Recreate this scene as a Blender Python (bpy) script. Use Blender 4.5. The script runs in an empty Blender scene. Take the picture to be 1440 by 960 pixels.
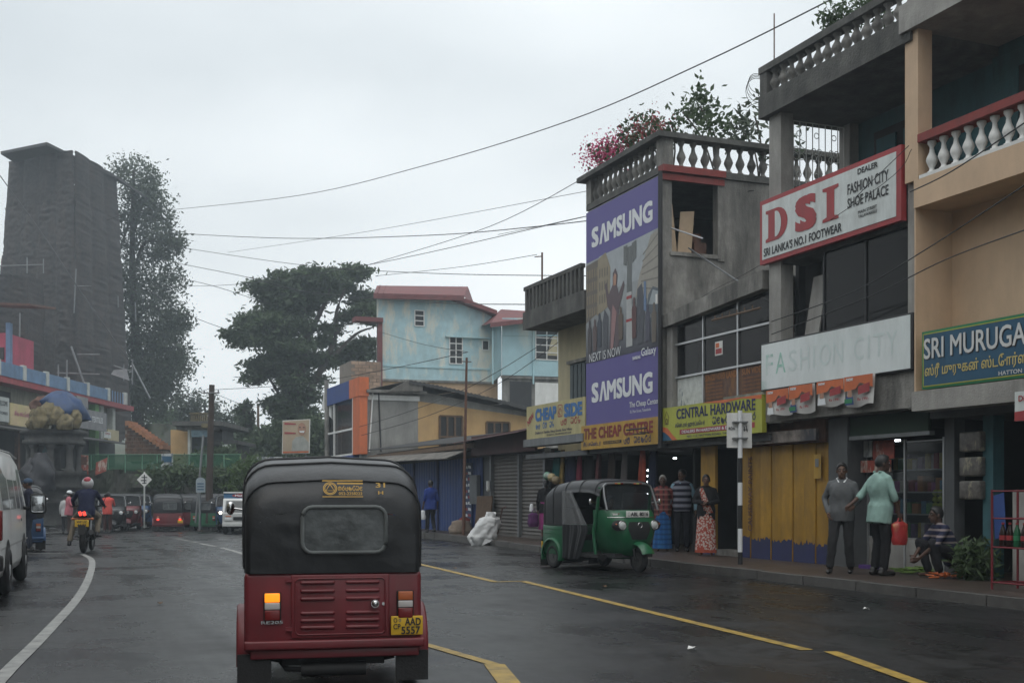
import bpy, bmesh, math, random
import numpy as np
from mathutils import Vector, Matrix, noise
R = math.radians
random.seed(7); rng = np.random.default_rng(7)
SC = bpy.context.scene
COL = SC.collection
# ------------------------------------------------------------ camera
FPX, HORY, CAMH, YAW = 1650.0, 697.0, 1.3, math.atan(0.4)
cam = bpy.data.cameras.new('camera'); camo = bpy.data.objects.new('camera', cam); COL.objects.link(camo)
camo.location = (0, 0, CAMH); camo.rotation_euler = (R(90), 0, -YAW)
cam.sensor_width = 36; cam.lens = 36 * FPX / 1440; cam.shift_y = (HORY - 480) / 1440
cam.clip_start = 0.1; cam.clip_end = 3000
SC.camera = camo
# ------------------------------------------------------------ sky, sun, exposure
SC.view_settings.view_transform = 'Standard'; SC.view_settings.look = 'None'
SC.view_settings.gamma = 1; SC.view_settings.use_curve_mapping = False
SC.view_settings.exposure = 0.0
SUN_EL, SUN_AZ = R(58), R(-150)
w = bpy.data.worlds.new('World'); SC.world = w; w.use_nodes = True
nt = w.node_tree; nt.nodes.clear()
def N(t, typ, **kw):
    n = t.nodes.new(typ)
    for k, v in kw.items(): setattr(n, k, v)
    return n
out = N(nt, 'ShaderNodeOutputWorld'); bg = N(nt, 'ShaderNodeBackground')
sky = N(nt, 'ShaderNodeTexSky'); sky.sky_type = 'NISHITA'; sky.sun_disc = False
sky.sun_elevation = SUN_EL; sky.sun_rotation = SUN_AZ; sky.dust_density = 4; sky.air_density = 1.5
skm = N(nt, 'ShaderNodeVectorMath', operation='SCALE'); skm.inputs['Scale'].default_value = 0.1
tc = N(nt, 'ShaderNodeTexCoord')
mp = N(nt, 'ShaderNodeMapping'); mp.inputs['Scale'].default_value = (1, 1, 2.6); mp.inputs['Location'].default_value = (7.3, 2.2, 1.4)
n1 = N(nt, 'ShaderNodeTexNoise'); n1.inputs['Scale'].default_value = 1.15; n1.inputs['Detail'].default_value = 6; n1.inputs['Roughness'].default_value = 0.42
cr = N(nt, 'ShaderNodeValToRGB')
cr.color_ramp.elements[0].position = 0.34; cr.color_ramp.elements[0].color = (0.68, 0.74, 0.775, 1)
cr.color_ramp.elements[1].position = 0.66; cr.color_ramp.elements[1].color = (1.30, 1.34, 1.35, 1)
mx = N(nt, 'ShaderNodeMix', data_type='RGBA'); mx.inputs[0].default_value = 0.94
sep = N(nt, 'ShaderNodeSeparateXYZ')
mr = N(nt, 'ShaderNodeMapRange'); mr.inputs[1].default_value = 0.0; mr.inputs[2].default_value = 1.0; mr.inputs[3].default_value = 0.95; mr.inputs[4].default_value = 1.30
L = nt.links.new
L(tc.outputs['Generated'], mp.inputs['Vector']); L(mp.outputs[0], n1.inputs['Vector']); L(n1.outputs['Fac'], cr.inputs[0])
L(sky.outputs[0], skm.inputs[0]); L(skm.outputs[0], mx.inputs[6]); L(cr.outputs[0], mx.inputs[7])
L(tc.outputs['Generated'], sep.inputs[0]); L(sep.outputs['Z'], mr.inputs[0])
L(mx.outputs[2], bg.inputs[0]); L(mr.outputs[0], bg.inputs[1]); L(bg.outputs[0], out.inputs[0])
sun = bpy.data.lights.new('sun', 'SUN'); sun.energy = 0.5; sun.angle = R(40); sun.color = (1, 0.96, 0.9)
suno = bpy.data.objects.new('sun', sun); COL.objects.link(suno)
sd = Vector((math.sin(SUN_AZ) * math.cos(SUN_EL), math.cos(SUN_AZ) * math.cos(SUN_EL), math.sin(SUN_EL)))
suno.rotation_euler = sd.to_track_quat('Z', 'Y').to_euler(); suno.location = (0, 0, 60)
# ------------------------------------------------------------ measuring helpers (metres on real planes)
cY, sY = math.cos(YAW), math.sin(YAW)
def ray(px): a = (px - 720) / FPX; return a * cY + sY, cY - a * sY
def onX(px, py, X): r = ray(px); D = X / r[0]; return D * r[1], CAMH - (py - HORY) / FPX * D
def onY(px, py, Y): r = ray(px); D = Y / r[1]; return D * r[0], CAMH - (py - HORY) / FPX * D
def gr(px, py, z=0): D = (CAMH - z) * FPX / (py - HORY); r = ray(px); return D * r[0], D * r[1], z
def dep(px, py, D): r = ray(px); return D * r[0], D * r[1], CAMH - (py - HORY) / FPX * D
# ------------------------------------------------------------ materials
MATS = {}
def mat(name, col, rough=0.7, var=0.18, scale=2.5, bump=0.0, bscale=40, metal=0.0, dirt=0.0, dcol=(0.03, 0.03, 0.028),
        spec=0.5, emit=0.0, alpha=1.0, streak=True, coat=0.0, rnd=0.0, col2=None, thr=(0.45, 0.6), dscale=1.9):
    if name in MATS: return MATS[name]
    m = bpy.data.materials.new(name); m.use_nodes = True; t = m.node_tree; b = t.nodes['Principled BSDF']; l = t.links.new
    g = N(t, 'ShaderNodeNewGeometry')
    no = N(t, 'ShaderNodeTexNoise'); no.inputs['Scale'].default_value = scale; no.inputs['Detail'].default_value = 6; no.inputs['Roughness'].default_value = 0.62
    l(g.outputs['Position'], no.inputs['Vector'])
    r = N(t, 'ShaderNodeValToRGB'); r.color_ramp.elements[0].position = 0.3; r.color_ramp.elements[1].position = 0.7
    lo = [max(0, c * (1 - var)) for c in col]; hi = [min(1, c * (1 + var)) for c in col]
    r.color_ramp.elements[0].color = (*lo, 1); r.color_ramp.elements[1].color = (*hi, 1)
    l(no.outputs['Fac'], r.inputs[0]); cur = r.outputs[0]
    def mixc(fac, a, bcol, amount=1.0, isocket=False):
        x = N(t, 'ShaderNodeMix', data_type='RGBA'); 
        if amount != 1.0:
            mu = N(t, 'ShaderNodeMath', operation='MULTIPLY'); l(fac, mu.inputs[0]); mu.inputs[1].default_value = amount; fac = mu.outputs[0]
        l(fac, x.inputs[0]); l(a, x.inputs[6]); x.inputs[7].default_value = (*bcol, 1); return x.outputs[2]
    if col2 is not None:
        n2 = N(t, 'ShaderNodeTexNoise'); n2.inputs['Scale'].default_value = scale * 0.35; n2.inputs['Detail'].default_value = 8; n2.inputs['Roughness'].default_value = 0.7
        mpp = N(t, 'ShaderNodeMapping'); mpp.inputs['Scale'].default_value = (1, 1, 0.35); l(g.outputs['Position'], mpp.inputs[0]); l(mpp.outputs[0], n2.inputs['Vector'])
        rr = N(t, 'ShaderNodeMapRange'); rr.inputs[1].default_value = thr[0]; rr.inputs[2].default_value = thr[1]; l(n2.outputs['Fac'], rr.inputs[0])
        cur = mixc(rr.outputs[0], cur, col2)
    if dirt > 0:
        n3 = N(t, 'ShaderNodeTexNoise'); n3.inputs['Scale'].default_value = dscale; n3.inputs['Detail'].default_value = 9; n3.inputs['Roughness'].default_value = 0.72
        mp3 = N(t, 'ShaderNodeMapping'); mp3.inputs['Scale'].default_value = (1.3, 1.3, 0.28) if streak else (1, 1, 1); l(g.outputs['Position'], mp3.inputs[0]); l(mp3.outputs[0], n3.inputs['Vector'])
        r3 = N(t, 'ShaderNodeMapRange'); r3.inputs[1].default_value = 0.42; r3.inputs[2].default_value = 0.72; l(n3.outputs['Fac'], r3.inputs[0])
        cur = mixc(r3.outputs[0], cur, dcol, dirt)
    if rnd > 0:
        oi = N(t, 'ShaderNodeObjectInfo'); h = N(t, 'ShaderNodeHueSaturation')
        mrr = N(t, 'ShaderNodeMapRange'); mrr.inputs[3].default_value = 1 - rnd; mrr.inputs[4].default_value = 1 + rnd; l(oi.outputs['Random'], mrr.inputs[0])
        l(mrr.outputs[0], h.inputs['Value']); l(cur, h.inputs['Color']); cur = h.outputs[0]
    l(cur, b.inputs['Base Color'])
    b.inputs['Metallic'].default_value = metal; b.inputs['Specular IOR Level'].default_value = spec; b.inputs['Coat Weight'].default_value = coat
    rm = N(t, 'ShaderNodeMapRange'); rm.inputs[3].default_value = max(0.02, rough - 0.12); rm.inputs[4].default_value = min(1, rough + 0.12); l(no.outputs['Fac'], rm.inputs[0]); l(rm.outputs[0], b.inputs['Roughness'])
    if bump > 0:
        nb = N(t, 'ShaderNodeTexNoise'); nb.inputs['Scale'].default_value = bscale; nb.inputs['Detail'].default_value = 5; l(g.outputs['Position'], nb.inputs['Vector'])
        bp = N(t, 'ShaderNodeBump'); bp.inputs['Strength'].default_value = bump; bp.inputs['Distance'].default_value = 0.02; l(nb.outputs['Fac'], bp.inputs['Height']); l(bp.outputs[0], b.inputs['Normal'])
    if emit > 0:
        b.inputs['Emission Color'].default_value = (*col, 1); b.inputs['Emission Strength'].default_value = emit
    if alpha < 1: b.inputs['Alpha'].default_value = alpha
    MATS[name] = m; return m
def glass(name, col=(0.02, 0.025, 0.03), rough=0.06, alpha=0.75, spec=0.5):
    if name in MATS: return MATS[name]
    m = bpy.data.materials.new(name); m.use_nodes = True; b = m.node_tree.nodes['Principled BSDF']
    b.inputs['Base Color'].default_value = (*col, 1); b.inputs['Roughness'].default_value = rough; b.inputs['Alpha'].default_value = alpha
    b.inputs['Specular IOR Level'].default_value = spec
    MATS[name] = m; return m
def pattern(name, fn):
    """material whose base colour is built by fn(tree, links, object_coords) -> colour socket"""
    if name in MATS: return MATS[name]
    m = bpy.data.materials.new(name); m.use_nodes = True; t = m.node_tree; b = t.nodes['Principled BSDF']; b.inputs['Roughness'].default_value = 0.85
    tcc = N(t, 'ShaderNodeTexCoord'); b.inputs['Specular IOR Level'].default_value = 0.2
    t.links.new(fn(t, t.links.new, tcc.outputs['Object']), b.inputs['Base Color']); MATS[name] = m; return m
def stripes_of(axis, freq, duty, phase=0.0):
    def f(t, l, co):
        s = N(t, 'ShaderNodeSeparateXYZ'); l(co, s.inputs[0])
        a = N(t, 'ShaderNodeMath', operation='MULTIPLY_ADD'); l(s.outputs[axis], a.inputs[0]); a.inputs[1].default_value = freq; a.inputs[2].default_value = phase + 50
        fr = N(t, 'ShaderNodeMath', operation='FRACT'); l(a.outputs[0], fr.inputs[0])
        g = N(t, 'ShaderNodeMath', operation='GREATER_THAN'); l(fr.outputs[0], g.inputs[0]); g.inputs[1].default_value = duty
        return g.outputs[0]
    return f
def mixcol(t, l, fac, a, b):
    x = N(t, 'ShaderNodeMix', data_type='RGBA'); l(fac, x.inputs[0])
    for i, v in ((6, a), (7, b)):
        if isinstance(v, tuple): x.inputs[i].default_value = (*v, 1)
        else: l(v, x.inputs[i])
    return x.outputs[2]
# ------------------------------------------------------------ geometry builder
TMP = bpy.data.scenes.new('workshop')                # empty helper scene: evaluates one object at a time
def bake(o):
    TMP.collection.objects.link(o)
    with bpy.context.temp_override(scene=TMP, view_layer=TMP.view_layers[0]): dg = bpy.context.evaluated_depsgraph_get(); dg.update()
    me = bpy.data.meshes.new_from_object(o.evaluated_get(dg), depsgraph=dg); TMP.collection.objects.unlink(o); return me
class G:
    def __init__(s): s.v = []; s.f = []; s.sm = []; s.mi = []; s.cm = 0
    def add(s, vs, fs, smooth=False):
        o = len(s.v); s.v += [tuple(p) for p in vs]; s.f += [tuple(i + o for i in q) for q in fs]; s.sm += [smooth] * len(fs); s.mi += [s.cm] * len(fs); return s
    def box(s, x0, y0, z0, x1, y1, z1):
        if x0 > x1: x0, x1 = x1, x0
        if y0 > y1: y0, y1 = y1, y0
        if z0 > z1: z0, z1 = z1, z0
        v = [(x, y, z) for z in (z0, z1) for y in (y0, y1) for x in (x0, x1)]
        return s.add(v, [(0, 2, 3, 1), (4, 5, 7, 6), (0, 1, 5, 4), (2, 6, 7, 3), (0, 4, 6, 2), (1, 3, 7, 5)])
    def cbox(s, x0, y0, z0, x1, y1, z1, c=0.01):     # box with chamfered edges
        bm = bmesh.new(); bmesh.ops.create_cube(bm, size=1)
        for v in bm.verts: v.co = Vector(((x0 + x1) / 2 + v.co.x * abs(x1 - x0), (y0 + y1) / 2 + v.co.y * abs(y1 - y0), (z0 + z1) / 2 + v.co.z * abs(z1 - z0)))
        bmesh.ops.bevel(bm, geom=bm.edges[:], offset=c, segments=2, affect='EDGES', profile=0.6)
        bm.verts.index_update(); s.add([v.co[:] for v in bm.verts], [[v.index for v in f.verts] for f in bm.faces], True); bm.free(); return s
    def obox(s, c, size, rot):                      # oriented box, rot = Matrix 3x3 or euler tuple
        if not isinstance(rot, Matrix):
            from mathutils import Euler
            rot = Euler(rot).to_matrix()
        hx, hy, hz = [q / 2 for q in size]; c = Vector(c)
        v = [tuple(c + rot @ Vector((x, y, z))) for z in (-hz, hz) for y in (-hy, hy) for x in (-hx, hx)]
        return s.add(v, [(0, 2, 3, 1), (4, 5, 7, 6), (0, 1, 5, 4), (2, 6, 7, 3), (0, 4, 6, 2), (1, 3, 7, 5)])
    def prism(s, poly, d, o=(0, 0, 0)):             # poly: list of 3D points, d: extrusion vector
        n = len(poly); d = Vector(d); o = Vector(o)
        a = [tuple(Vector(p) + o) for p in poly]; b = [tuple(Vector(p) + o + d) for p in poly]
        fs = [tuple(range(n))[::-1], tuple(range(n, 2 * n))] + [(i, (i + 1) % n, n + (i + 1) % n, n + i) for i in range(n)]
        return s.add(a + b, fs)
    def loft(s, secs, close=True, caps=True, smooth=True):
        n = len(secs[0]); v = [p for q in secs for p in q]; f = []
        m = n if close else n - 1
        for i in range(len(secs) - 1):
            for j in range(m): k = (j + 1) % n; f.append((i * n + j, i * n + k, (i + 1) * n + k, (i + 1) * n + j))
        s.add(v, f, smooth)
        if caps and close: s.add(list(secs[0]), [tuple(range(n))[::-1]]); s.add(list(secs[-1]), [tuple(range(n))])
        return s
    def tube(s, pts, r, n=6, caps=True, rs=None):
        P = [Vector(p) for p in pts]; secs = []
        ref = Vector((0, 0, 1))
        for i, p in enumerate(P):
            t = (P[min(i + 1, len(P) - 1)] - P[max(i - 1, 0)]).normalized()
            rf = ref if abs(t.dot(ref)) < 0.95 else Vector((1, 0, 0))
            a = t.cross(rf).normalized(); b = a.cross(t)
            rr = rs[i] if rs else r
            secs.append([tuple(p + (a * math.cos(q) + b * math.sin(q)) * rr) for q in [2 * math.pi * k / n for k in range(n)]])
        return s.loft(secs, True, caps)
    def cyl(s, p0, p1, r0, r1=None, n=12): return s.tube([p0, p1], r0, n, True, [r0, r0 if r1 is None else r1])
    def capsule(s, p0, p1, r0, r1, n=10):
        P0, P1 = Vector(p0), Vector(p1); t = (P1 - P0); 
        if t.length < 1e-6: t = Vector((0, 0, 1e-3)); P1 = P0 + t
        u = t.normalized(); pts = []; rs = []
        for a in (85, 55, 25): pts.append(P0 - u * r0 * math.sin(R(a))); rs.append(r0 * math.cos(R(a)))
        pts += [P0, P1]; rs += [r0, r1]
        for a in (25, 55, 85): pts.append(P1 + u * r1 * math.sin(R(a))); rs.append(r1 * math.cos(R(a)))
        return s.tube(pts, 0, n, True, rs)
    def ell(s, c, r, nu=14, nv=9, rot=None):
        secs = []; M = rot or Matrix.Identity(3)
        for i in range(nv + 1):
            a = -math.pi / 2 + math.pi * min(max(i, 0.04), nv - 0.04) / nv
            secs.append([tuple(Vector(c) + M @ Vector((r[0] * math.cos(a) * math.cos(q), r[1] * math.cos(a) * math.sin(q), r[2] * math.sin(a)))) for q in [2 * math.pi * k / nu for k in range(nu)]])
        return s.loft(secs)
    def lathe(s, prof, c=(0, 0, 0), n=12):
        return s.loft([[(c[0] + r * math.cos(q), c[1] + r * math.sin(q), c[2] + z) for q in [2 * math.pi * k / n for k in range(n)]] for r, z in prof])
    def ring(s, c, Rr, r, axis='x', n=20, m=8):     # torus
        secs = []
        for i in range(n + 1):
            a = 2 * math.pi * i / n; e = []
            for k in range(m):
                q = 2 * math.pi * k / m; rad = Rr + r * math.cos(q); h = r * math.sin(q)
                p = {'x': (h, rad * math.cos(a), rad * math.sin(a)), 'y': (rad * math.cos(a), h, rad * math.sin(a)), 'z': (rad * math.cos(a), rad * math.sin(a), h)}[axis]
                e.append((c[0] + p[0], c[1] + p[1], c[2] + p[2]))
            secs.append(e)
        return s.loft(secs, True, False)
    def mesh(s, name, mats, shift=(0, 0, 0)):
        me = bpy.data.meshes.new(name)
        me.from_pydata([(p[0] - shift[0], p[1] - shift[1], p[2] - shift[2]) for p in s.v], [], s.f)
        for m in (mats if isinstance(mats, (list, tuple)) else [mats]): me.materials.append(m)
        me.polygons.foreach_set('use_smooth', s.sm); me.polygons.foreach_set('material_index', s.mi)
        bm = bmesh.new(); bm.from_mesh(me); bmesh.ops.recalc_face_normals(bm, faces=bm.faces[:]); bm.to_mesh(me); bm.free()
        me.update(); return me
    def obj(s, name, mats, parent=None, world=True, label=None, cat=None, group=None, kind=None, loc=None):
        sh = tuple(parent.get('_o', (0, 0, 0))) if (parent and world) else (0, 0, 0)
        me = s.mesh(name, mats, sh)
        o = bpy.data.objects.new(name, me); COL.objects.link(o)
        if parent: o.parent = parent; o['_o'] = sh
        if loc: o.location = loc
        tag(o, label, cat, group, kind); return o
def tag(o, label=None, cat=None, group=None, kind=None):
    for k, v in (('label', label), ('category', cat), ('group', group), ('kind', kind)):
        if v: o[k] = v
    return o
def thing(name, label, cat, loc=(0, 0, 0), rotz=0.0, group=None):
    o = bpy.data.objects.new(name, None); COL.objects.link(o); o.empty_display_size = 0.2
    o.location = loc; o.rotation_euler = (0, 0, rotz); o['_o'] = tuple(loc) if rotz == 0 else (0, 0, 0)
    return tag(o, label, cat, group)
def inst(src, parent, loc, name=None, rotz=0.0, scale=None):
    c = src.copy(); COL.objects.link(c); c.parent = parent; c.location = loc; c.rotation_euler = (0, 0, rotz)
    if scale: c.scale = scale
    return c
def shared(me, name, parent, wloc, rotz=0.0, scale=None):      # piece with shared mesh, at a world place
    o = bpy.data.objects.new(name, me); COL.objects.link(o)
    sh = parent.get('_o', (0, 0, 0)) if parent else (0, 0, 0)
    o.parent = parent; o.location = (wloc[0] - sh[0], wloc[1] - sh[1], wloc[2] - sh[2]); o.rotation_euler = (0, 0, rotz)
    if scale: o.scale = scale
    return o
def copy_tree(o, parent=None):
    c = o.copy(); COL.objects.link(c); c.parent = parent
    for ch in list(o.children): copy_tree(ch, c)
    return c
# ------------------------------------------------------------ lettering
def textgeo(body, bold=0.0, shear=0.0, space=1.0):
    cu = bpy.data.curves.new('lettering', 'FONT'); cu.body = body; cu.offset = min(0.0, bold); cu.shear = shear; cu.space_character = space; cu.resolution_u = 3
    o = bpy.data.objects.new('lettering', cu); me = bake(o)
    v = [tuple(q.co) for q in me.vertices]; f = [tuple(p.vertices) for p in me.polygons]
    bpy.data.objects.remove(o); bpy.data.curves.remove(cu); bpy.data.meshes.remove(me)
    if not v: return [(0, 0, 0)], [], 1, 1
    x0 = min(p[0] for p in v); x1 = max(p[0] for p in v); y0 = min(p[1] for p in v); y1 = max(p[1] for p in v)
    return [((p[0] - x0) / (x1 - x0) - 0.5, (p[1] - y0) / (y1 - y0) - 0.5, 0) for p in v], f, x1 - x0, y1 - y0
class Face:
    """a flat printed/painted face: origin o (lower left), right r, up u, outward normal n; unit coords = metres"""
    def __init__(s, o, r, u, n): s.o, s.r, s.u, s.n = Vector(o), Vector(r), Vector(u), Vector(n)
    def p(s, a, b, h=0.0): return tuple(s.o + s.r * a + s.u * b + s.n * h)
    def text(s, parent, body, ca, cb, wdt, hgt, m, bold=0.0, h=0.006, shear=0.0, rot=0.0, name='lettering', space=1.0):
        v, f, ex, ey = textgeo(body, bold, shear, space); g = G(); co, si = math.cos(rot), math.sin(rot); bx_, by_ = max(0, bold) / ex * wdt, max(0, bold) / ey * hgt
        wdt, hgt = wdt - 2 * bx_, hgt - 2 * by_
        for q, (ox_, oy_) in enumerate(((0, 0), (1, .9), (-1, .9), (1, -.9), (-1, -.9)) if bold > .001 else ((0, 0),)):      # heavier weight: the glyph struck five times
            pts = []
            for x, y, _ in v: X, Y = x * wdt + ox_ * bx_, y * hgt + oy_ * by_; pts.append(s.p(ca + X * co - Y * si, cb + X * si + Y * co, h + .0005 * q))
            g.add(pts, f)
        return g.obj(name, m, parent)
    def poly(s, parent, pts, m, h=0.004, name='printed_shape'):
        g = G(); g.add([s.p(a, b, h) for a, b in pts], [tuple(range(len(pts)))]); return g.obj(name, m, parent)
    def strokes(s, parent, lines, m, wid, h=0.006, name='lettering'):
        g = G()
        for ln in lines:
            P = [Vector(q) for q in ln]
            Lp, Rp = [], []
            for i, q in enumerate(P):
                t = P[min(i + 1, len(P) - 1)] - P[max(i - 1, 0)]
                nn = Vector((-t.y, t.x)).normalized() * wid / 2
                Lp.append(s.p(q.x + nn.x, q.y + nn.y, h)); Rp.append(s.p(q.x - nn.x, q.y - nn.y, h))
            k = len(P); g.add(Lp + Rp, [(i, i + 1, k + i + 1, k + i) for i in range(k - 1)])
        return g.obj(name, m, parent)
def arc(cx, cy, rx, ry, a0, a1, n=9): return [(cx + rx * math.cos(R(a0 + (a1 - a0) * i / n)), cy + ry * math.sin(R(a0 + (a1 - a0) * i / n))) for i in range(n + 1)]
# stroke shapes of the rounded Sinhala letters (unit cell 1x1)
SIN = {
 'va': [arc(.5, .42, .42, .42, 150, 400) + [(.62, .55), (.5, .4), (.62, .32)]],
 'sa': [arc(.28, .35, .25, .32, 170, 370) + arc(.68, .45, .27, .4, 200, 460, 8), arc(.3, .75, .18, .15, 0, 200)],
 'pa': [[(.1, .85), (.1, .4)] + arc(.45, .35, .35, .32, 180, 360) + [(.8, .9)], arc(.45, .7, .15, .15, 180, 500)],
 'na': [arc(.5, .42, .4, .4, 120, 330) + [(.95, .5)], arc(.45, .4, .16, .18, 0, 360)],
 'ka': [arc(.3, .4, .26, .34, 60, 380) + arc(.74, .4, .22, .34, 180, -90), [(.5, .1), (.5, .85)]],
 'ra': [arc(.5, .35, .32, .32, 100, 440) + [(.75, .95)]],
 'ta': [arc(.5, .4, .4, .4, 60, 300) + [(.8, .2), (.9, .5)], arc(.6, .78, .22, .16, 180, 0)],
 'da': [arc(.45, .6, .36, .3, 90, 330) + [(.85, .4), (.7, .05), (.3, .0)]],
 'e': [arc(.5, .4, .38, .38, 30, 330), [(.2, .45), (.75, .45)]],
 'i': [arc(.5, .95, .3, .2, 0, 180)],
 'k2': [[(.2, .1), (.2, .9), (.8, .9)], arc(.5, .4, .28, .3, -90, 200)]}
def sinhala(face, parent, seq, a0, b0, wdt, hgt, m, sw=0.16, h=0.006):
    n = len(seq); cw = wdt / n; ln = []
    for i, ch in enumerate(seq):
        if ch == ' ': continue
        for st in SIN[ch]: ln.append([(a0 + (i + .05 + q[0] * .9) * cw, b0 + q[1] * hgt) for q in st])
    return face.strokes(parent, ln, m, sw * min(cw, hgt), h)
def fX(X, y_far, z0): return Face((X, y_far, z0), (0, -1, 0), (0, 0, 1), (-1, 0, 0))    # face towards the street
# ============================================================ materials in use
M = {}
M['cream'] = mat('cream_paint', (0.60, 0.43, 0.29), 0.8, 0.10, 1.6, 0.15, 60, dirt=0.22, dcol=(0.2, 0.15, 0.11))
M['conc'] = mat('weathered_concrete', (0.27, 0.26, 0.24), 0.9, 0.35, 2.6, 0.5, 30, col2=(.14, .135, .125), thr=(.42, .66), dirt=0.85, dcol=(0.035, 0.034, 0.032))
M['concd'] = mat('blackened_concrete', (0.10, 0.098, 0.092), 0.92, 0.4, 2.5, 0.6, 25, dirt=0.7, dcol=(0.025, 0.027, 0.024))
M['concl'] = mat('pale_concrete', (0.33, 0.32, 0.30), 0.88, 0.2, 2.0, 0.35, 35, dirt=0.55, dcol=(0.10, 0.095, 0.085))
M['white'] = mat('white_paint', (0.72, 0.72, 0.70), 0.6, 0.08, 3, 0.1, 50, dirt=0.3, dcol=(0.3, 0.29, 0.26))
M['signw'] = mat('sign_white', (0.62, 0.66, 0.65), 0.5, 0.07, 3, dirt=0.55, dcol=(0.30, 0.30, 0.28), dscale=3)
M['red'] = mat('red_oxide', (0.22, 0.035, 0.03), 0.7, 0.2, 4, 0.2, dirt=0.3)
M['signred'] = mat('sign_red', (0.34, 0.035, 0.04), 0.55, 0.15, 4, dirt=.4, dcol=(.16, .04, .04), dscale=3)
M['black'] = mat('black_paint', (0.02, 0.02, 0.022), 0.6, 0.2, 4)
M['teal'] = mat('teal_paint', (0.045, 0.13, 0.15), 0.8, 0.2, 2, 0.2, dirt=0.5)
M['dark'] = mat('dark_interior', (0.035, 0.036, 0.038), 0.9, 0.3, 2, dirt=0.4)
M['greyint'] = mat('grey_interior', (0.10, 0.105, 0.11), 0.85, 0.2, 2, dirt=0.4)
M['metal'] = mat('grey_metal', (0.22, 0.23, 0.235), 0.5, 0.15, 4, metal=0.6, dirt=0.4)
M['alu'] = mat('aluminium', (0.48, 0.49, 0.50), 0.4, 0.1, 4, metal=0.7)
M['rust'] = mat('rusty_metal', (0.13, 0.065, 0.045), 0.85, 0.35, 6, 0.4, 40, dirt=0.4)
M['maroon'] = mat('maroon_sheet', (0.075, 0.035, 0.035), 0.8, 0.3, 4, 0.2, dirt=0.4)
M['wood'] = mat('old_wood', (0.12, 0.075, 0.045), 0.85, 0.3, 8, 0.4, 50)
M['purple'] = mat('banner_purple', (0.105, 0.088, 0.285), 0.6, 0.05, 2, dirt=0.10, dcol=(0.2, 0.2, 0.35))
M['letw'] = mat('lettering_white', (0.72, 0.74, 0.76), 0.6, 0.04)
M['yellow'] = mat('yellow_paint', (0.40, 0.22, 0.022), 0.65, 0.18, 3, 0.2, dirt=0.6, dcol=(0.13, 0.07, 0.02), dscale=3, rnd=.14)
M['signyel'] = mat('sign_yellow', (0.46, 0.27, 0.03), 0.5, 0.12, 3, dirt=0.5, dcol=(0.17, 0.11, 0.035), dscale=3)
M['signlime'] = mat('sign_lime', (0.40, 0.42, 0.05), 0.5, 0.08, 3, dirt=0.4, dcol=(0.18, 0.19, 0.05), dscale=3)
M['signcream'] = mat('sign_cream', (0.46, 0.41, 0.20), 0.55, 0.1, 3, dirt=0.5, dcol=(0.22, 0.19, 0.11), dscale=3)
M['bluepaint'] = mat('blue_paint', (0.03, 0.07, 0.24), 0.6, 0.2, 3, 0.1, dirt=0.35)
M['navy'] = mat('navy_paint', (0.02, 0.025, 0.09), 0.6, 0.2, 3)
M['signblue'] = mat('sign_blue', (0.015, 0.085, 0.16), 0.5, 0.08, 3, dirt=0.2)
M['orange'] = mat('orange_paint', (0.60, 0.15, 0.05), 0.6, 0.1, 3, dirt=0.25)
M['green'] = mat('green_paint', (0.02, 0.2, 0.08), 0.5, 0.1, 3)
M['glassd'] = glass('dark_glass', (0.010, 0.011, 0.012), 0.05, 0.55, 0.2)
M['glass'] = glass('clear_glass', (0.03, 0.035, 0.04), 0.05, 0.35)
M['mortar'] = mat('grey_plaster', (0.27, 0.265, 0.25), 0.9, 0.2, 1.2, 0.4, 25, dirt=0.55, dcol=(0.10, 0.10, 0.09))
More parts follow.
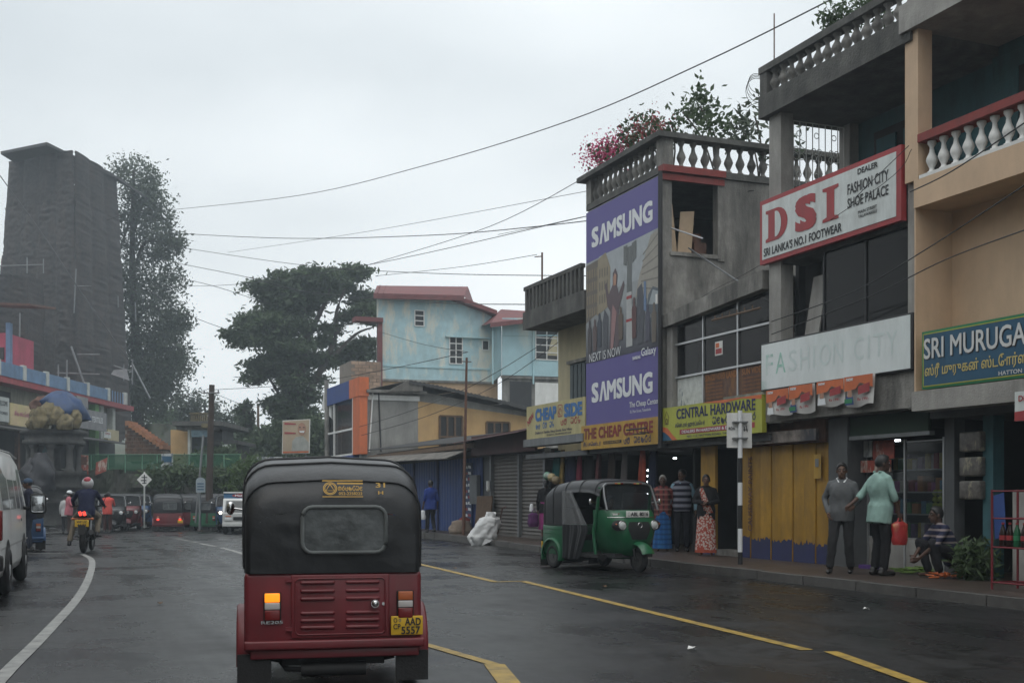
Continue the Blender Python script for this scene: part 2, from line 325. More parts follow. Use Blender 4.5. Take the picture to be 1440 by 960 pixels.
# wet asphalt: dark, patchy gloss
def asphalt():
    m = bpy.data.materials.new('wet_asphalt'); m.use_nodes = True; t = m.node_tree; b = t.nodes['Principled BSDF']; l = t.links.new
    g = N(t, 'ShaderNodeNewGeometry')
    def nz(sc, det=5, scl=None, ro=.6):
        n = N(t, 'ShaderNodeTexNoise'); n.inputs['Scale'].default_value = sc; n.inputs['Detail'].default_value = det; n.inputs['Roughness'].default_value = ro
        if scl: q = N(t, 'ShaderNodeMapping'); q.inputs['Scale'].default_value = scl; l(g.outputs['Position'], q.inputs[0]); l(q.outputs[0], n.inputs['Vector'])
        else: l(g.outputs['Position'], n.inputs['Vector'])
        return n.outputs['Fac']
    fine, big, track = nz(95, 3), nz(.55, 7), nz(1.0, 6, (1.6, .12, 1))
    r = N(t, 'ShaderNodeValToRGB'); r.color_ramp.elements[0].position = .3; r.color_ramp.elements[0].color = (.005, .0052, .0057, 1); r.color_ramp.elements[1].position = .75; r.color_ramp.elements[1].color = (.030, .030, .031, 1)
    l(fine, r.inputs[0])
    r2 = N(t, 'ShaderNodeValToRGB'); r2.color_ramp.elements[0].position = .35; r2.color_ramp.elements[0].color = (.6, .6, .6, 1); r2.color_ramp.elements[1].position = .7; r2.color_ramp.elements[1].color = (1.15, 1.13, 1.1, 1)
    l(big, r2.inputs[0])
    mu = N(t, 'ShaderNodeMix', data_type='RGBA', blend_type='MULTIPLY'); mu.inputs[0].default_value = 1; l(r.outputs[0], mu.inputs[6]); l(r2.outputs[0], mu.inputs[7]); 
    vo = N(t, 'ShaderNodeTexVoronoi', feature='DISTANCE_TO_EDGE'); vo.inputs['Scale'].default_value = .42; wq = N(t, 'ShaderNodeTexNoise'); wq.inputs['Scale'].default_value = 1.6; wq.inputs['Detail'].default_value = 4; l(g.outputs['Position'], wq.inputs['Vector'])
    av = N(t, 'ShaderNodeVectorMath', operation='ADD'); l(g.outputs['Position'], av.inputs[0]); l(wq.outputs['Color'], av.inputs[1]); l(av.outputs[0], vo.inputs['Vector'])
    lt = N(t, 'ShaderNodeMath', operation='LESS_THAN'); l(vo.outputs['Distance'], lt.inputs[0]); lt.inputs[1].default_value = .012; g2 = N(t, 'ShaderNodeMath', operation='GREATER_THAN'); l(big, g2.inputs[0]); g2.inputs[1].default_value = .5; cm_ = N(t, 'ShaderNodeMath', operation='MULTIPLY'); l(lt.outputs[0], cm_.inputs[0]); l(g2.outputs[0], cm_.inputs[1])
    ck = N(t, 'ShaderNodeMix', data_type='RGBA'); l(cm_.outputs[0], ck.inputs[0]); l(mu.outputs[2], ck.inputs[6]); ck.inputs[7].default_value = (.004, .004, .004, 1); l(ck.outputs[2], b.inputs['Base Color'])
    ad = N(t, 'ShaderNodeMath', operation='MULTIPLY_ADD'); l(track, ad.inputs[0]); ad.inputs[1].default_value = .55; l(big, ad.inputs[2])
    mr_ = N(t, 'ShaderNodeMapRange'); mr_.inputs[1].default_value = .55; mr_.inputs[2].default_value = 1.0; mr_.inputs[3].default_value = .10; mr_.inputs[4].default_value = .52; l(ad.outputs[0], mr_.inputs[0]); l(mr_.outputs[0], b.inputs['Roughness'])
    bp = N(t, 'ShaderNodeBump'); bp.inputs['Strength'].default_value = .35; bp.inputs['Distance'].default_value = .008; l(fine, bp.inputs['Height']); l(bp.outputs[0], b.inputs['Normal'])
    b.inputs['Specular IOR Level'].default_value = .27
    return m
M['asphalt'] = asphalt()
M['pave'] = mat('wet_pavement', (0.06, 0.043, 0.034), 0.45, 0.3, 3, 0.4, 50, dirt=0.5, streak=False, dcol=(0.02, 0.018, 0.016))
M['kerb'] = mat('kerb_concrete', (0.09, 0.085, 0.08), 0.6, 0.3, 4, 0.4, 40, dirt=0.5, streak=False)
M['linew'] = mat('road_white', (0.30, 0.30, 0.285), 0.5, 0.25, 14, 0.2, 60, dirt=0.95, streak=False, dscale=7, dcol=(0.035, 0.035, 0.036))
M['liney'] = mat('road_yellow', (0.42, 0.27, 0.035), 0.5, 0.25, 14, 0.2, 60, dirt=0.95, streak=False, dscale=7, dcol=(0.04, 0.036, 0.03))
M['soil'] = mat('grassy_earth', (0.045, 0.06, 0.025), 0.95, 0.4, 0.6, 0.6, 8, col2=(0.07, 0.055, 0.035))
# ============================================================ ground, road, pavement, markings
g = G(); g.add([(-260, -60, -.5), (260, -60, -.5), (260, 420, -.5), (-260, 420, -.5)], [(0, 1, 2, 3)]); g.obj('ground', M['soil'], kind='structure')
def rz(y): f = min(1, max(0, (y - 26) / 24)); return -.2 * f * f * (3 - 2 * f)      # the street dips slightly towards the far junction
g = G(); yv = [-14, 0, 10, 20, 26] + [26 + i * 1.5 for i in range(1, 17)] + [56, 64, 78]
for k in range(len(yv) - 1): g.add([(-36, yv[k], rz(yv[k])), (17.4, yv[k], rz(yv[k])), (17.4, yv[k + 1], rz(yv[k + 1])), (-36, yv[k + 1], rz(yv[k + 1]))], [(0, 1, 2, 3)])
g.obj('road', M['asphalt'], kind='structure')
KP = [(10.38, -6), (10.36, 12), (10.36, 18), (10.7, 25), (11.1, 30), (11.4, 34), (11.7, 40), (11.85, 46.2)]
g = G(); n = len(KP)
top = [(x + .14, y, .13) for x, y in KP] + [(17.5, KP[-1][1], .13), (17.5, -6, .13)]
g.add(top, [tuple(range(len(top)))])
pavement = g.obj('pavement', M['pave'], kind='structure')
kerbstone = []
for i in range(n - 1):                                   # kerb in separate stones
    (xa, ya), (xb, yb) = KP[i], KP[i + 1]; k = max(1, int((yb - ya) / 1.15))
    for j in range(k):
        f0, f1 = j / k, (j + 1) / k; y0, y1 = ya + (yb - ya) * f0 + .012, ya + (yb - ya) * f1 - .012
        if y1 < 6: continue
        x0, x1 = xa + (xb - xa) * f0, xa + (xb - xa) * f1; dz = random.uniform(-.008, .006)
        g = G(); g.prism([(x0 + random.uniform(-.01, .01), y0, -.3), (x0 + .155, y0, -.3), (x1 + .155, y1, -.3), (x1, y1, -.3)], (0, 0, .435 + dz))
        o = g.obj('kerb_stone', M['kerb'], pavement)
g = G(); g.prism([(x + .10, y, -.4) for x, y in KP] + [(17.45, 46.1, -.4), (17.45, -6, -.4)], (0, 0, .525)); g.obj('pavement_bed', M['kerb'], pavement)
def ribbon(name, pts, wid, m, z, label=None):
    g = G(); P = [Vector((x, y)) for x, y in pts]; Lp, Rp = [], []
    for i, q in enumerate(P):
        t = P[min(i + 1, len(P) - 1)] - P[max(i - 1, 0)]; nn = Vector((-t.y, t.x)).normalized() * wid / 2
        Lp.append((q.x + nn.x, q.y + nn.y, z + rz(q.y))); Rp.append((q.x - nn.x, q.y - nn.y, z + rz(q.y)))
    k = len(P); g.add(Lp + Rp, [(i, i + 1, k + i + 1, k + i) for i in range(k - 1)]); o = g.obj(name, m, kind='structure'); return o
def smooth_pts(pts, k=8):
    out_ = []; P = [Vector(p) for p in pts]
    for i in range(len(P) - 1):
        p0, p1, p2, p3 = P[max(i - 1, 0)], P[i], P[i + 1], P[min(i + 2, len(P) - 1)]
        for j in range(k):
            t = j / k; out_.append(0.5 * ((2 * p1) + (-p0 + p2) * t + (2 * p0 - 5 * p1 + 4 * p2 - p3) * t * t + (-p0 + 3 * p1 - 3 * p2 + p3) * t ** 3))
    out_.append(P[-1]); return out_
ribbon('edge_line_marking', [tuple(p) for p in smooth_pts([(-.75, 4), (-.28, 9.07), (0, 11.67), (.42, 15.99), (.72, 20.5), (.92, 25.2), (.82, 27.9)])], .115, M['linew'], .006)
ribbon('side_line_marking', [tuple(p) for p in smooth_pts([(.70, 28.3), (-.6, 29.2), (-3, 30.2)])], .13, M['linew'], .005)
for a, b in ((53.2, .1), (50.3, -1.2)): ribbon('bay_line_marking', [(b, a - 2), (b + 1.4, a + .4)], .12, M['linew'], .006)
ribbon('centre_line_marking', [(4.12, 24.2), (4.2, 28.2), (4.22, 30.5)], .13, M['linew'], .006)
for a, b in ((31.3, 34.3), (35.2, 36.4), (37.2, 38.6), (39.5, 41.2)): ribbon('centre_line_marking', [(4.22, a), (4.15, b)], .13, M['linew'], .006)
def yl(p, q, wdt=.12): ribbon('yellow_line_marking', [p, q], wdt, M['liney'], .006)
A, B_, C_, D_, E_, F_ = gr(560, 786), gr(697, 818), gr(735, 817), gr(1135, 914), gr(1168, 916), gr(1300, 963)
yl(A[:2], B_[:2]); yl((B_[0] - .05, B_[1]), C_[:2], .10); yl(C_[:2], D_[:2]); yl(E_[:2], F_[:2])
A, B_, C_ = gr(560, 895), gr(695, 934), gr(722, 968); yl(A[:2], B_[:2], .1); yl((B_[0], B_[1]), C_[:2], .16)
# ============================================================ shared pieces
def baluster_mesh(h, r, m, name='baluster', n=10):
    pr = [(.75, 0), (.75, .06), (.5, .08), (.42, .16), (.8, .30), (1, .40), (.85, .5), (.45, .66), (.36, .8), (.6, .88), (.75, .92), (.75, 1)]
    g = G(); g.lathe([(a * r, b * h) for a, b in pr], n=n); return g.mesh(name, m)
# ============================================================ B1 cream building at the right edge
b = thing('shop_house', 'cream painted building with white balustrade balcony at the right edge', 'building', (12, 13.9, .13))
g = G(); g.box(12.7, 3, 2.84, 13.0, 13.93, 5.56); g.obj('wall', M['cream'], b); g = G(); g.box(12.02, 13.932, 2.84, 12.98, 13.962, 5.56); g.obj('return_wall', M['cream'], b)
g = G(); g.box(12.0, 3, 5.56, 14.5, 13.95, 5.97); g.obj('balcony_slab', M['cream'], b)
g = G(); g.box(11.97, 3, 6.50, 12.24, 13.84, 6.62); g.obj('handrail', M['red'], b)
g = G(); g.box(12.0, 3, 5.97, 12.2, 13.84, 6.02); g.obj('balustrade_base', M['white'], b)
bw = baluster_mesh(.47, .085, M['white'])
for i in range(22): shared(bw, 'baluster', b, (12.1, 13.68 - i * .245, 6.02))
g = G(); g.box(12.0, 13.86, 5.97, 12.26, 14.14, 8.2); g.obj('pillar', M['cream'], b)
g = G(); g.box(11.9, 3, 8.2, 15, 14.16, 8.62); g.obj('roof_slab', M['concl'], b)
g = G(); g.box(13.65, 11.3, 5.97, 13.9, 14.1, 8.2); g.obj('balcony_wall', M['teal'], b)
for i in range(16):
    g = G(); g.box(13.643, 11.3, 6.0 + i * .135, 13.65, 14.05, 6.11 + i * .135)
    g.obj('wall_board', M['teal'], b)
g = G(); g.box(13.56, 11.0, 5.97, 13.9, 11.3, 8.2); g.obj('pillar', M['cream'], b)
g = G(); g.box(13.65, 4, 5.97, 13.9, 11.0, 8.2); g.obj('balcony_wall', M['cream'], b)
wf = G(); wf.box(13.6, 12.0, 6.1, 13.64, 13.55, 7.75); wo = wf.obj('window', M['dark'], b)
g = G(); g.box(13.62, 9.0, 6.15, 13.66, 10.8, 7.95); g.obj('window', M['dark'], b)
for yy in (12.0, 12.75, 13.55): g = G(); g.box(13.57, yy - .03, 6.1, 13.6, yy + .03, 7.75); g.obj('frame', M['teal'], wo)
g = G(); g.box(11.95, 3, 2.55, 12.75, 13.94, 2.84); g.obj('canopy_beam', M['concl'], b)
g = G(); g.box(12.3, 3, 2.45, 17.5, 13.95, 2.55); g.obj('ceiling', M['greyint'], b)
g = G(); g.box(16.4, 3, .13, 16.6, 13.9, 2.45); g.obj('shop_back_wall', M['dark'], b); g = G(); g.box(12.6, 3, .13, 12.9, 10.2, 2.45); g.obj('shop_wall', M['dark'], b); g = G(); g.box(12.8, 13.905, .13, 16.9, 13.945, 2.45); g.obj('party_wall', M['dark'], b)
for yy in (13.72, 12.95): g = G(); g.box(12.55, yy, .13, 12.75, yy + .2, 2.45); g.obj('door_post', M['teal'] if yy < 13.5 else M['greyint'], b)
g = G(); g.box(12.7, 11.2, .13, 12.76, 12.2, 2.3); g.obj('shutter_panel', M['greyint'], b)
for i in range(5): g = G(); g.box(12.66, 11.22 + i * .2, .13, 12.70, 11.25 + i * .2, 2.3); g.obj('shutter_rib', M['metal'], b)
# its shop sign
s = thing('shop_sign', 'blue shop sign reading SRI MURUGA with Tamil line below', 'sign', (12, 13.75, 2.86))
g = G(); g.box(11.98, 9.2, 2.86, 12.1, 13.75, 3.70); g.obj('frame', M['green'], s)
g = G(); g.box(11.972, 9.26, 2.90, 11.98, 13.70, 3.66); g.obj('panel', M['signblue'], s)
F = fX(11.972, 13.75, 2.86)
M['silver'] = mat('letter_silver', (0.62, 0.63, 0.62), 0.5, 0.08)
F.text(s, 'SRI MURUGAN STORES', 1.77, .565, 3.4, .30, M['black'], .012, .003)
F.text(s, 'SRI MURUGAN STORES', 1.755, .58, 3.4, .30, M['silver'], .012, .008)
M['lety'] = mat('letter_yellow', (0.55, 0.45, 0.16), 0.5, 0.1)
F.text(s, 'ஸ்ரீ முருகன் ஸ்டோர்ஸ்', 1.05, .25, 1.95, .21, M['lety'], .012)
F.text(s, 'HATTON ROAD, TALAWAKELE', 2.2, .085, 1.4, .065, M['silver'], .01)
for (a0, c0, a1, c1) in ((.03, .03, 4.5, .045), (.03, .79, 4.5, .805), (.03, .03, .045, .805)): F.poly(s, [(a0, c0), (a1, c0), (a1, c1), (a0, c1)], M['signlime'], .003, 'border_line')
# ============================================================ B2 the DSI building
b = thing('shop_house', 'three storey shop with open upper balcony and black windows behind the red framed sign', 'building', (12, 17.8, .13))
for y0, y1 in ((17.44, 17.80), (13.97, 14.17)):
    g = G(); g.box(12.08, y0, 2.6, 12.34, y1, 8.06); g.obj('column', M['concl'], b)
g = G(); g.box(11.95, 13.97, 8.06, 17, 17.95, 8.45); g.obj('roof_slab', M['concd'], b)
g = G(); g.box(11.95, 13.97, 8.86, 12.2, 17.95, 8.98); g.box(12.2, 17.7, 8.86, 16.5, 17.95, 8.98); g.obj('handrail', M['concd'], b)
bc = baluster_mesh(.42, .095, M['conc'])
for i in range(15): shared(bc, 'baluster', b, (12.07, 17.6 - i * .25, 8.45))
for i in range(10): shared(bc, 'baluster', b, (12.45 + i * .3, 17.82, 8.45))
g = G(); g.box(11.97, 17.72, 8.45, 12.22, 17.93, 8.86); g.obj('corner_post', M['concd'], b)
g = G(); g.box(12.1, 13.97, 6.2, 16, 17.85, 6.35); g.obj('balcony_slab', M['concd'], b)
g = G(); g.box(13.8, 14.0, 6.35, 14.0, 17.8, 8.06); g.obj('balcony_wall', M['teal'], b)
g = G(); g.box(13.6, 17.5, 6.35, 13.8, 17.8, 8.06); g.obj('pillar', M['concl'], b)
dr = G(); dr.box(13.74, 15.6, 6.35, 13.8, 17.0, 7.75); dro = dr.obj('door', M['dark'], b)
for yy in (15.7, 16.4):
    for zz in (6.5, 7.1): g = G(); g.box(13.71, yy, zz, 13.74, yy + .5, zz + .5); g.obj('door_panel', M['teal'], dro)
gl = G()                                            # wrought iron grille across the open end
gl.cm = 0
grl = thing('window_grille', 'white wrought iron grille with flower scrolls closing the balcony end', 'grille', (12.3, 17.7, 6.6))
x0, x1, z0, z1 = 12.36, 13.6, 6.62, 8.02
for k in range(10):
    x = x0 + (x1 - x0) * k / 9; g = G(); g.cyl((x, 17.66, z0), (x, 17.66, z1), .009, n=5); g.obj('bar', M['white'], grl)
for zz in (z0, z1): g = G(); g.cyl((x0, 17.66, zz), (x1, 17.66, zz), .012, n=5); g.obj('rail', M['white'], grl)
for k in range(3):
    cx, cz = x0 + .25 + k * .38, 7.45
    g = G()
    for dx, dz in ((.06, .06), (-.06, .06), (.06, -.06), (-.06, -.06)): g.ring((cx + dx, 17.65, cz + dz), .055, .008, 'y', 12, 4)
    g.ring((cx, 17.65, cz + .35), .05, .008, 'y', 12, 4); g.ring((cx, 17.65, cz - .38), .05, .008, 'y', 12, 4)
    g.obj('scroll', M['white'], grl)
# black window band with panes
wn = G(); wn.box(12.6, 14.2, 4.0, 12.66, 17.44, 5.5); wn.obj('room_back', M['dark'], b)
for k in range(3):
    y0 = 14.2 + k * 1.08; g = G(); g.box(12.2, y0 + .02, 4.03, 12.21, y0 + 1.06, 5.46); g.obj('window_pane', M['glassd'], b) if k < 2 else None
    g = G(); g.box(12.18, y0 - .02, 4.0, 12.23, y0 + .02, 5.46); g.obj('mullion', M['black'], b)
g = G(); g.prism([(12.35, 16.75, 4.0), (12.35, 17.15, 4.0), (12.45, 17.0, 5.1), (12.45, 16.6, 5.1)], (.03, 0, 0)); o = g.obj('leaning_panel', M['concl'], b)
g = G(); g.box(12.12, 13.97, 4.0, 12.3, 17.44, 4.04); g.box(12.12, 14.17, 5.38, 12.6, 17.44, 6.2); g.obj('spandrel', M['concd'], b)
g = G(); g.box(12.06, 13.97, 2.62, 12.5, 19.3, 3.18); g.obj('lintel_beam', M['conc'], b)
g = G(); g.box(12.5, 13.95, 2.6, 17, 17.9, 2.75); g.obj('ceiling', M['greyint'], b)
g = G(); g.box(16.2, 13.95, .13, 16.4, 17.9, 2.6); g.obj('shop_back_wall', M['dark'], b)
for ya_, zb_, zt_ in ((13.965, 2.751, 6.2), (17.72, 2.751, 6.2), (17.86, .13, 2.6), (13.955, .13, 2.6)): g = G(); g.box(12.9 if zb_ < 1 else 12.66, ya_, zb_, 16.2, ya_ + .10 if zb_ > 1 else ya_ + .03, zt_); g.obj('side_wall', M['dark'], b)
g = G(); g.box(12.35, 15.95, .13, 12.75, 16.45, 2.6); g.obj('ground_column', M['greyint'], b)
g = G(); g.box(12.4, 14.1, 2.28, 12.46, 15.95, 2.6); g.obj('transom_panel', mat('dark_green_panel', (.012, .035, .02), .7), b)
g = G(); g.box(12.38, 14.05, 2.22, 12.48, 15.95, 2.28); g.obj('transom_bar', M['metal'], b)
# FASHION CITY light box
s = thing('shop_sign', 'long white lightbox sign with faded letters FASHION CITY', 'sign', (12, 17.94, 3.17))
g = G(); g.cbox(12.0, 13.98, 3.17, 12.24, 17.94, 4.03, .012); g.obj('case', M['black'], s)
g = G(); g.box(11.992, 14.02, 3.20, 11.999, 17.91, 4.0); g.obj('panel', mat('faded_sign', (.72, .77, .77), .4, .05, 2, col2=(.60, .67, .66), thr=(.5, .75), dirt=.35, dcol=(.42, .45, .43), dscale=3), s)
F = fX(11.992, 17.94, 3.17)
M['fade1'] = mat('faded_green', (.30, .56, .47), .5, .3, 9, col2=(.6, .68, .66), thr=(.42, .58)); M['fade2'] = mat('very_faded_green', (.60, .68, .67), .5, .06, 9)
for ch, a, w_, m_ in (('F', .28, .22, 'fade1'), ('A', .62, .30, 'fade1'), ('S', .98, .24, 'fade2'), ('H', 1.32, .26, 'fade2'), ('I', 1.58, .05, 'fade2'), ('O', 1.88, .30, 'fade2'), ('N', 2.22, .26, 'fade2'), ('C', 2.74, .24, 'fade2'), ('I', 2.98, .05, 'fade2'), ('T', 3.22, .26, 'fade2'), ('Y', 3.52, .26, 'fade2')):
    F.text(s, ch, a, .46, w_, .36, M[m_], 0, .003)
g = G(); F.strokes(s, [[(.05, .05), (.2, .05), (.2, .17), (.05, .17), (.05, .05)], arc(.125, .11, .04, .035, 0, 360)], M['fade1'], .012)
# DSI sign
s = thing('shop_sign', 'red framed white sign with big red letters DSI', 'sign', (12, 17.94, 5.45))
g = G(); g.box(11.98, 14.2, 5.44, 12.08, 17.94, 6.58); g.obj('frame', M['signred'], s)
g = G(); g.box(11.972, 14.31, 5.52, 11.98, 17.86, 6.50); g.obj('panel', M['signw'], s)
F = fX(11.972, 17.94, 5.44)
def serif(ch, a, b_, w_, h_):                      # heavy slab-serif letters
    if ch == 'I': P = [[(0, 0), (1, 0), (1, .09), (.74, .13), (.74, .87), (1, .91), (1, 1), (0, 1), (0, .91), (.26, .87), (.26, .13), (0, .09)]]
    if ch == 'D':
        o_ = [(0, 0), (.5, 0)] + [(.5 + .5 * math.cos(R(t)), .5 + .5 * math.sin(R(t))) for t in range(-80, 81, 16)] + [(.5, 1), (0, 1), (0, .91), (.12, .87), (.12, .13), (0, .09)]
        P = [o_]
    g = G()
    for p in P: g.add([F.p(a + x * w_, b_ + y * h_, .006) for x, y in p], [tuple(range(len(p)))])
    g.obj('lettering', M['signred'], s)
serif('D', .20, .36, .66, .56); serif('I', 1.84, .36, .42, .56)
F.poly(s, [(.20 + .44 * .66, .36 + .1 * .56)] + [(.20 + (.48 + .24 * math.cos(R(t))) * .66, .36 + (.5 + .40 * math.sin(R(t))) * .56) for t in range(-80, 81, 16)] + [(.20 + .44 * .66, .36 + .9 * .56)], M['signw'], .012, 'counter')
F.text(s, 'S', 1.38, .64, .60, .60, M['signred'], .045)
F.text(s, "SRI LANKA'S NO.1 FOOTWEAR", 1.24, .20, 2.20, .15, M['black'], .018)
F.text(s, 'DEALER', 2.98, .98, .48, .09, M['black'], .02); F.text(s, 'FASHION CITY', 2.98, .755, .98, .17, M['black'], .014); F.text(s, 'SHOE PALACE', 2.98, .53, .98, .16, M['black'], .014)
F.text(s, 'MAIN STREET', 2.98, .335, .45, .05, M['black'], .01); F.text(s, 'TALAWAKELE', 2.98, .265, .45, .05, M['black'], .01)
# rod on the roof corner
g = G(); g.cyl((12.05, 17.6, 8.98), (12.05, 17.6, 9.85), .012, n=5); g.obj('rooftop_rod', M['rust'], label='thin iron rod standing on the roof corner above the red framed sign', cat='rod')
g = G()
for k in range(4): g.ring((11.93 + .02 * k, 17.97 + .015 * k, 8.72 - .05 * k), .17 + .03 * k, .006, 'y', 18, 4)
g.obj('wire_coil', M['black'], label='loose coil of black wire hanging on the roof corner', cat='wire')
# ============================================================ B3 CENTRAL HARDWARE shop
b = thing('shop_house', 'low shop with dark glazed upper floor between the purple banner and the white lightbox', 'building', (12, 21.5, .13))
g = G(); g.prism([(12.0, 21.55, 4.80), (12.0, 21.55, 5.06), (12.0, 17.9, 5.36), (12.0, 17.9, 5.02)], (.35, 0, 0)); g.obj('fascia_beam', M['conc'], b)
g = G(); g.prism([(12.35, 21.55, 5.0), (12.35, 17.9, 5.3), (17, 17.9, 5.3), (17, 21.55, 5.0)], (0, 0, -.12)); g.obj('roof', M['concd'], b)
g = G(); g.box(12.1, 21.32, 2.4, 12.4, 21.55, 4.8); g.obj('pillar', M['concl'], b)
ys = [21.3, 20.23, 18.98, 17.92]; zs = [3.1, 3.74, 4.42, 5.02]
M['poster'] = mat('brown_poster', (.10, .05, .035), .6, .5, 9, col2=(.2, .09, .03), thr=(.5, .6)); M['brownlet'] = mat('orange_lettering', (.32, .13, .04), .6, .2)
M['curt'] = mat('red_curtain', (.10, .025, .03), .9, .4, 8)
for i in range(3):
    for j in range(3):
        g = G(); g.box(12.2, ys[i + 1] + .025, zs[j] + .02, 12.212, ys[i] - .025, zs[j + 1] - .02)
        if j > 0: g.obj('window_pane', M['glassd'], b)
        else: g.obj('poster_pane', mat('pale_poster', (.5, .52, .5), .6, .2, 9, col2=(.12, .16, .2), thr=(.55, .6)) if i == 0 else M['poster'], b)
for yy in ys[1:3]: g = G(); g.box(12.17, yy - .02, 3.1, 12.23, yy + .02, 4.98); g.obj('mullion', M['alu'], b)
for zz in zs[1:3]: g = G(); g.box(12.16, 17.92, zz - .02, 12.235, 21.3, zz + .02); g.obj('transom', M['alu'], b)
g = G(); g.box(12.7, 17.95, 3.1, 12.72, 21.3, 4.6); g.obj('curtain', M['curt'], b)
F = fX(12.198, 20.23, 3.1)
F.text(b, 'SUN CD VIDEO', .42, .52, .72, .12, M['brownlet'], .02); F.text(b, 'LAND', 1.02, .52, .36, .13, M['brownlet'], .03); F.text(b, 'SUN VIDEO', 1.75, .52, .75, .12, M['brownlet'], .02)
for k in range(5): F.text(b, 'CDs DVDs AUDIO', .40, .40 - k * .07, .6, .035, M['brownlet'], .01); F.text(b, 'CDs DVDs AUDIO', 1.7, .40 - k * .07, .6, .035, M['brownlet'], .01)
F.poly(b, [(.42, .93), (.70, .93), (.70, 1.2), (.42, 1.2)], M['white'], .004, 'sticker'); F.poly(b, [(.45, .96), (.67, .96), (.67, 1.06), (.45, 1.06)], M['signred'], .008, 'sticker_print'); F.poly(b, [(.45, 1.08), (.58, 1.08), (.58, 1.17), (.45, 1.17)], M['orange'], .008, 'sticker_print')
g = G(); g.box(12.15, 17.9, 2.3, 17, 21.6, 2.42); g.obj('ceiling', M['greyint'], b)
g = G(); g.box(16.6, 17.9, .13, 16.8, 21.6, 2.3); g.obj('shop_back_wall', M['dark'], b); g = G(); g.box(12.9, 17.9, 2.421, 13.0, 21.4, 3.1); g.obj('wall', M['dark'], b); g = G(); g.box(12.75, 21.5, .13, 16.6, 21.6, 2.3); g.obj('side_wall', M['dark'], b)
# yellow plank shutters with blue painted foot
for k in range(8):
    y1 = 19.25 - k * .335; g = G(); g.cbox(12.42 + .02 * (k % 2), y1 - .325, .13, 12.47 + .02 * (k % 2), y1, 2.22, .008); pl = g.obj('door_plank', M['yellow'], b)
    g = G(); zf = .48 + random.uniform(-.04, .05)
    xk = 12.414 + .02 * (k % 2); g.prism([(xk, y1 - .32, .13)] + [(xk, y1 - .32 + .314 * q / 11, zf + random.uniform(-.035, .035) + (.03 if q in (3, 8) else 0)) for q in range(12)] + [(xk, y1 - .006, .13)], (.004, 0, 0)); g.obj('painted_foot', M['navy'], pl)
g = G(); g.box(12.36, 16.55, 2.22, 12.6, 19.3, 2.62); g.obj('door_head', M['rust'], b)
for yy in (20.75,): g = G(); g.box(12.44, yy - .55, .13, 12.50, yy, 2.3); g.obj('door_leaf', M['yellow'], b); g = G(); g.box(12.43, yy - .54, .13, 12.44, yy - .01, .45); g.obj('painted_foot', M['navy'], b)
g = G(); g.box(12.5, 19.25, .13, 12.62, 19.5, 2.3); g.obj('door_leaf', M['greyint'], b)
g = G(); g.box(12.45, 19.35, .13, 12.8, 20.2, .24); g.obj('door_step', M['conc'], b)
F = Face((12.41, 18.92, .62), (0, 0, 1), (0, 1, 0), (-1, 0, 0)); F.text(b, 'CAUSEWAY PAINTS', .72, -.02, 1.4, .15, M['rust'], .02)
F = fX(12.40, 16.9, 1.6); F.poly(b, [(0, 0), (.2, 0), (.2, .42), (0, .42)], M['signyel'], .02, 'meter_box'); F.poly(b, [(.05, .2), (.15, .2), (.15, .34), (.05, .34)], M['metal'], .03, 'meter_glass')
s = thing('shop_sign', 'lime green sign reading CENTRAL HARDWARE with orange swoosh', 'sign', (12, 21.55, 2.44))
g = G(); g.box(11.98, 17.88, 2.44, 12.08, 21.55, 3.12); g.obj('panel', M['signlime'], s)
F = fX(11.98, 21.55, 2.44)
F.text(s, 'CENTRAL HARDWARE', 2.05, .52, 2.85, .21, M['navy'], .018)
F.text(s, 'சென்ட்ரல் ஹார்ட்வெயர்', 1.15, .285, 1.15, .13, M['navy'], .008); sinhala(F, s, ['sa', 'e', 'na', 'ta', 'ra', ' ', 'ra', 'ta', 'va', 'ra'], 2.0, .24, 1.5, .15, M['navy'])
F.poly(s, [(.75, .10), (3.45, .10), (3.45, .20), (.75, .20)], M['signred'], .004, 'red_band'); F.text(s, 'DEALERS IN HARDWARE & ELECTRICALS', 2.05, .15, 2.4, .06, M['letw'], .01, .01)
F.text(s, 'NO. 112, HATTON ROAD, TALAWAKELE', 2.05, .045, 2.0, .05, M['navy'], .008)
F.poly(s, [(0, .0), (.65, 0), (.45, .12), (.25, .26), (.0, .30)], M['orange'], .004, 'swoosh'); F.poly(s, [(0, .0), (.45, 0), (.3, .10), (.12, .18), (0, .20)], M['signblue'], .008, 'swoosh')
F.poly(s, [(1.6, .68), (3.67, .68), (3.67, .60), (3.0, .66), (2.4, .62)], M['orange'], .005, 'swoosh')
F.strokes(s, [[(.12, .46), (.22, .6), (.32, .46)], [(.15, .46), (.15, .34), (.29, .34), (.29, .46)], arc(.22, .40, .04, .05, 0, 360)], M['rust'], .018)
# small print strip under it and leaning iron grid
g = G(); g.box(12.2, 16.6, 2.25, 12.26, 18.9, 2.45); g.obj('product_strip', mat('printed_strip', (.2, .17, .15), .6, .6, 6, col2=(.05, .05, .06)), label='dim printed strip of product pictures above the yellow shutters', cat='sign')
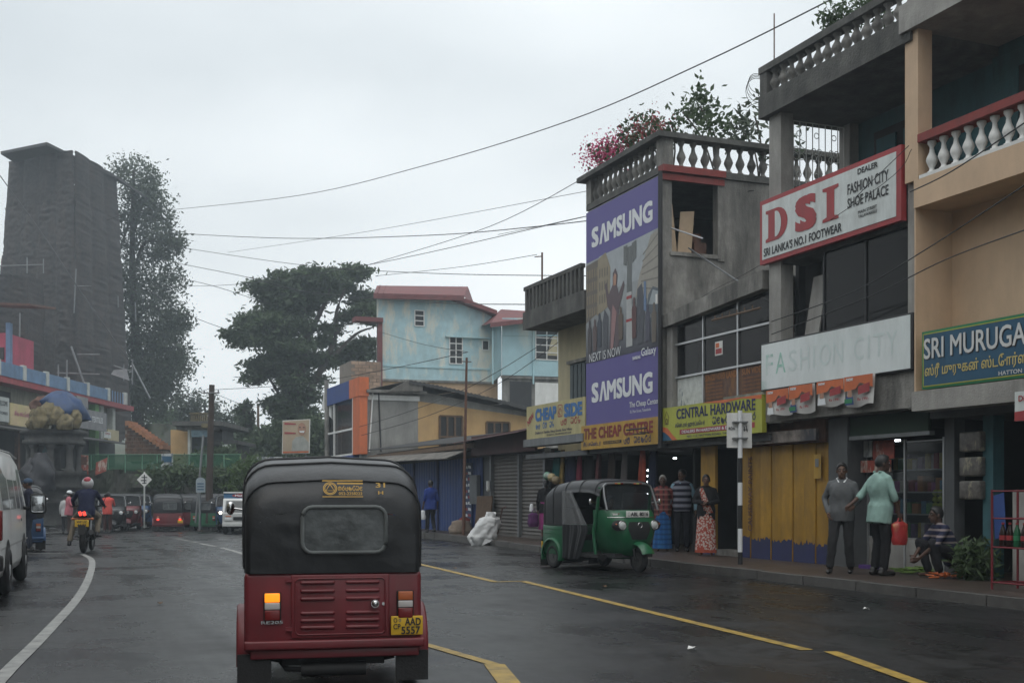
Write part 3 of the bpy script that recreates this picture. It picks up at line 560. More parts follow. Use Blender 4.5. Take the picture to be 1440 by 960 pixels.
# ============================================================ B4 tower with the purple banner
b = thing('tower_building', 'narrow grey concrete building carrying the tall purple phone banner', 'building', (12, 25.2, .13))
g = G(); y = 21.6
g.box(13.38, y, 2.4, 17, y + .22, 8.05); g.box(12.03, y, 2.4, 13.38, y + .22, 6.42); g.box(12.03, y, 6.42, 12.25, y + .22, 8.05)
g.obj('side_wall', M['conc'], b)
g = G(); g.box(12.03, 21.822, 2.4, 12.25, 25.2, 8.05); g.box(12.25, 25.0, 2.4, 17, 25.2, 8.05); g.box(16.8, 21.82, 2.4, 17, 25.0, 8.05); g.obj('wall', M['concl'], b)
g = G(); g.box(13.35, y - .03, 6.3, 13.52, y, 8.05); g.obj('pilaster', M['conc'], b)
g = G(); g.box(12.0, y - .06, 7.90, 13.5, y - .002, 8.03); g.obj('lintel', M['red'], b)
g = G(); g.box(11.98, y - .12, 8.06, 13.5, y + .1, 8.2); g.obj('red_cornice', M['red'], b)
g = G(); g.box(12.0, y + .101, 8.06, 17, 25.25, 8.2); g.box(13.5, y - .05, 8.06, 17, y + .1, 8.2); g.obj('roof_slab', M['concd'], b)
g = G(); g.box(12.25, y + .3, 6.2, 16, 24.9, 6.35); g.box(15.9, y + .3, 6.35, 16, 24.9, 8.0); g.obj('room', M['dark'], b)
g = G(); g.box(12.2, y - .04, 6.34, 13.42, y + .03, 6.42); g.obj('window_sill', M['conc'], b)
for k, (xa, wdt, h, ln) in enumerate(((12.34, .22, 1.15, -.12), (12.56, .34, 1.05, .10), (12.62, .3, .9, .05))):
    g = G(); g.prism([(xa, y + .3 + .03 * k, 6.36), (xa + wdt, y + .3 + .03 * k, 6.36), (xa + wdt + ln, y + .32 + .03 * k, 6.36 + h), (xa + ln, y + .32 + .03 * k, 6.36 + h * .96)], (0, .02, 0))
    g.obj('leaning_board', mat('pale_board', (.45, .33, .22), .7, .12, 4), label=('narrow', 'wide', 'short')[k] + ' pale wooden board leaning inside the open upper window', cat='board', group='boards leaning in the open window')
g = G(); g.box(13.0, y + .35, 6.36, 13.3, y + .65, 6.75); g.box(12.95, y + .42, 6.75, 13.2, y + .6, 6.95); g.obj('cardboard_box', M['rust'], label='small brown boxes piled inside the open upper window', cat='box')
# roof balustrade
g = G(); g.box(11.84, y - .18, 8.76, 12.28, 25.45, 8.87); g.box(12.28, y - .18, 8.76, 17, y + .14, 8.87); g.obj('handrail', M['concd'], b)
bd = baluster_mesh(.56, .10, M['conc'])
for i in range(13): shared(bd, 'baluster', b, (12.12, 21.95 + i * .25, 8.2))
for i in range(15): shared(bd, 'baluster', b, (12.5 + i * .29, y + .05, 8.2))
for xx, yy in ((12.12, y + .06), (12.12, 25.1)): g = G(); g.box(xx - .13, yy - .13, 8.2, xx + .13, yy + .13, 8.76); g.obj('corner_post', M['conc'], b)
g = G(); g.cyl((11.93, 21.52, 2.3), (11.93, 21.52, 8.05), .05, n=8); g.obj('drain_pipe', M['black'], b)
g = G(); g.box(12.05, 21.61, 2.3, 17, 25.19, 2.395); g.obj('ceiling', M['greyint'], b)
g = G(); g.box(16.6, 21.6, .13, 16.8, 29, 2.4); g.obj('shop_back_wall', M['dark'], b)
for ya_ in (25.18, 28.9): g = G(); g.box(12.95, ya_, .13, 16.6, ya_ + .08, 2.28); g.obj('party_wall', M['dark'], b)
g = G(); g.box(11.86, 21.54, 5.3, 11.98, 21.6, 5.5); g.obj('lamp_bracket', M['white'], b)
# flag pole leaning out of the side window
g = G(); g.cyl((12.6, 21.5, 6.5), (12.75, 18.4, 4.75), .02, n=5); g.obj('leaning_pole', M['metal'], label='thin pole leaning from the grey wall down to the glazed shop roof', cat='pole')
g = G(); g.cyl((12.2, 21.55, 6.9), (12.4, 20.6, 6.5), .018, n=5); g.obj('stay_rod', M['alu'], label='short pale rod sticking out beside the purple banner', cat='rod')
# banner
s = thing('advertising_banner', 'tall purple advertising banner with white SAMSUNG lettering and street photograph', 'banner', (12, 25.22, 2.9))
BW, BH = 3.6, 5.12
g = G(); g.box(11.985, 21.62, 2.88, 12.025, 25.22, 8.0); g.obj('panel', M['purple'], s)
F = fX(11.985, 25.22, 2.88)
for zc in (4.46, .83):
    F.text(s, 'S', .50, zc, .37, .47, M['letw'], .035); F.text(s, 'MSUNG', 2.20, zc, 2.16, .46, M['letw'], .035); F.poly(s, [(.72, zc - .225), (.84, zc - .225), (.925, zc + .09), (1.01, zc - .225), (1.13, zc - .225), (.985, zc + .225), (.865, zc + .225)], M['letw'], .006, 'lettering')
P0, P1 = 1.55, 3.98          # printed street picture
def pc(n_, c): return mat('print_' + n_, c, .6, .12, 5)
def gradient_print():
    m = bpy.data.materials.new('print_street'); m.use_nodes = True; t = m.node_tree; bb = t.nodes['Principled BSDF']; bb.inputs['Roughness'].default_value = .6; l = t.links.new
    ge = N(t, 'ShaderNodeNewGeometry'); sp = N(t, 'ShaderNodeSeparateXYZ'); l(ge.outputs['Position'], sp.inputs[0])
    mrr = N(t, 'ShaderNodeMapRange'); mrr.inputs[1].default_value = 4.4; mrr.inputs[2].default_value = 5.6; l(sp.outputs['Z'], mrr.inputs[0])
    cc = N(t, 'ShaderNodeValToRGB'); cc.color_ramp.elements[0].color = (.035, .035, .055, 1); cc.color_ramp.elements[1].color = (.30, .32, .33, 1); l(mrr.outputs[0], cc.inputs[0]); l(cc.outputs[0], bb.inputs['Base Color']); return m
F.poly(s, [(0.0, P0), (3.6, P0), (3.6, 4.04), (0, 3.92)], gradient_print(), .003, 'printed_picture')
F.poly(s, [(0.9, 3.1), (2.9, 3.1), (3.3, 4.02), (.7, 3.96)], pc('sky', (.36, .39, .41)), .0045, 'printed_shape')
F.poly(s, [(0, 2.5), (.75, 2.7), (.75, 3.88), (.6, 3.9), (0, 3.86)], pc('house', (.14, .12, .10)), .006, 'printed_shape')
F.poly(s, [(.6, 2.6), (1.25, 2.75), (1.3, 3.6), (1.05, 4.0), (.65, 3.9)], pc('house2', (.27, .23, .16)), .0075, 'printed_shape')
F.poly(s, [(2.5, 2.75), (3.6, 2.5), (3.6, 4.02), (3.2, 3.95), (2.7, 3.2)], pc('house3', (.32, .30, .26)), .0075, 'printed_shape')
for k in range(5):
    for j in range(4): F.poly(s, [(.06 + k * .13, 2.62 + j * .3), (.13 + k * .13, 2.64 + j * .3), (.13 + k * .13, 2.84 + j * .3), (.06 + k * .13, 2.82 + j * .3)], pc('win', (.22, .18, .12)), .009, 'printed_window')
for k in range(4):
    for j in range(3): F.poly(s, [(.72 + k * .13, 2.85 + j * .3), (.78 + k * .13, 2.86 + j * .3), (.78 + k * .13, 3.06 + j * .3), (.72 + k * .13, 3.05 + j * .3)], pc('win2', (.16, .14, .11)), .009, 'printed_window')
for k in range(6): F.strokes(s, [[(2.75 + k * .02, 2.9 + k * .14), (3.58, 2.75 + k * .24)]], pc('cornice', (.20, .19, .17)), .035, .009, 'printed_line')
F.poly(s, [(2.06, 1.8), (2.32, 1.8), (2.34, 3.9), (2.14, 3.9)], pc('post', (.13, .14, .14)), .010, 'printed_post')
F.poly(s, [(1.95, 3.55), (2.1, 3.5), (2.14, 3.95), (1.95, 3.95)], pc('post', (.13, .14, .14)), .0105, 'printed_lamp'); F.poly(s, [(2.36, 3.5), (2.55, 3.6), (2.55, 3.98), (2.34, 3.95)], pc('post', (.13, .14, .14)), .0105, 'printed_lamp')
F.poly(s, [(2.08, 1.7), (2.38, 1.7), (2.34, 2.9), (2.1, 2.9)], pc('sign', (.40, .41, .41)), .0125, 'printed_post'); F.poly(s, [(2.1, 2.75), (2.34, 2.75), (2.34, 2.82), (2.1, 2.82)], M['signred'], .0145, 'printed_band'); F.poly(s, [(2.08, 2.25), (2.36, 2.25), (2.36, 2.31), (2.08, 2.31)], M['signred'], .0145, 'printed_band')
fig = [(1.25, 1.75), (1.4, 1.75), (1.48, 2.2), (1.55, 1.75), (1.72, 1.78), (1.72, 2.6), (2.0, 3.1), (1.95, 3.2), (1.72, 2.95), (1.62, 3.15), (1.66, 3.38), (1.55, 3.55), (1.42, 3.45), (1.42, 3.2), (1.22, 3.0), (1.1, 3.3), (1.02, 3.25), (1.15, 2.75), (1.3, 2.6)]
F.poly(s, fig, pc('woman', (.11, .08, .09)), .011, 'printed_figure'); F.poly(s, [(1.46, 3.16), (1.58, 3.16), (1.61, 3.38), (1.52, 3.44), (1.45, 3.36)], pc('skin', (.40, .22, .15)), .013, 'printed_face')
F.poly(s, [(1.32, 1.75), (1.44, 1.75), (1.62, 2.55), (1.42, 2.75), (1.36, 2.4)], pc('dress', (.30, .17, .17)), .013, 'printed_dress')
F.poly(s, [(2.62, 1.7), (2.85, 1.7), (2.95, 2.5), (2.8, 3.0), (2.6, 2.9), (2.55, 2.4)], pc('figure2', (.07, .075, .09)), .011, 'printed_figure'); F.poly(s, [(.95, 1.75), (1.15, 1.75), (1.2, 2.5), (1.0, 2.7), (.9, 2.4)], pc('figure2', (.07, .075, .09)), .0108, 'printed_figure')
F.poly(s, [(2.98, 2.15), (3.6, 2.02), (3.6, 2.75), (3.3, 2.85), (3.1, 2.7)], pc('car', (.10, .12, .14)), .012, 'printed_car'); F.poly(s, [(3.12, 2.5), (3.58, 2.42), (3.56, 2.7), (3.3, 2.78)], pc('carglass', (.32, .36, .38)), .014, 'printed_car_window'); F.poly(s, [(3.02, 2.22), (3.2, 2.2), (3.2, 2.28), (3.04, 2.32)], pc('carlamp', (.5, .5, .45)), .014, 'printed_car_lamp')
F.poly(s, [(2.9, 2.4), (3.02, 2.36), (3.0, 3.0), (2.9, 3.02)], pc('bluefig', (.13, .2, .33)), .0135, 'printed_figure')
for k, (a_, b2_, h_, c_) in enumerate(((.22, 1.72, .85, (.06, .055, .06)), (.50, 1.80, .75, (.10, .07, .07)), (.74, 1.86, .8, (.05, .06, .08)), (1.82, 1.9, .75, (.12, .09, .07)), (2.46, 1.86, .9, (.10, .045, .045)), (3.08, 1.72, .8, (.07, .07, .10)), (3.36, 1.66, .85, (.13, .11, .09)))):
    w_ = .09; F.poly(s, [(a_ - w_, b2_), (a_ + w_, b2_), (a_ + w_ * 1.25, b2_ + h_ * .72), (a_ + w_ * .5, b2_ + h_ * .8), (a_ + w_ * .55, b2_ + h_ * .95), (a_, b2_ + h_), (a_ - w_ * .55, b2_ + h_ * .95), (a_ - w_ * .5, b2_ + h_ * .8), (a_ - w_ * 1.25, b2_ + h_ * .72)], pc('crowd%d' % k, c_), .0152 + .0004 * k, 'printed_figure')
F.text(s, 'NEXT IS NOW', 1.02, 1.66, 1.62, .20, M['letw'], -.008, .02); F.text(s, 'Galaxy', 3.13, 1.48, .66, .22, M['letw'], .012, .02); F.text(s, 'SAMSUNG', 2.58, 1.42, .36, .07, M['letw'], .03, .02)
F.text(s, 'The Cheap Center', 2.88, .40, 1.32, .16, M['letw'], .01); F.text(s, '35, Main Street, Talawakele', 2.72, .26, .95, .07, M['letw'], 0)
# THE CHEAP CENTRE sign
s = thing('shop_sign', 'yellow sign with red letters THE CHEAP CENTRE under the purple banner', 'sign', (12, 25.38, 2.4))
g = G(); g.box(11.93, 21.6, 2.39, 11.985, 25.38, 2.96); g.obj('panel', M['signyel'], s)
F = fX(11.93, 25.38, 2.39); F.text(s, 'THE CHEAP CENTRE', 1.86, .37, 3.4, .27, M['red'], .035)
F.text(s, 'சீப் சென்டர்', .60, .12, .95, .13, M['navy'], .008); sinhala(F, s, ['va', 'pa', ' ', 'sa', 'e', 'na', 'ta', 'ra'], 2.2, .06, 1.3, .15, M['navy']); F.poly(s, [(1.2, .09), (2.1, .09), (2.1, .16), (1.2, .16)], M['black'], .004, 'black_band'); F.text(s, 'NO.35 MAIN STREET', 1.65, .125, .8, .04, M['signyel'], .01, .01)
g = G(); g.cyl((11.7, 21.7, 2.72), (11.7, 22.6, 2.72), .018, n=5); g.cyl((11.7, 22.0, 2.64), (11.93, 22.0, 2.64), .015, n=5); g.cyl((11.7, 21.75, 2.6), (11.7, 22.3, 2.62), .012, n=5); g.obj('bracket', M['black'], s)
# ============================================================ B5 cream building with railed balcony
b = thing('shop_house', 'pale yellow building with dark slatted balcony left of the purple banner', 'building', (12, 29, .13))
M['palecream'] = mat('pale_cream_wall', (.50, .44, .28), .85, .1, 1.5, .3, 40, dirt=.4, dcol=(.16, .15, .12))
g = G(); g.box(12.9, 25.21, 2.4, 17, 28.9, 5.75); g.obj('wall', M['palecream'], b)
g = G(); g.box(11.95, 25.26, 5.74, 17, 29.1, 6.2); g.obj('balcony_slab', M['concd'], b)
g = G(); g.box(11.97, 25.5, 6.78, 12.1, 29.1, 6.88); g.box(12.1, 28.97, 6.78, 15, 29.1, 6.88); g.obj('handrail', M['concd'], b)
g = G(); g.box(-.05, -.055, 0, .05, .055, .58); bs = g.mesh('railing_slat', M['concd'])
for i in range(15): shared(bs, 'railing_slat', b, (12.03, 25.6 + i * .24, 6.2))
for i in range(9): shared(bs, 'railing_slat', b, (12.3 + i * .3, 29.03, 6.2))
g = G(); g.box(12.87, 26.3, 3.75, 12.9, 28.05, 4.75); wo = g.obj('window', mat('teal_grey', (.08, .10, .11), .7), b)
for i in range(7): g = G(); g.box(12.85, 26.35 + i * .25, 3.8, 12.87, 26.53 + i * .25, 4.7); g.obj('shutter_slat', mat('teal_grey', (.08, .10, .11), .7), wo)
g = G(); g.box(12.8, 26.2, 4.75, 12.95, 28.15, 4.83); g.obj('window_head', M['conc'], wo)
g = G(); g.box(12.0, 25.2, 2.28, 17, 29, 2.4); g.obj('ceiling', M['greyint'], b)
g = G(); g.cyl((12.3, 28.6, 6.88), (12.3, 28.6, 7.75), .025, n=6); g.cyl((12.15, 28.75, 7.65), (12.3, 28.6, 7.65), .015, n=5); g.obj('roof_post', M['rust'], label='short wire post standing on the dark slatted balcony', cat='post')
s = thing('shop_sign', 'cream sign reading NEW CHEAP SIDE in blue letters', 'sign', (12, 28.85, 2.8))
g = G(); g.box(11.96, 25.24, 2.80, 12.06, 28.85, 3.66); g.obj('panel', M['signcream'], s)
g = G(); g.box(11.9, 25.24, 2.60, 12.3, 28.95, 2.79); g.obj('sign_ledge', M['metal'], s)
F = fX(11.96, 28.85, 2.80); M['letblue'] = mat('letter_blue', (.03, .14, .36), .5, .1)
F.text(s, 'CHEAP', 1.28, .60, 1.35, .34, M['letblue'], .05); F.text(s, 'SIDE', 2.95, .60, 1.05, .34, M['letblue'], .05); F.text(s, 'NEW', .28, .52, .46, .16, M['signred'], .04, rot=.5)
F.strokes(s, [[(2.06, .48), (2.30, .48), (2.30, .76), (2.06, .76), (2.06, .48)], arc(2.18, .6, .06, .08, 0, 300)], M['signred'], .03)
sinhala(F, s, ['na', 'va', ' ', 'ta', 'pa', ' ', 'sa', 'da'], .62, .24, 1.2, .16, M['letblue']); sinhala(F, s, ['va', 'pa', ' ', 'sa', 'ta', 'da'], 2.2, .26, 1.2, .16, M['signred'])
F.text(s, 'Dealers in Textiles, Fancy Goods, Food Ware.', 1.75, .13, 2.3, .085, M['navy'], .008, shear=.2); F.text(s, '35 MAIN ST, TALAWAKELE 052-2258', 2.1, .05, 1.5, .05, M['navy'], .006)
# ============================================================ B6 two grey roller shutters
b = thing('lockup_shop', 'single storey lock-up with two closed grey roller shutters', 'building', (12.4, 33.8, .13))
M['shut'] = mat('shutter_grey', (.115, .105, .095), .6, .15, 3, dirt=.45)
def rollershutter(y0, y1, X, z1, m, parent):
    g = G(); nz_ = 46; sec = []
    for i in range(nz_ + 1):
        z = .13 + (z1 - .13) * i / nz_; xx = X + (.012 if i % 2 else -.012); sec.append([(xx, y0, z), (xx, y1, z)])
    v = [p for q in sec for p in q]; g.add(v, [(2 * i, 2 * i + 1, 2 * i + 3, 2 * i + 2) for i in range(nz_)]); g.box(X - .03, y0, .13, X + .02, y1, .2); return g.obj('roller_shutter', m, parent)
rollershutter(29.0, 30.78, 12.62, 2.56, M['shut'], b); rollershutter(30.92, 33.0, 12.62, 2.56, M['shut'], b)
for yy in (28.93, 30.78, 33.0): g = G(); g.box(12.52, yy, .13, 12.7, yy + .14, 2.6); g.obj('shutter_post', M['metal'], b)
g = G(); g.box(12.62, 33.14, .13, 12.8, 33.85, 2.6); g.box(12.9, 29.0, .13, 13.1, 33.8, 2.6); g.obj('wall', M['greyint'], b)
g = G(); g.box(12.25, 28.95, 2.52, 12.32, 34.0, 3.12); g.obj('fascia_sheet', M['maroon'], b)
def corrugated(name, p0, p1, dv, pitch, amp, m, parent, th=None):
    """sheet whose ridges run along dv; p0->p1 is the eave"""
    p0, p1, dv = Vector(p0), Vector(p1), Vector(dv); n_ = max(4, int((p1 - p0).length / pitch * 2)); nm = (p1 - p0).cross(dv).normalized(); a, c = [], []
    for i in range(n_ + 1):
        q = p0 + (p1 - p0) * i / n_ + nm * (amp if i % 2 else -amp); a.append(tuple(q)); c.append(tuple(q + dv))
    g = G(); g.add(a + c, [(i, i + 1, n_ + 2 + i, n_ + 1 + i) for i in range(n_)]); return g.obj(name, m, parent)
corrugated('roof_sheet', (11.75, 28.9, 3.0), (11.75, 34.3, 2.92), (2.4, 0, .5), .11, .012, M['maroon'], b)
g = G(); g.cyl((12.45, 33.05, 1.55), (12.45, 33.05, 1.75), .06, n=8); g.ell((12.45, 33.05, 1.5), (.06, .06, .08)); g.obj('wall_lamp', M['white'], label='small white bulkhead lamp between the grey and blue shutters', cat='lamp')
g = G(); g.box(12.5, 28.95, 2.5, 13.2, 33.8, 2.58); g.obj('ceiling', M['dark'], b)
# B7 blue shutter shop with corrugated roof
b = thing('lockup_shop', 'long single storey shop closed with deep blue corrugated shutters', 'building', (12.4, 46, .13))
M['blueshut'] = mat('blue_shutter', (.025, .06, .20), .55, .2, 2, .1, dirt=.45, dcol=(.02, .025, .05))
g = G(); n_ = 170; v = []
for i in range(n_ + 1):
    yy = 33.9 + 12.2 * i / n_; xx = 12.6 + (.015 if (i // 2) % 2 else -.015); v += [(xx, yy, .13), (xx, yy, 2.5)]
g.add(v, [(2 * i, 2 * i + 1, 2 * i + 3, 2 * i + 2) for i in range(n_)]); g.obj('blue_shutter', M['blueshut'], b)
g = G(); g.box(12.58, 33.88, 2.5, 12.75, 46.2, 3.0); g.box(13.0, 33.9, .13, 13.2, 46.2, 2.9); g.obj('wall', M['dark'], b)
for yy in (35.6, 38.2, 41.0): g = G(); g.box(12.53, yy, .13, 12.585, yy + .08, 2.5); g.obj('shutter_post', M['navy'], b)
M['tinold'] = mat('old_tin', (.16, .15, .135), .75, .35, 2, .3, 20, dirt=.7, dcol=(.03, .03, .028)); M['tindark'] = mat('dark_tin', (.05, .05, .05), .8, .3, 2, .3, 20)
corrugated('awning_sheet', (11.55, 34.2, 2.45), (11.55, 46.2, 2.62), (.85, 0, .30), .19, .025, M['tinold'], b)
corrugated('roof_sheet', (12.2, 33.5, 2.96), (12.2, 46.3, 3.15), (3.5, 0, .55), .17, .025, M['tindark'], b)
g = G(); g.box(12.2, 33.6, 2.78, 12.26, 46.2, 2.92); g.obj('fascia_board', M['wood'], b)
g = G(); g.box(12.53, 34.75, .2, 12.565, 35.45, 2.35); po = g.obj('poster_column', mat('sticker_base', (.03, .05, .12), .5, .3), label='column of torn blue and white stickers on the blue shutter', cat='poster')
F = fX(12.53, 35.45, .2)
for k in range(11):
    for j in range(2): F.poly(po, [(.06 + j * .32, .08 + k * .19), (.34 + j * .32, .06 + k * .19), (.32 + j * .32, .14 + k * .19), (.08 + j * .32, .17 + k * .19)], M['letw'] if (k + j) % 3 else M['signred'], .005, 'sticker')
g = G(); g.box(12.44, 34.05, 1.05, 12.56, 34.7, 1.95); g.obj('meter_board', M['metal'], label='pale grey metal box on the wall by the blue shutter', cat='box')
# ============================================================ B8 grey and yellow building with hipped tin roof
b = thing('corner_building', 'corner building with grey plaster and ochre side wall under a low tin roof', 'building', (12, 46.6, .13))
Y8 = 46.6
M['ochre'] = mat('ochre_wall', (.52, .34, .16), .85, .12, 1.2, .3, 25, dirt=.30, dcol=(.25, .14, .06)); xg = onY(588, 545, Y8)[0]
g = G(); g.prism([(12.02, Y8, .13), (xg, Y8, .13), (xg, Y8, 5.45), (12.02, Y8, 5.6)], (0, .25, 0)); g.obj('grey_wall', M['mortar'], b)
g = G(); g.prism([(xg + .002, Y8, .13), (20.2, Y8, .13), (20.2, Y8, 4.62), (xg + .002, Y8, 5.22)], (0, .25, 0)); g.obj('ochre_wall', M['ochre'], b)
g = G(); g.prism([(xg, Y8 + .02, 5.1), (20.2, Y8 + .02, 4.5), (20.2, Y8 + .02, 4.75), (xg, Y8 + .02, 5.65)], (0, .2, 0)); g.obj('gable_wall', M['mortar'], b)
g = G(); g.box(12.3, Y8 - .05, 5.22, xg + .05, Y8 - .002, 5.42); g.obj('white_band', M['white'], b)
g = G(); g.box(12.2, Y8 - .3, 5.5, xg + .3, Y8 + 7, 5.62); g.obj('parapet_slab', M['conc'], b)
xr = onY(570, 537, Y8)[0]
for k in range(6):
    t0, t1 = k / 6, (k + 1) / 6; xA = xr + (20.6 - xr) * t0; xB = xr + (20.6 - xr) * t1; f = lambda t: 6.02 - 1.25 * (t ** 1.15)
    g = G(); n_ = 12; v = []
    for i in range(n_ + 1):
        x = xA + (xB - xA) * i / n_; tt = t0 + (t1 - t0) * i / n_; z = f(tt) + (.02 if i % 2 else -.02) + .012 * (k % 2); v += [(x, Y8 - .55, z - .14), (x, Y8 - .55, z), (x, Y8 + 6, z + .2)]
    g.add(v, [(3 * i, 3 * i + 1, 3 * i + 4, 3 * i + 3) for i in range(n_)] + [(3 * i + 1, 3 * i + 2, 3 * i + 5, 3 * i + 4) for i in range(n_)]); g.obj('roof_sheet', M['tindark'], b)
g = G(); g.prism([(xr - .9, Y8 - .45, 5.55), (xr, Y8 - .5, 6.04), (xr + .6, Y8 - .5, 5.85), (xr + .6, Y8 - .5, 5.6)], (0, .1, 0)); g.obj('roof_gable', M['tinold'], b)
def window_on_y(b, x0, x1, z0, z1, Y, fm, gm, nx=2, nz=1, th=.05):
    g = G(); g.box(x0, Y - .012, z0, x1, Y - .002, z1); wo = g.obj('window', gm, b)
    for i in range(nx + 1):
        x = x0 + (x1 - x0) * i / nx; g = G(); g.box(x - th / 2, Y - .06, z0, x + th / 2, Y - .013, z1); g.obj('frame', fm, wo)
    for i in range(nz + 1):
        z = z0 + (z1 - z0) * i / nz; g = G(); g.box(x0, Y - .055, z - th / 2, x1, Y - .0135, z + th / 2); g.obj('frame', fm, wo)
    return wo
a0, z0_ = onY(618, 625, Y8); a1, z1_ = onY(650, 587, Y8)
window_on_y(b, a0, a1, 2.9, z1_ + .05, Y8, M['wood'], M['dark'], 3, 2, .08)
a0, z0_ = onY(684, 615, Y8); a1, z1_ = onY(716, 594, Y8); window_on_y(b, a0, a1, 3.0, z1_, Y8, M['wood'], M['dark'], 3, 2, .08)
g = G(); g.cyl((12.35, Y8 - .05, 3.1), (12.5, Y8 - .05, 5.5), .035, n=6); g.obj('drain_pipe', M['white'], b); g = G(); g.cyl((12.85, Y8 - .05, 3.1), (12.75, Y8 - .05, 5.5), .03, n=6); g.obj('drain_pipe', M['black'], b)
# shop front of the corner building towards the street: orange and blue bands round a glazed bay
g = G(); g.box(11.93, 46.45, 3.0, 12.25, 47.6, 5.55); g.obj('orange_pilaster', M['orange'], b)
g = G(); g.box(11.90, 46.4, 5.35, 12.3, 48.1, 6.12); g.obj('orange_band', M['orange'], b)
g = G(); g.box(11.90, 48.1, 5.35, 12.3, 52.6, 6.12); g.obj('blue_band', M['bluepaint'], b)
g = G(); g.box(11.93, 47.6, 2.7, 12.3, 52.6, 3.0); g.obj('blue_band', M['bluepaint'], b)
g = G(); g.box(12.35, 47.6, 3.0, 12.4, 52.6, 5.35); g.obj('curtain', mat('grey_curtain', (.20, .19, .175), .9, .3, 6), b)
for yy in (47.62, 51.0):
    g = G(); g.box(11.93, yy, 3.0, 12.0, yy + .1, 5.35); g.obj('mullion', M['white'], b)
for zz in (3.0, 4.05): g = G(); g.box(11.935, 47.7, zz, 11.995, 52.4, zz + .08); g.obj('transom', M['white'], b)
for k in range(2): 
    for j in range(2): g = G(); g.box(12.02, 47.75 + k * 2.3, 3.1 + j * 1.05, 12.03, 49.95 + k * 2.3, 4.05 + j * 1.25); g.obj('window_pane', M['glass'], b)
g = G(); g.box(12.3, 46.86, 3, 18, 52.6, 3.1); g.box(14, 46.9, 3.1, 14.2, 52.5, 5.4); g.box(11.95, 52.6, 0, 18, 52.8, 6.0); g.box(12.2, 46.9, .1, 12.4, 52.6, 2.7); g.obj('wall', M['greyint'], b)
g = G(); g.obox(dep(463, 572, 53), (.06, 1.9, .7), (R(22), 0, R(5))); g.obj('hanging_sign', M['white'], label='small white signboard projecting from the orange and blue shop front', cat='sign')
g = G(); g.cyl(dep(461, 700, 53), dep(459, 534, 53), .13, .1, 8); g.obj('utility_pole', M['conc'], label='concrete pole beside the orange and blue shop front', cat='pole')
# brick annexe
b = thing('brick_annexe', 'small unplastered brick block left of the blue house', 'building', (14, 58, 0))
M['brick'] = mat('pale_brick', (.36, .25, .18), .9, .2, 3, .3, dirt=.35, rnd=.2); M['joint'] = mat('brick_joint', (.22, .19, .16), .95)
xa, za = onY(494, 507, 57.5); xb, zb = onY(528, 540, 57.5)
g = G(); g.box(xa, 57.52, 0, xb + .3, 60, za); g.obj('core', M['joint'], b)
nb = 0
for r_ in range(9):
    for c_ in range(4):
        wb = (xb + .25 - xa) / 4; g = G(); ox = (r_ % 2) * wb * .5; x0 = xa + c_ * wb + ox; x1 = min(x0 + wb - .03, xb + .25)
        if x1 - x0 < .1: continue
        z = za - .17 * (r_ + 1); g.box(x0, 57.49 + random.uniform(-.006, .006), z, x1, 57.53, z + .145); g.obj('brick', M['brick'], b)
# ============================================================ B9 pale blue house on the slope behind
b = thing('house', 'pale blue weathered house with maroon roofs above the tin roofs', 'house', (20, 62, 0))
M['bluewall'] = mat('flaking_blue_wall', (.40, .57, .61), .85, .16, 2.0, .25, 30, col2=(.66, .66, .58), thr=(.46, .54), dirt=.22, dcol=(.30, .33, .30))
M['bluewall2'] = mat('blue_wall', (.40, .59, .64), .85, .10, 1.0, .25, 30, col2=(.56, .60, .54), thr=(.52, .66), dirt=.2, dcol=(.28, .32, .32))
M['roofm'] = mat('maroon_roof', (.17, .055, .055), .7, .2, 2, .1, dirt=.3); M['buff'] = mat('buff_wall', (.52, .36, .22), .85, .15, 1.5, dirt=.3, dcol=(.2, .13, .09))
Y9 = 62
def P9(px, py, Y=Y9): x, z = onY(px, py, Y); return (x, Y, z)
def wall9(name, pts, m, d=.3, Y=Y9): rd = Vector(ray(min(q[0] for q in pts) - 4)); rd = rd / rd.length * d; g = G(); g.prism([P9(x, y, Y) for x, y in pts], (rd.x, rd.y, 0)); return g.obj(name, m, b)
wall9('wall', [(530, 533), (700, 538.3), (700, 450), (690, 444), (648, 424), (640, 414), (530, 412)], M['bluewall'], 6)
wall9('lower_wall', [(530, 533.5), (700, 538.8), (700, 640), (530, 640)], M['buff'], 5.8)
g = G(); a, c = P9(528, 533.5), P9(690, 538); g.prism([(a[0], Y9 - .12, a[2] - .08), (c[0], Y9 - .12, c[2] - .08), (c[0], Y9 - .12, c[2] + .04), (a[0], Y9 - .12, a[2] + .04)], (0, .115, 0)); g.obj('floor_band', M['conc'], b)
def band9(pa, pb, th=.1, m=None, pr=.05, Y=Y9): a, c = P9(*pa, Y), P9(*pb, Y); g = G(); g.prism([(a[0], Y - pr, a[2] - th), (c[0], Y - pr, c[2] - th), (c[0], Y - pr, c[2]), (a[0], Y - pr, a[2])], (0, pr - .002, 0)); g.obj('moulding', m or M['bluewall2'], b)
band9((536, 512), (688, 518)); band9((626, 472), (688, 475), .08, pr=.2)
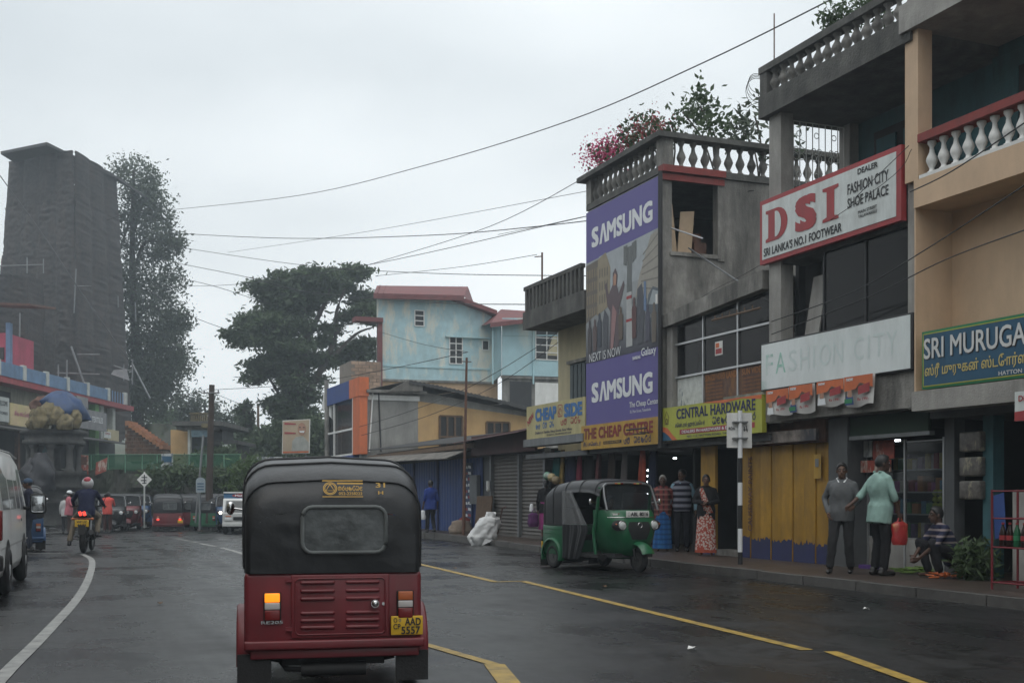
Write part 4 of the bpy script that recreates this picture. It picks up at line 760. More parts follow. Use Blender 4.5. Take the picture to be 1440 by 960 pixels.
# roofs
def roof9(name, pts, dv, th=.12, m=None):
    g = G(); g.prism([tuple(p) for p in pts], dv); return g.obj(name, m or M['roofm'], b)
a, c, d_, e_ = P9(526, 419.5, Y9 - .7), P9(648, 422, Y9 - .7), P9(653, 405, Y9 + 1.6), P9(530, 404, Y9 + 1.6); bk1, bk2 = P9(655, 418, Y9 + 5), P9(533, 416, Y9 + 5)
roof9('roof', [(a[0], Y9 - .7, a[2]), (c[0] + .2, Y9 - .7, c[2]), (c[0] + .2, Y9 - .7, c[2] + .28), (a[0], Y9 - .7, a[2] + .28)], (0, .14, 0))
g = G(); g.add([(a[0], Y9 - .7, a[2] + .28), (c[0] + .2, Y9 - .7, c[2] + .28), (d_[0] + .2, Y9 + 1.6, d_[2] + .1), (e_[0], Y9 + 1.6, e_[2] + .1), bk1, bk2], [(0, 1, 2, 3), (3, 2, 4, 5)]); mro = g.obj('roof', M['roofm'], b)
for k in range(14):
    x = a[0] + (c[0] - a[0]) * (k + .5) / 14; g = G(); g.tube([(x, Y9 - .7, a[2] + .30), (e_[0] + (d_[0] - e_[0]) * (k + .5) / 14, Y9 + 1.6, e_[2] + .12)], .035, 5); g.obj('roof_ridge', M['roofm'], mro)
g = G(); g.prism([(c[0] + .2, Y9 - .7, c[2] + .26), (c[0] + .55, Y9 - .3, c[2] - .10), (d_[0] + .8, Y9 + 2.2, d_[2] - .8), (d_[0] + .2, Y9 + 1.6, d_[2] + .1)], (.06, 0, -.1)); g.obj('roof_end', M['roofm'], b)
p, q = P9(634, 424), P9(694, 446); g = G(); g.prism([(p[0], Y9 - .6, p[2] + .05), (q[0], Y9 - .6, q[2] + .05), (q[0], Y9 - .6, q[2] + .30), (p[0], Y9 - .6, p[2] + .30)], (0, 6.5, 0)); g.obj('lean_to_roof', M['roofm'], b)
p, q = P9(497, 456), P9(533, 452); g = G(); g.box(p[0], Y9 - .5, q[2] - .1, q[0] + .1, Y9 + .3, q[2] + .14); g.obj('porch_roof', M['roofm'], b); g = G(); g.box(q[0] - .15, Y9 - .35, 3, q[0] + .1, Y9 - .1, q[2] - .1); g.obj('drain_pipe', M['roofm'], b)
# right wing
YW = 60.5
x690, x785 = P9(704, 0, YW)[0], P9(800, 0, YW)[0]
wall9('wall', [(706, 527), (800, 530), (800, 447), (706, 447)], M['bluewall2'], 5, YW)
xs_ = P9(692, 0, Y9 - .01)[0]; g = G(); g.prism([(x690 - .002, YW + .002, P9(706, 527, YW)[2]), (xs_, Y9 - .004, P9(692, 538, Y9)[2]), (xs_, Y9 - .004, P9(692, 455, Y9)[2]), (x690 - .002, YW + .002, P9(706, 450, YW)[2])], (.1, .1, 0)); g.obj('wall', M['bluewall2'], b)
wall9('lower_wall', [(706, 530), (800, 533), (800, 640), (706, 640)], M['conc'], 4.8, YW)
p, q = P9(682, 460, YW), P9(810, 445, YW); rr_ = P9(700, 443, YW)
g = G(); g.add([(p[0], YW - .9, p[2] + .1), (q[0], YW - .9, q[2] + .1), (q[0] + .8, YW + 1.8, q[2] + .45), (rr_[0] + .9, YW + 1.8, q[2] + .45), (p[0] + .35, Y9 + .3, p[2] + .3)], [(0, 1, 2, 3), (0, 3, 4)]); g.obj('roof', M['roofm'], b)
g = G(); g.prism([(p[0], YW - .9, p[2] - .12), (q[0], YW - .9, q[2] - .12), (q[0], YW - .9, q[2] + .12), (p[0], YW - .9, p[2] + .12)], (0, .1, 0)); g.obj('gutter', M['roofm'], b)
band9((706, 470), (800, 471), .08, pr=.06, Y=YW); band9((704, 528), (800, 531), .14, M['conc'], .1, YW)
def win9(px0, py0, px1, py1, Y, nx, nz, m=None):
    A_, B2 = P9(px0, py1, Y), P9(px1, py0, Y); return window_on_y(b, A_[0], B2[0], A_[2], B2[2], Y, m or M['white'], M['dark'], nx, nz, .055)
win9(632, 474, 650, 511, Y9, 2, 4); win9(583, 437, 596, 458, Y9, 1, 3); win9(678, 479, 687, 492, Y9, 1, 1); win9(753, 466, 784, 505, YW, 2, 4)
A_ = P9(768, 502, YW); g = G(); g.prism([(A_[0] + .05, YW - .02, A_[2] + .1), (A_[0] + .8, YW - .02, A_[2] + .1), (A_[0] + .8, YW - .02, A_[2] + 1.2), (A_[0] + .4, YW - .02, A_[2] + 1.2)], (0, .006, 0)); g.obj('curtain', M['palecream'], b)
A_ = P9(717, 572, YW); B2 = P9(747, 537, YW); g = G(); g.box(A_[0], YW - .05, A_[2], B2[0], YW - .003, B2[2]); g.obj('door', M['dark'], b)
A_ = P9(752, 572, YW); B2 = P9(788, 539, YW); g = G(); g.box(A_[0], YW - .06, A_[2], B2[0], YW - .003, B2[2]); g.obj('white_panel', M['white'], b)
for px in (692, 749):
    A_, B2 = P9(px, 540, YW), P9(px, 465, YW); g = G(); g.cyl((A_[0], YW - .1, A_[2]), (B2[0], YW - .1, B2[2]), .05, n=6); g.obj('drain_pipe', M['bluewall2'], b)
# tall iron pole in front of the low shops
xk, yk, _ = gr(656, 755, .13)
g = G(); zt = CAMH - (490 - HORY) / FPX * math.hypot(xk, yk) * .995
g.tube([(11.75, 33.3, .1), (11.8, 33.3, 3.0), (11.85, 33.3, zt)], .05, 7, True, [.055, .045, .035]); g.cyl((11.7, 33.3, zt - .12), (12.0, 33.3, zt - .12), .015, n=5); o = g.obj('utility_pole', M['rust'], label='thin rusty iron pole in front of the blue and grey shutters', cat='pole')
# ============================================================ unseen rows opposite and behind the camera, added to shade the street
for label, x0, x1, ya, yb, hts, wm in (('unseen plain shop house across the street, added for its shade', -15.0, -7.2, -34, 37, (11.4, 12.2, 10.6, 12.6, 11.2, 11.8), ('palecream', 'concl', 'mortar')), ('unseen plain shop house past the cream building, added for its shade', 12.4, 18.0, -36, 2.9, (8.2, 9.2, 8.6), ('concl', 'palecream', 'mortar'))):
    k_ = len(hts); L_ = (yb - ya) / k_; sgn = 1 if x0 < 0 else -1; xf = x1 if x0 < 0 else x0
    for i in range(k_):
        y0, y1 = ya + i * L_, ya + (i + 1) * L_ - .02; h = hts[i]
        b = thing('shop_house', f'{("first", "second", "third", "fourth", "fifth", "sixth")[i]} {label}', 'building', (xf, (y0 + y1) / 2, 0), 0, 'unseen shop houses added to shade the street')
        g = G(); g.box(x0, y0, -.3, x1, y1, h); g.obj('wall', MATS.get('pale_cream_wall', M['concl']) if wm[i % 3] == 'palecream' else M[wm[i % 3]], b)
        g = G(); g.box(xf - .01 * sgn, y0 + .05, 2.9, xf + 1.1 * sgn, y1 - .05, 3.05); g.obj('canopy', M['concd'], b)
        for q in range(3):
            c = y0 + (q + .5) * L_ / 3; g = G(); g.box(xf, c - L_ / 7, .1, xf + .05 * sgn, c + L_ / 7, 2.5); g.obj('shutter', M['shut'] if 'shut' in M else M['metal'], b)
            for z in (3.6, 6.0):
                if z + 1.5 < h: g = G(); g.box(xf, c - .7, z, xf + .04 * sgn, c + .7, z + 1.4); g.obj('window', M['dark'], b)
# ============================================================ far and left side, laid out in a frame turned with the side street (x right, y along it)
def turned(p): return (p[0] * cY + p[1] * sY, -p[0] * sY + p[1] * cY, p[2])
def cf(px, py, D): return ((px - 720) / FPX * D, D, CAMH - (py - HORY) / FPX * D)
def thingC(name, label, cat, p, group=None):
    o = thing(name, label, cat, turned(p), 0, group); o.rotation_euler = (0, 0, -YAW); o['_o'] = tuple(p); return o
def objC(g, name, m, label=None, cat=None, kind=None, base=None, group=None):
    p = base or (np.mean([q[0] for q in g.v]), np.mean([q[1] for q in g.v]), min(q[2] for q in g.v)); p = tuple(float(q) for q in p)
    me = g.mesh(name, m, p); o = bpy.data.objects.new(name, me); COL.objects.link(o); o.location = turned(p); o.rotation_euler = (0, 0, -YAW); o['_o'] = p
    return tag(o, label, cat, group, kind)
M['stone'] = mat('mossy_stone', (.055, .055, .045), .9, .5, 1.6, .9, 5, col2=(.03, .045, .02), thr=(.45, .6), dirt=.5, streak=False)
M['darkstone'] = mat('dark_stone', (.075, .075, .072), .85, .4, 3, .5, 15, dirt=.6)
# ---- terrace behind the retaining wall
g = G(); NX, NY = 40, 30; vv = []
for j in range(NY + 1):
    for i in range(NX + 1):
        px = -420 + 1650 * i / NX; D = 57.2 + (250 - 57.2) * (j / NY) ** 1.7
        wx = (px - 720) / FPX * D; z = 2.42 + (D - 57) * .035
        if px > 330: z -= min(2.6, (px - 330) * .024) * max(0, 1 - (D - 57) / 60)
        if D > 110: z += (D - 110) * .03
        vv.append((wx, D + .6 * noise.noise((wx * .2, D * .2, 0)), z + .25 * noise.noise((wx * .15, D * .1, 3))))
g.add(vv, [(j * (NX + 1) + i, j * (NX + 1) + i + 1, (j + 1) * (NX + 1) + i + 1, (j + 1) * (NX + 1) + i) for j in range(NY) for i in range(NX)], True)
objC(g, 'terrain', M['soil'], kind='structure', base=(0, 100, 0))
# ---- retaining wall
g = G(); NX, NZ = 120, 12; vv = []
xa, xb = cf(60, 0, 56)[0], cf(400, 0, 58)[0]
for j in range(NZ + 1):
    for i in range(NX + 1):
        f = i / NX; x = xa + (xb - xa) * f; D = 56 + 1.6 * f; h = 2.55 + .12 * f - max(0, f - .82) * 6; z = -.05 + (h + .05) * j / NZ
        d = .16 * noise.noise((x * 1.6, z * 1.9, 1)) + .09 * noise.noise((x * 5, z * 5, 4)); vv.append((x, D - d + .12 * j / NZ, z))
g.add(vv, [(j * (NX + 1) + i, j * (NX + 1) + i + 1, (j + 1) * (NX + 1) + i + 1, (j + 1) * (NX + 1) + i) for j in range(NZ) for i in range(NX)], False)
n0 = len(g.v); 
g.add([(xa, 56.2, 2.5), (xb, 57.8, 2.0), (xb, 60, 2.2), (xa, 60, 2.6)], [(0, 1, 2, 3)])
objC(g, 'retaining_wall', M['stone'], 'dark mossy stone retaining wall behind the row of three-wheelers', 'wall')
# ---- green mesh fence on the wall
fe = thingC('mesh_fence', 'green wire mesh fence on top of the stone retaining wall', 'fence', cf(225, 660, 56.4))
M['mesh'] = glass('green_mesh', (.03, .13, .07), .8, .55); M['meshpost'] = mat('mesh_post', (.10, .22, .15), .7, .2)
pxs = [107, 128, 152, 176, 200, 221, 243, 266, 290, 315, 338]
for i, px in enumerate(pxs):
    D = 56.1 + (px - 60) / 340 * 1.7; x = (px - 720) / FPX * D; z0 = 2.5 + .05 * i / 10; g = G(); g.cyl((x, D, z0 - .1), (x, D, z0 + .80), .03, n=6); g.obj('post', M['meshpost'], fe)
    if i < len(pxs) - 1:
        D2 = 56.1 + (pxs[i + 1] - 60) / 340 * 1.7; x2 = (pxs[i + 1] - 720) / FPX * D2
        g = G(); g.prism([(x + .03, D, z0), (x2 - .03, D2, z0), (x2 - .03, D2, z0 + .76), (x + .03, D, z0 + .76)], (0, .01, 0)); g.obj('mesh_panel', M['mesh'], fe)
        g = G(); g.cyl((x, D - .02, z0 + .78), (x2, D2 - .02, z0 + .78), .022, n=5); g.obj('rail', M['meshpost'], fe)
M['pred'] = mat('poster_red', (.30, .06, .04), .6, .5, 8, col2=(.5, .42, .36), thr=(.5, .56)); M['pwhite'] = mat('poster_mixed', (.42, .44, .44), .6, .3, 8, col2=(.12, .14, .16), thr=(.5, .55))
for k, (q, m_, lb) in enumerate((([(108, 666), (124, 667), (124, 640), (108, 639)], 'pred', 'red and white paper poster tied to the left end of the mesh fence'), ([(134, 668), (149, 662), (151, 643), (135, 650)], 'pred', 'crumpled red poster sagging from the mesh fence'), ([(226, 660), (243, 657), (243, 637), (227, 638)], 'pwhite', 'white printed banner hung in the middle of the mesh fence'))):
    g = G(); D = 55.7; g.prism([cf(x, y, D) for x, y in q], (0, .03, 0)); o = objC(g, 'poster', M[m_], lb, 'poster')
    x0, x1, y0, y1 = q[0][0] + 2, q[1][0] - 2, q[3][1] + 3, q[0][1] - 5
    if k != 1:
        g = G(); g.prism([cf(x0, (y0 * .4 + y1 * .6), D - .03), cf(x1, (y0 * .4 + y1 * .6), D - .03), cf(x1, y0, D - .03), cf(x0, y0, D - .03)], (0, .01, 0)); g.obj('print', M['rust'] if k == 0 else M['signblue'], o)
        g = G(); g.prism([cf(x0, y1 + 3, D - .03), cf(x1, y1 + 3, D - .03), cf(x1, y1, D - .03), cf(x0, y1, D - .03)], (0, .01, 0)); g.obj('print', M['black'], o)
# ---- long building with blue parapet on the left
XL = -28.0
def pl(px, py): D = XL * FPX / (px - 720); return (XL, D, CAMH - (py - HORY) / FPX * D)
b = thingC('shop_row', 'two storey shop row with blue parapet panels and a red ledge', 'building', (XL, 70, 2.6))
M['parblue'] = mat('parapet_blue', (.13, .22, .36), .8, .2, 1.5, .3, dirt=.45, dcol=(.08, .10, .12)); M['ledger'] = mat('ledge_red', (.33, .06, .07), .75, .2, 2, dirt=.35)
M['postw'] = mat('post_white', (.50, .52, .50), .8, .15, 3, dirt=.4); M['tealdoor'] = mat('teal_door', (.035, .11, .13), .7, .3, 3, dirt=.4)
g = G(); g.box(XL - .7 + .5, 52, 7.60, XL - 6, 87.5, 7.95); g.obj('ledge', M['ledger'], b)
pys = [58.5, 61.6] + [pl(px, 0)[1] for px in (2, 38, 70, 99, 127, 156, 180)]
for i, y in enumerate(pys):
    g = G(); g.box(XL - .34, y - .2, 7.95, XL - .1, y + .2, 8.82); g.obj('parapet_post', M['postw'], b)
    if i < len(pys) - 2: g = G(); g.box(XL - .3, y + .2, 7.95, XL - .16, pys[i + 1] - .2, 8.72); g.obj('parapet_panel', M['parblue'], b)
y = pys[-2]
for k in range(7): g = G(); g.cyl((XL - .25, y + .5 + k * .55, 7.95), (XL - .25, y + .5 + k * .55, 8.75), .05, n=5); g.obj('railing_bar', M['parblue'], b)
g = G(); g.box(XL - 1.2, 52, 5.1, XL - 6, 86, 7.6); g.obj('wall', mat('cream_dim', (.25, .25, .20), .85, .25, 1, dirt=.55), b)
g = G(); g.box(XL - 1.1, 52, 2.4, XL - 6, 86, 5.1); g.obj('wall', M['dark'], b)
g = G(); g.prism([(XL + 1.2, 52, 4.85), (XL - 1.1, 52, 5.3), (XL - 1.1, 84, 5.3), (XL + 1.2, 84, 4.85)], (0, 0, .07)); g.obj('awning', M['tindark'], b)
for y0, y1, m_ in ((55, 66, 'tealdoor'), (72, 75, 'tealdoor'), (76.5, 78.5, 'tealdoor')):
    n_ = int((y1 - y0) / .6)
    for k in range(n_): g = G(); g.box(XL - 1.09, y0 + k * .6, 2.5, XL - 1.02, y0 + k * .6 + .56, 4.9); g.obj('door_plank', M[m_], b)
for y0 in (60.5, 66.5): g = G(); g.box(XL - .2, y0, 2.5, XL + .0, y0 + .3, 5.0); g.obj('door_post', M['rust'], b)
yp = pl(150, 0)[1]; g = G(); g.box(XL - 1.05, yp - .5, 2.5, XL - .6, yp + .2, 7.6); g.obj('green_pillar', mat('light_green', (.17, .38, .13), .8, .15), b)
for px in (158, 174): yp = pl(px, 0)[1]; g = G(); g.box(XL - 1.1, yp - .3, 5.1, XL - .7, yp + .3, 7.6); g.obj('pillar', M['postw'], b)
for px in (8, 22, 163): yp = pl(px, 0)[1]; g = G(); g.box(XL - 1.2, yp, 5.6, XL - 1.14, yp + 2.0, 7.3); g.obj('window', M['dark'], b)
g = G(); g.box(XL - 1.1, pl(160, 0)[1], 5.1, XL - .4, pl(175, 0)[1], 6.0); g.obj('balcony_front', M['palecream'], b)
def board(px0, px1, yt, yb, m_, lb, tx=None, tm=None, tw=.7):
    a, c = pl(px0, yb), pl(px1, yb); s = thingC('shop_sign', lb, 'sign', (XL - .1, a[1], a[2])); zt, zb = pl(px0, yt)[2], a[2]
    g = G(); g.box(XL - .1, a[1], zb, XL, c[1], zt); g.obj('panel', m_, s)
    if tx:
        F = Face((XL + .01, a[1], zb), (0, 1, 0), (0, 0, 1), (1, 0, 0)); Lg = c[1] - a[1]
        for k, (t_, fb, fh) in enumerate(tx): F.text(s, t_, Lg / 2, (zt - zb) * fb, Lg * tw, (zt - zb) * fh, tm, .02)
    return s
board(-6, 13, 556, 591, mat('sign_grey_white', (.40, .43, .42), .6, .1), 'grey white signboard at the far left above the shop awning', (('WELCOME', .75, .2), ('STORES', .35, .12)), M['black'])
board(14.5, 50, 566, 597, mat('sign_peach', (.52, .40, .25), .6, .2, .6, col2=(.5, .45, .2), thr=(.45, .6)), 'peach and yellow signboard on the left shop row', (('சிவ ஸ்டோர்ஸ்', .55, .3),), mat('pinklet', (.4, .12, .2), .6))
board(111, 150, 573, 601, mat('sign_dull', (.20, .20, .21), .6, .3, 1.5), 'dull grey signboard with worn print on the left shop row', (('LAND TEXTILES', .55, .3),), M['letw'])
board(108, 124, 556, 571, mat('sign_dull', (.20, .20, .21), .6, .3, 1.5), 'small grey signboard just under the red ledge')
board(146.5, 156, 606, 615, M['signw'], 'tiny red and white sign on the light green pillar', (('OPEN', .7, .3),), M['signred'])
# pink upper house at the picture edge
b = thingC('pink_house', 'pink upper storey wall rising behind the blue parapet at the left edge', 'house', cf(-6, 508, 72))
p0, p1 = cf(-30, 520, 72), cf(10, 468, 72); g = G(); g.box(p0[0], 72, p0[2], p1[0], 76, p1[2]); g.obj('wall', mat('pink_wall', (.42, .07, .12), .8, .15, 1, dirt=.3), b)
g = G(); g.box(p1[0], 71.8, p0[2], p1[0] + .25, 72.2, p1[2] + .6); g.obj('post', M['parblue'], b)
p0, p1 = cf(-20, 431, 72), cf(52, 428, 72); g = G(); g.prism([(p0[0], 71, p0[2]), (p1[0], 71, p0[2] - .1), (p1[0], 75, p0[2] + .3), (p0[0], 75, p0[2] + .4)], (0, 0, .12)); g.obj('roof', M['rust'], b)
p0, p1 = cf(-5, 505, 71.8), cf(4, 488, 71.8); g = G(); g.box(p0[0], 71.9, p0[2], p1[0], 71.99, p1[2]); g.obj('window', M['dark'], b)
# ---- building under scaffold netting
b = thingC('scaffolded_tower', 'tall building wrapped in dark torn scaffold netting', 'building', cf(90, 640, 92))
M['net'] = mat('dark_netting', (.040, .038, .038), .95, .5, 4, .6, 9, col2=(.068, .056, .050), thr=(.42, .66), dirt=.5, dcol=(.018, .018, .019), streak=True, dscale=2.5, rnd=.16)
c0, c1 = cf(108, 620, 88), cf(104, 212, 88); l0, l1 = cf(-18, 620, 94), cf(14, 228, 94); r0, r1 = cf(186, 620, 95), cf(163, 250, 95)
def hung(A0, A1, B0, B1, lv, n, amp, seams=4):              # overlapping hung sheets, ragged at the foot
    A0, A1, B0, B1 = [Vector(q) for q in (A0, A1, B0, B1)]
    for k in range(lv):
        v0, v1 = max(0, (k - .12) / lv), (k + 1) / lv; nx, nz = n, 34; nm = (B0 - A0).cross(A1 - A0).normalized(); nm = -nm if nm.y > 0 else nm; vv = []
        for j_ in range(nz + 1):
            for i_ in range(nx + 1):
                u, f = i_ / nx, j_ / nz; q = (A0 * (1 - u) + B0 * u); q1 = (A1 * (1 - u) + B1 * u); rag = (.10 / lv * 4) * (noise.noise((u * 9 + k * 3, k, 1)) + .6 * noise.noise((u * 30, k, 4))) if f < 1 else 0
                vz = v0 + (v1 - v0) * f + rag * (1 - f) * .35; p = q + (q1 - q) * vz
                seam = abs(math.sin(math.pi * u * seams)); sw = .55 * seam ** .6 + .5 * noise.noise((p.x * .9, p.z * 4.2 + .7 * p.x, k)) * seam + .35 * noise.noise((p.x * 3, p.z * 8 + p.x, 5)) - .35 * (1 - f) + .25 * noise.noise((p.x * .35, p.z * .5, 9))
                vv.append(tuple(p + nm * amp * (sw + .25)))
        g = G(); g.add(vv, [(j_ * (nx + 1) + i_, j_ * (nx + 1) + i_ + 1, (j_ + 1) * (nx + 1) + i_ + 1, (j_ + 1) * (nx + 1) + i_) for j_ in range(nz) for i_ in range(nx)], True); g.obj('netting', M['net'], b)
hung(l0, l1, c0, c1, 6, 84, .30, 4); hung(c0, c1, r0, r1, 6, 64, .28, 3)
g = G(); g.prism([(l1[0] + .6, 96, 2), (c1[0], 89.6, 2), (r1[0] - 1.0, 96.2, 2), (r1[0] - 3.2, 103, 2), (l1[0], 103, 2)], (0, 0, c1[2] - 4.2)); g.obj('building_core', M['concd'], b)
e = cf(-22, 640, 84), cf(62, 368, 84); hung(cf(-30, 600, 84), cf(-30, 385, 84), cf(40, 600, 83.5), cf(40, 387, 83.5), 4, 48, .28, 3); hung(cf(40, 600, 83.5), cf(40, 387, 83.5), cf(64, 600, 87), cf(62, 393, 87), 4, 30, .25, 1)
q0, q1, q2 = cf(1, 217, 91), cf(66, 204, 87), cf(168, 253, 94)
g = G(); g.prism([q0, q1, (q1[0] + 1.5, 99, q1[2] + .5), (q0[0], 101, q0[2] + .2)], (0, 0, .22)); g.obj('roof_sheet', M['tindark'], b); g = G(); g.prism([q1, q2, (q2[0], 103, q2[2] + .3), (q1[0] + 1.5, 99, q1[2] + .5)], (0, 0, .2)); g.obj('roof_sheet', M['tindark'], b)
for (xa_, ya_, xb_, yb_, D, r_) in ((107, 378, 104, 440, 87, .05), (104, 402, 128, 402, 87, .035), (38, 362, 38, 384, 82, .04), (61, 364, 61, 384, 82, .04), (0, 374, 62, 372, 82, .04), (100, 487, 118, 538, 80, .07), (94, 506, 94, 545, 80, .06), (82, 512, 82, 540, 80, .05), (80, 524, 140, 526, 80, .04), (108, 498, 140, 498, 84, .04), (166, 416, 166, 432, 92, .04), (190, 425, 191, 452, 93, .05), (186, 505, 186, 540, 90, .06), (174, 512, 174, 535, 90, .05), (160, 514, 186, 522, 90, .05), (28, 440, 27, 505, 82, .05), (186, 512, 211, 560, 78, .07)):
    g = G(); g.cyl(cf(xa_, ya_, D), cf(xb_, yb_, D), r_, n=6); g.obj('scaffold_pole', M['metal'], b)
g = G(); g.prism([cf(156, 526, 86), cf(182, 535, 86), cf(178, 519, 86), cf(160, 520, 86)], (0, .05, 0)); g.obj('loose_sheet', mat('grey_sheet', (.25, .26, .27), .8, .3, 2), b)
# ---- stone monument with sacks and a blue tarpaulin
mo = thingC('stone_monument', 'round stone pavilion monument with columns on a stepped plinth', 'monument', cf(76, 735, 55.5)); mo['_o'] = cf(76, 735, 55.5)
mc = cf(76, 0, 55.5)[0]; zz = lambda y: CAMH - (y - HORY) / FPX * 55.5
g = G(); g.lathe([(1.75, -.05), (1.75, .9), (1.9, .95), (1.9, 1.1)], (mc, 55.5, 0), 12); g.lathe([(1.65, 1.1), (1.65, 1.6), (1.8, 1.65), (1.8, 1.75)], (mc, 55.5, 0), 12); g.lathe([(1.45, 1.75), (1.45, 2.2), (1.55, 2.25), (1.55, 2.45)], (mc, 55.5, 0), 12); g.obj('plinth', M['darkstone'], mo)
for k in range(8):
    a = 2 * math.pi * (k + .3) / 8; x, y = mc + 1.1 * math.cos(a), 55.5 + 1.1 * math.sin(a); g = G(); g.lathe([(.24, 0), (.24, .1), (.17, .18), (.15, 1.0), (.18, 1.06), (.24, 1.15), (.24, 1.25)], (x, y, 2.45), 10); g.obj('column', M['darkstone'], mo)
g = G(); g.lathe([(1.3, 3.7), (1.42, 3.72), (1.42, 3.9), (1.3, 3.95), (1.35, 4.15), (1.5, 4.2), (1.55, 4.35), (1.3, 4.4), (.2, 4.42)], (mc, 55.5, 0), 12); g.obj('entablature', M['darkstone'], mo)
for k in range(8):
    a = 2 * math.pi * (k + .5) / 8; g = G(); g.lathe([(.16, 0), (.16, .08), (.1, .14), (.1, .5), (.16, .55), (.16, .62)], (mc + .95 * math.cos(a), 55.5 + .95 * math.sin(a), 4.4), 8); g.obj('upper_column', M['darkstone'], mo)
M['tarp'] = mat('blue_tarpaulin', (.010, .040, .12), .5, .25, 2, .3, 5, dirt=.25); M['tarpd'] = mat('dark_tarpaulin', (.03, .03, .035), .6, .3, 3)
g = G(); secs = []
for i in range(11):
    t = i / 10; secs.append([])
    for k in range(28):
        a = 2 * math.pi * k / 28; r_ = (1.02 * math.sin(math.pi / 2 * min(1, t * 1.25 + .06)) + .1 * t) * (1 + .10 * math.sin(a * 7 + t * 4) * t + .40 * noise.noise((math.cos(a) * 1.3, math.sin(a) * 1.3, t * 2)) + .14 * noise.noise((math.cos(a) * 5, math.sin(a) * 5, t * 5)))
        secs[-1].append((mc + .5 + r_ * math.cos(a) * .85, 55.3 + r_ * math.sin(a) * .9, 6.22 - 1.45 * t ** 1.5 + .16 * math.sin(2 * a + 1) * t + .12 * noise.noise((math.cos(a) * 2, math.sin(a) * 2, t * 3 + 7))))
g.loft(secs, True, True); objC(g, 'tarpaulin', M['tarp'], 'blue tarpaulin bundled over the top of the stone monument', 'tarpaulin')
M['sack'] = mat('yellow_sack', (.17, .14, .075), .85, .4, 5, .4, 20, dirt=.4)
def sackmesh(g, c, r_, h, seed, rough=.55):
    secs = []; lx, ly = .25 * noise.noise((seed, 1, 1)), .2 * noise.noise((seed, 2, 5))
    for i in range(13):
        t = i / 12; pr = .62 + .42 * math.sin(math.pi * min(1, .12 + t * .95)) - .35 * max(0, t - .75) * 4 * .5; secs.append([])
        for k in range(20):
            a = 2 * math.pi * k / 20; q = max(.05, pr) * r_ * (1 + rough * noise.noise((math.cos(a) * 1.5 + seed, math.sin(a) * 1.5, t * 2.6 + seed)) + .5 * rough * noise.noise((math.cos(a) * 4 + seed, math.sin(a) * 4, t * 7))); secs[-1].append((c[0] + q * math.cos(a) + lx * t * h, c[1] + q * math.sin(a) + ly * t * h, c[2] + h * t + .10 * h * noise.noise((math.cos(a) * 2, math.sin(a) * 2, seed + t * 2)) * t))
    return g.loft(secs)
for k, (px, py, D, r_, h, lb) in enumerate(((51, 604, 54.3, .38, .95, 'leftmost yellow sack leaning out over the monument rim'), (57, 602, 53.9, .36, 1.0, 'yellow sack second from the left on the monument rim'), (68, 597, 54.2, .42, 1.0, 'largest yellow sack at the front of the monument top'), (80, 597, 54.2, .36, .85, 'yellow sack directly below the blue tarpaulin'), (91, 604, 54.0, .34, .7, 'slumped yellow sack low on the right of the monument rim'), (106, 602, 54.6, .26, .85, 'narrow yellow sack at the right end of the monument rim'), (57, 578, 55.2, .4, .7, 'brown bundle beside the blue tarpaulin'))):
    g = G(); sackmesh(g, cf(px, py, D), r_, h, k * 3.1); objC(g, 'sack', M['sack'] if k < 6 else M['rust'], lb, 'sack', group='sacks on the stone monument')
for k, (px, py, r_, h, lb) in enumerate(((58, 690, .52, 1.7, 'dark tarpaulin heap hanging against the left of the monument'), (46, 684, .42, 1.3, 'smaller dark heap at the left foot of the monument columns'))):
    g = G(); sackmesh(g, cf(px, py, 53.4), r_, h, 20 + k, .75); objC(g, 'tarpaulin_heap', M['tarpd'], lb, 'tarpaulin')
# ---- brick stair, bank and small porch building on the terrace
st = thingC('brick_stair', 'brick stair flank with orange stepped coping beside the left shop row', 'stairs', cf(200, 640, 74))
D = 74; M['darkbrick'] = mat('dark_brick', (.12, .065, .04), .9, .35, 4, .4, 15, dirt=.4, rnd=.25)
g = G(); g.prism([cf(176, 648, D), cf(229, 648, D), cf(229, 634, D), cf(176, 597, D)], (0, 1.5, 0)); g.obj('flank_wall', M['joint'], st)
for r_ in range(9):
    for c_ in range(10):
        x0, x1 = 176 + c_ * 5.6 + (r_ % 2) * 2.5, 176 + c_ * 5.6 + (r_ % 2) * 2.5 + 5.0; y1 = 600 + r_ * 5; yl_ = 597 + (x0 - 176) * .70
        if y1 < yl_ + 1 or x1 > 229: continue
        p, q = cf(x0, y1 + 4.4, D - .05), cf(x1, y1, D - .05); g = G(); g.box(p[0], D - .05 + random.uniform(-.01, .01), p[2], q[0], D + .01, q[2]); g.obj('brick', M['darkbrick'], st)
for k in range(11): x = 176 + k * 4.8; y = 596 + k * 3.3; p, q = cf(x, y + 2, D - .2), cf(x + 5.2, y - 4.5, D - .2); g = G(); g.box(p[0], D - .25, p[2], q[0], D + 1.6, q[2]); g.obj('coping_block', mat('coping_orange', (.33, .15, .075), .85, .25, 4, rnd=.2), st)
b = thingC('porch_building', 'small flat roofed building with a railed roof beside the wooden utility pole', 'building', cf(280, 652, 70)); D = 70
def bx(name, px0, py0, px1, py1, D0, D1, m, par=None): p, q = cf(px0, py1, D0), cf(px1, py0, D0); g = G(); g.box(p[0], D0, p[2], q[0], D1, q[2]); return g.obj(name, m, par or b)
bx('roof_slab', 242, 592, 312, 598, 69, 76, M['concd']); bx('roof_beam', 248, 598.2, 300, 604, 69.5, 71, M['conc']); bx('wall', 240, 604, 266, 652, 71.5, 75, M['ochre']); bx('wall', 266, 604, 312, 660, 72, 75, M['greyint']); bx('pillar', 264, 604, 267.5, 655, 69.6, 70, M['postw'])
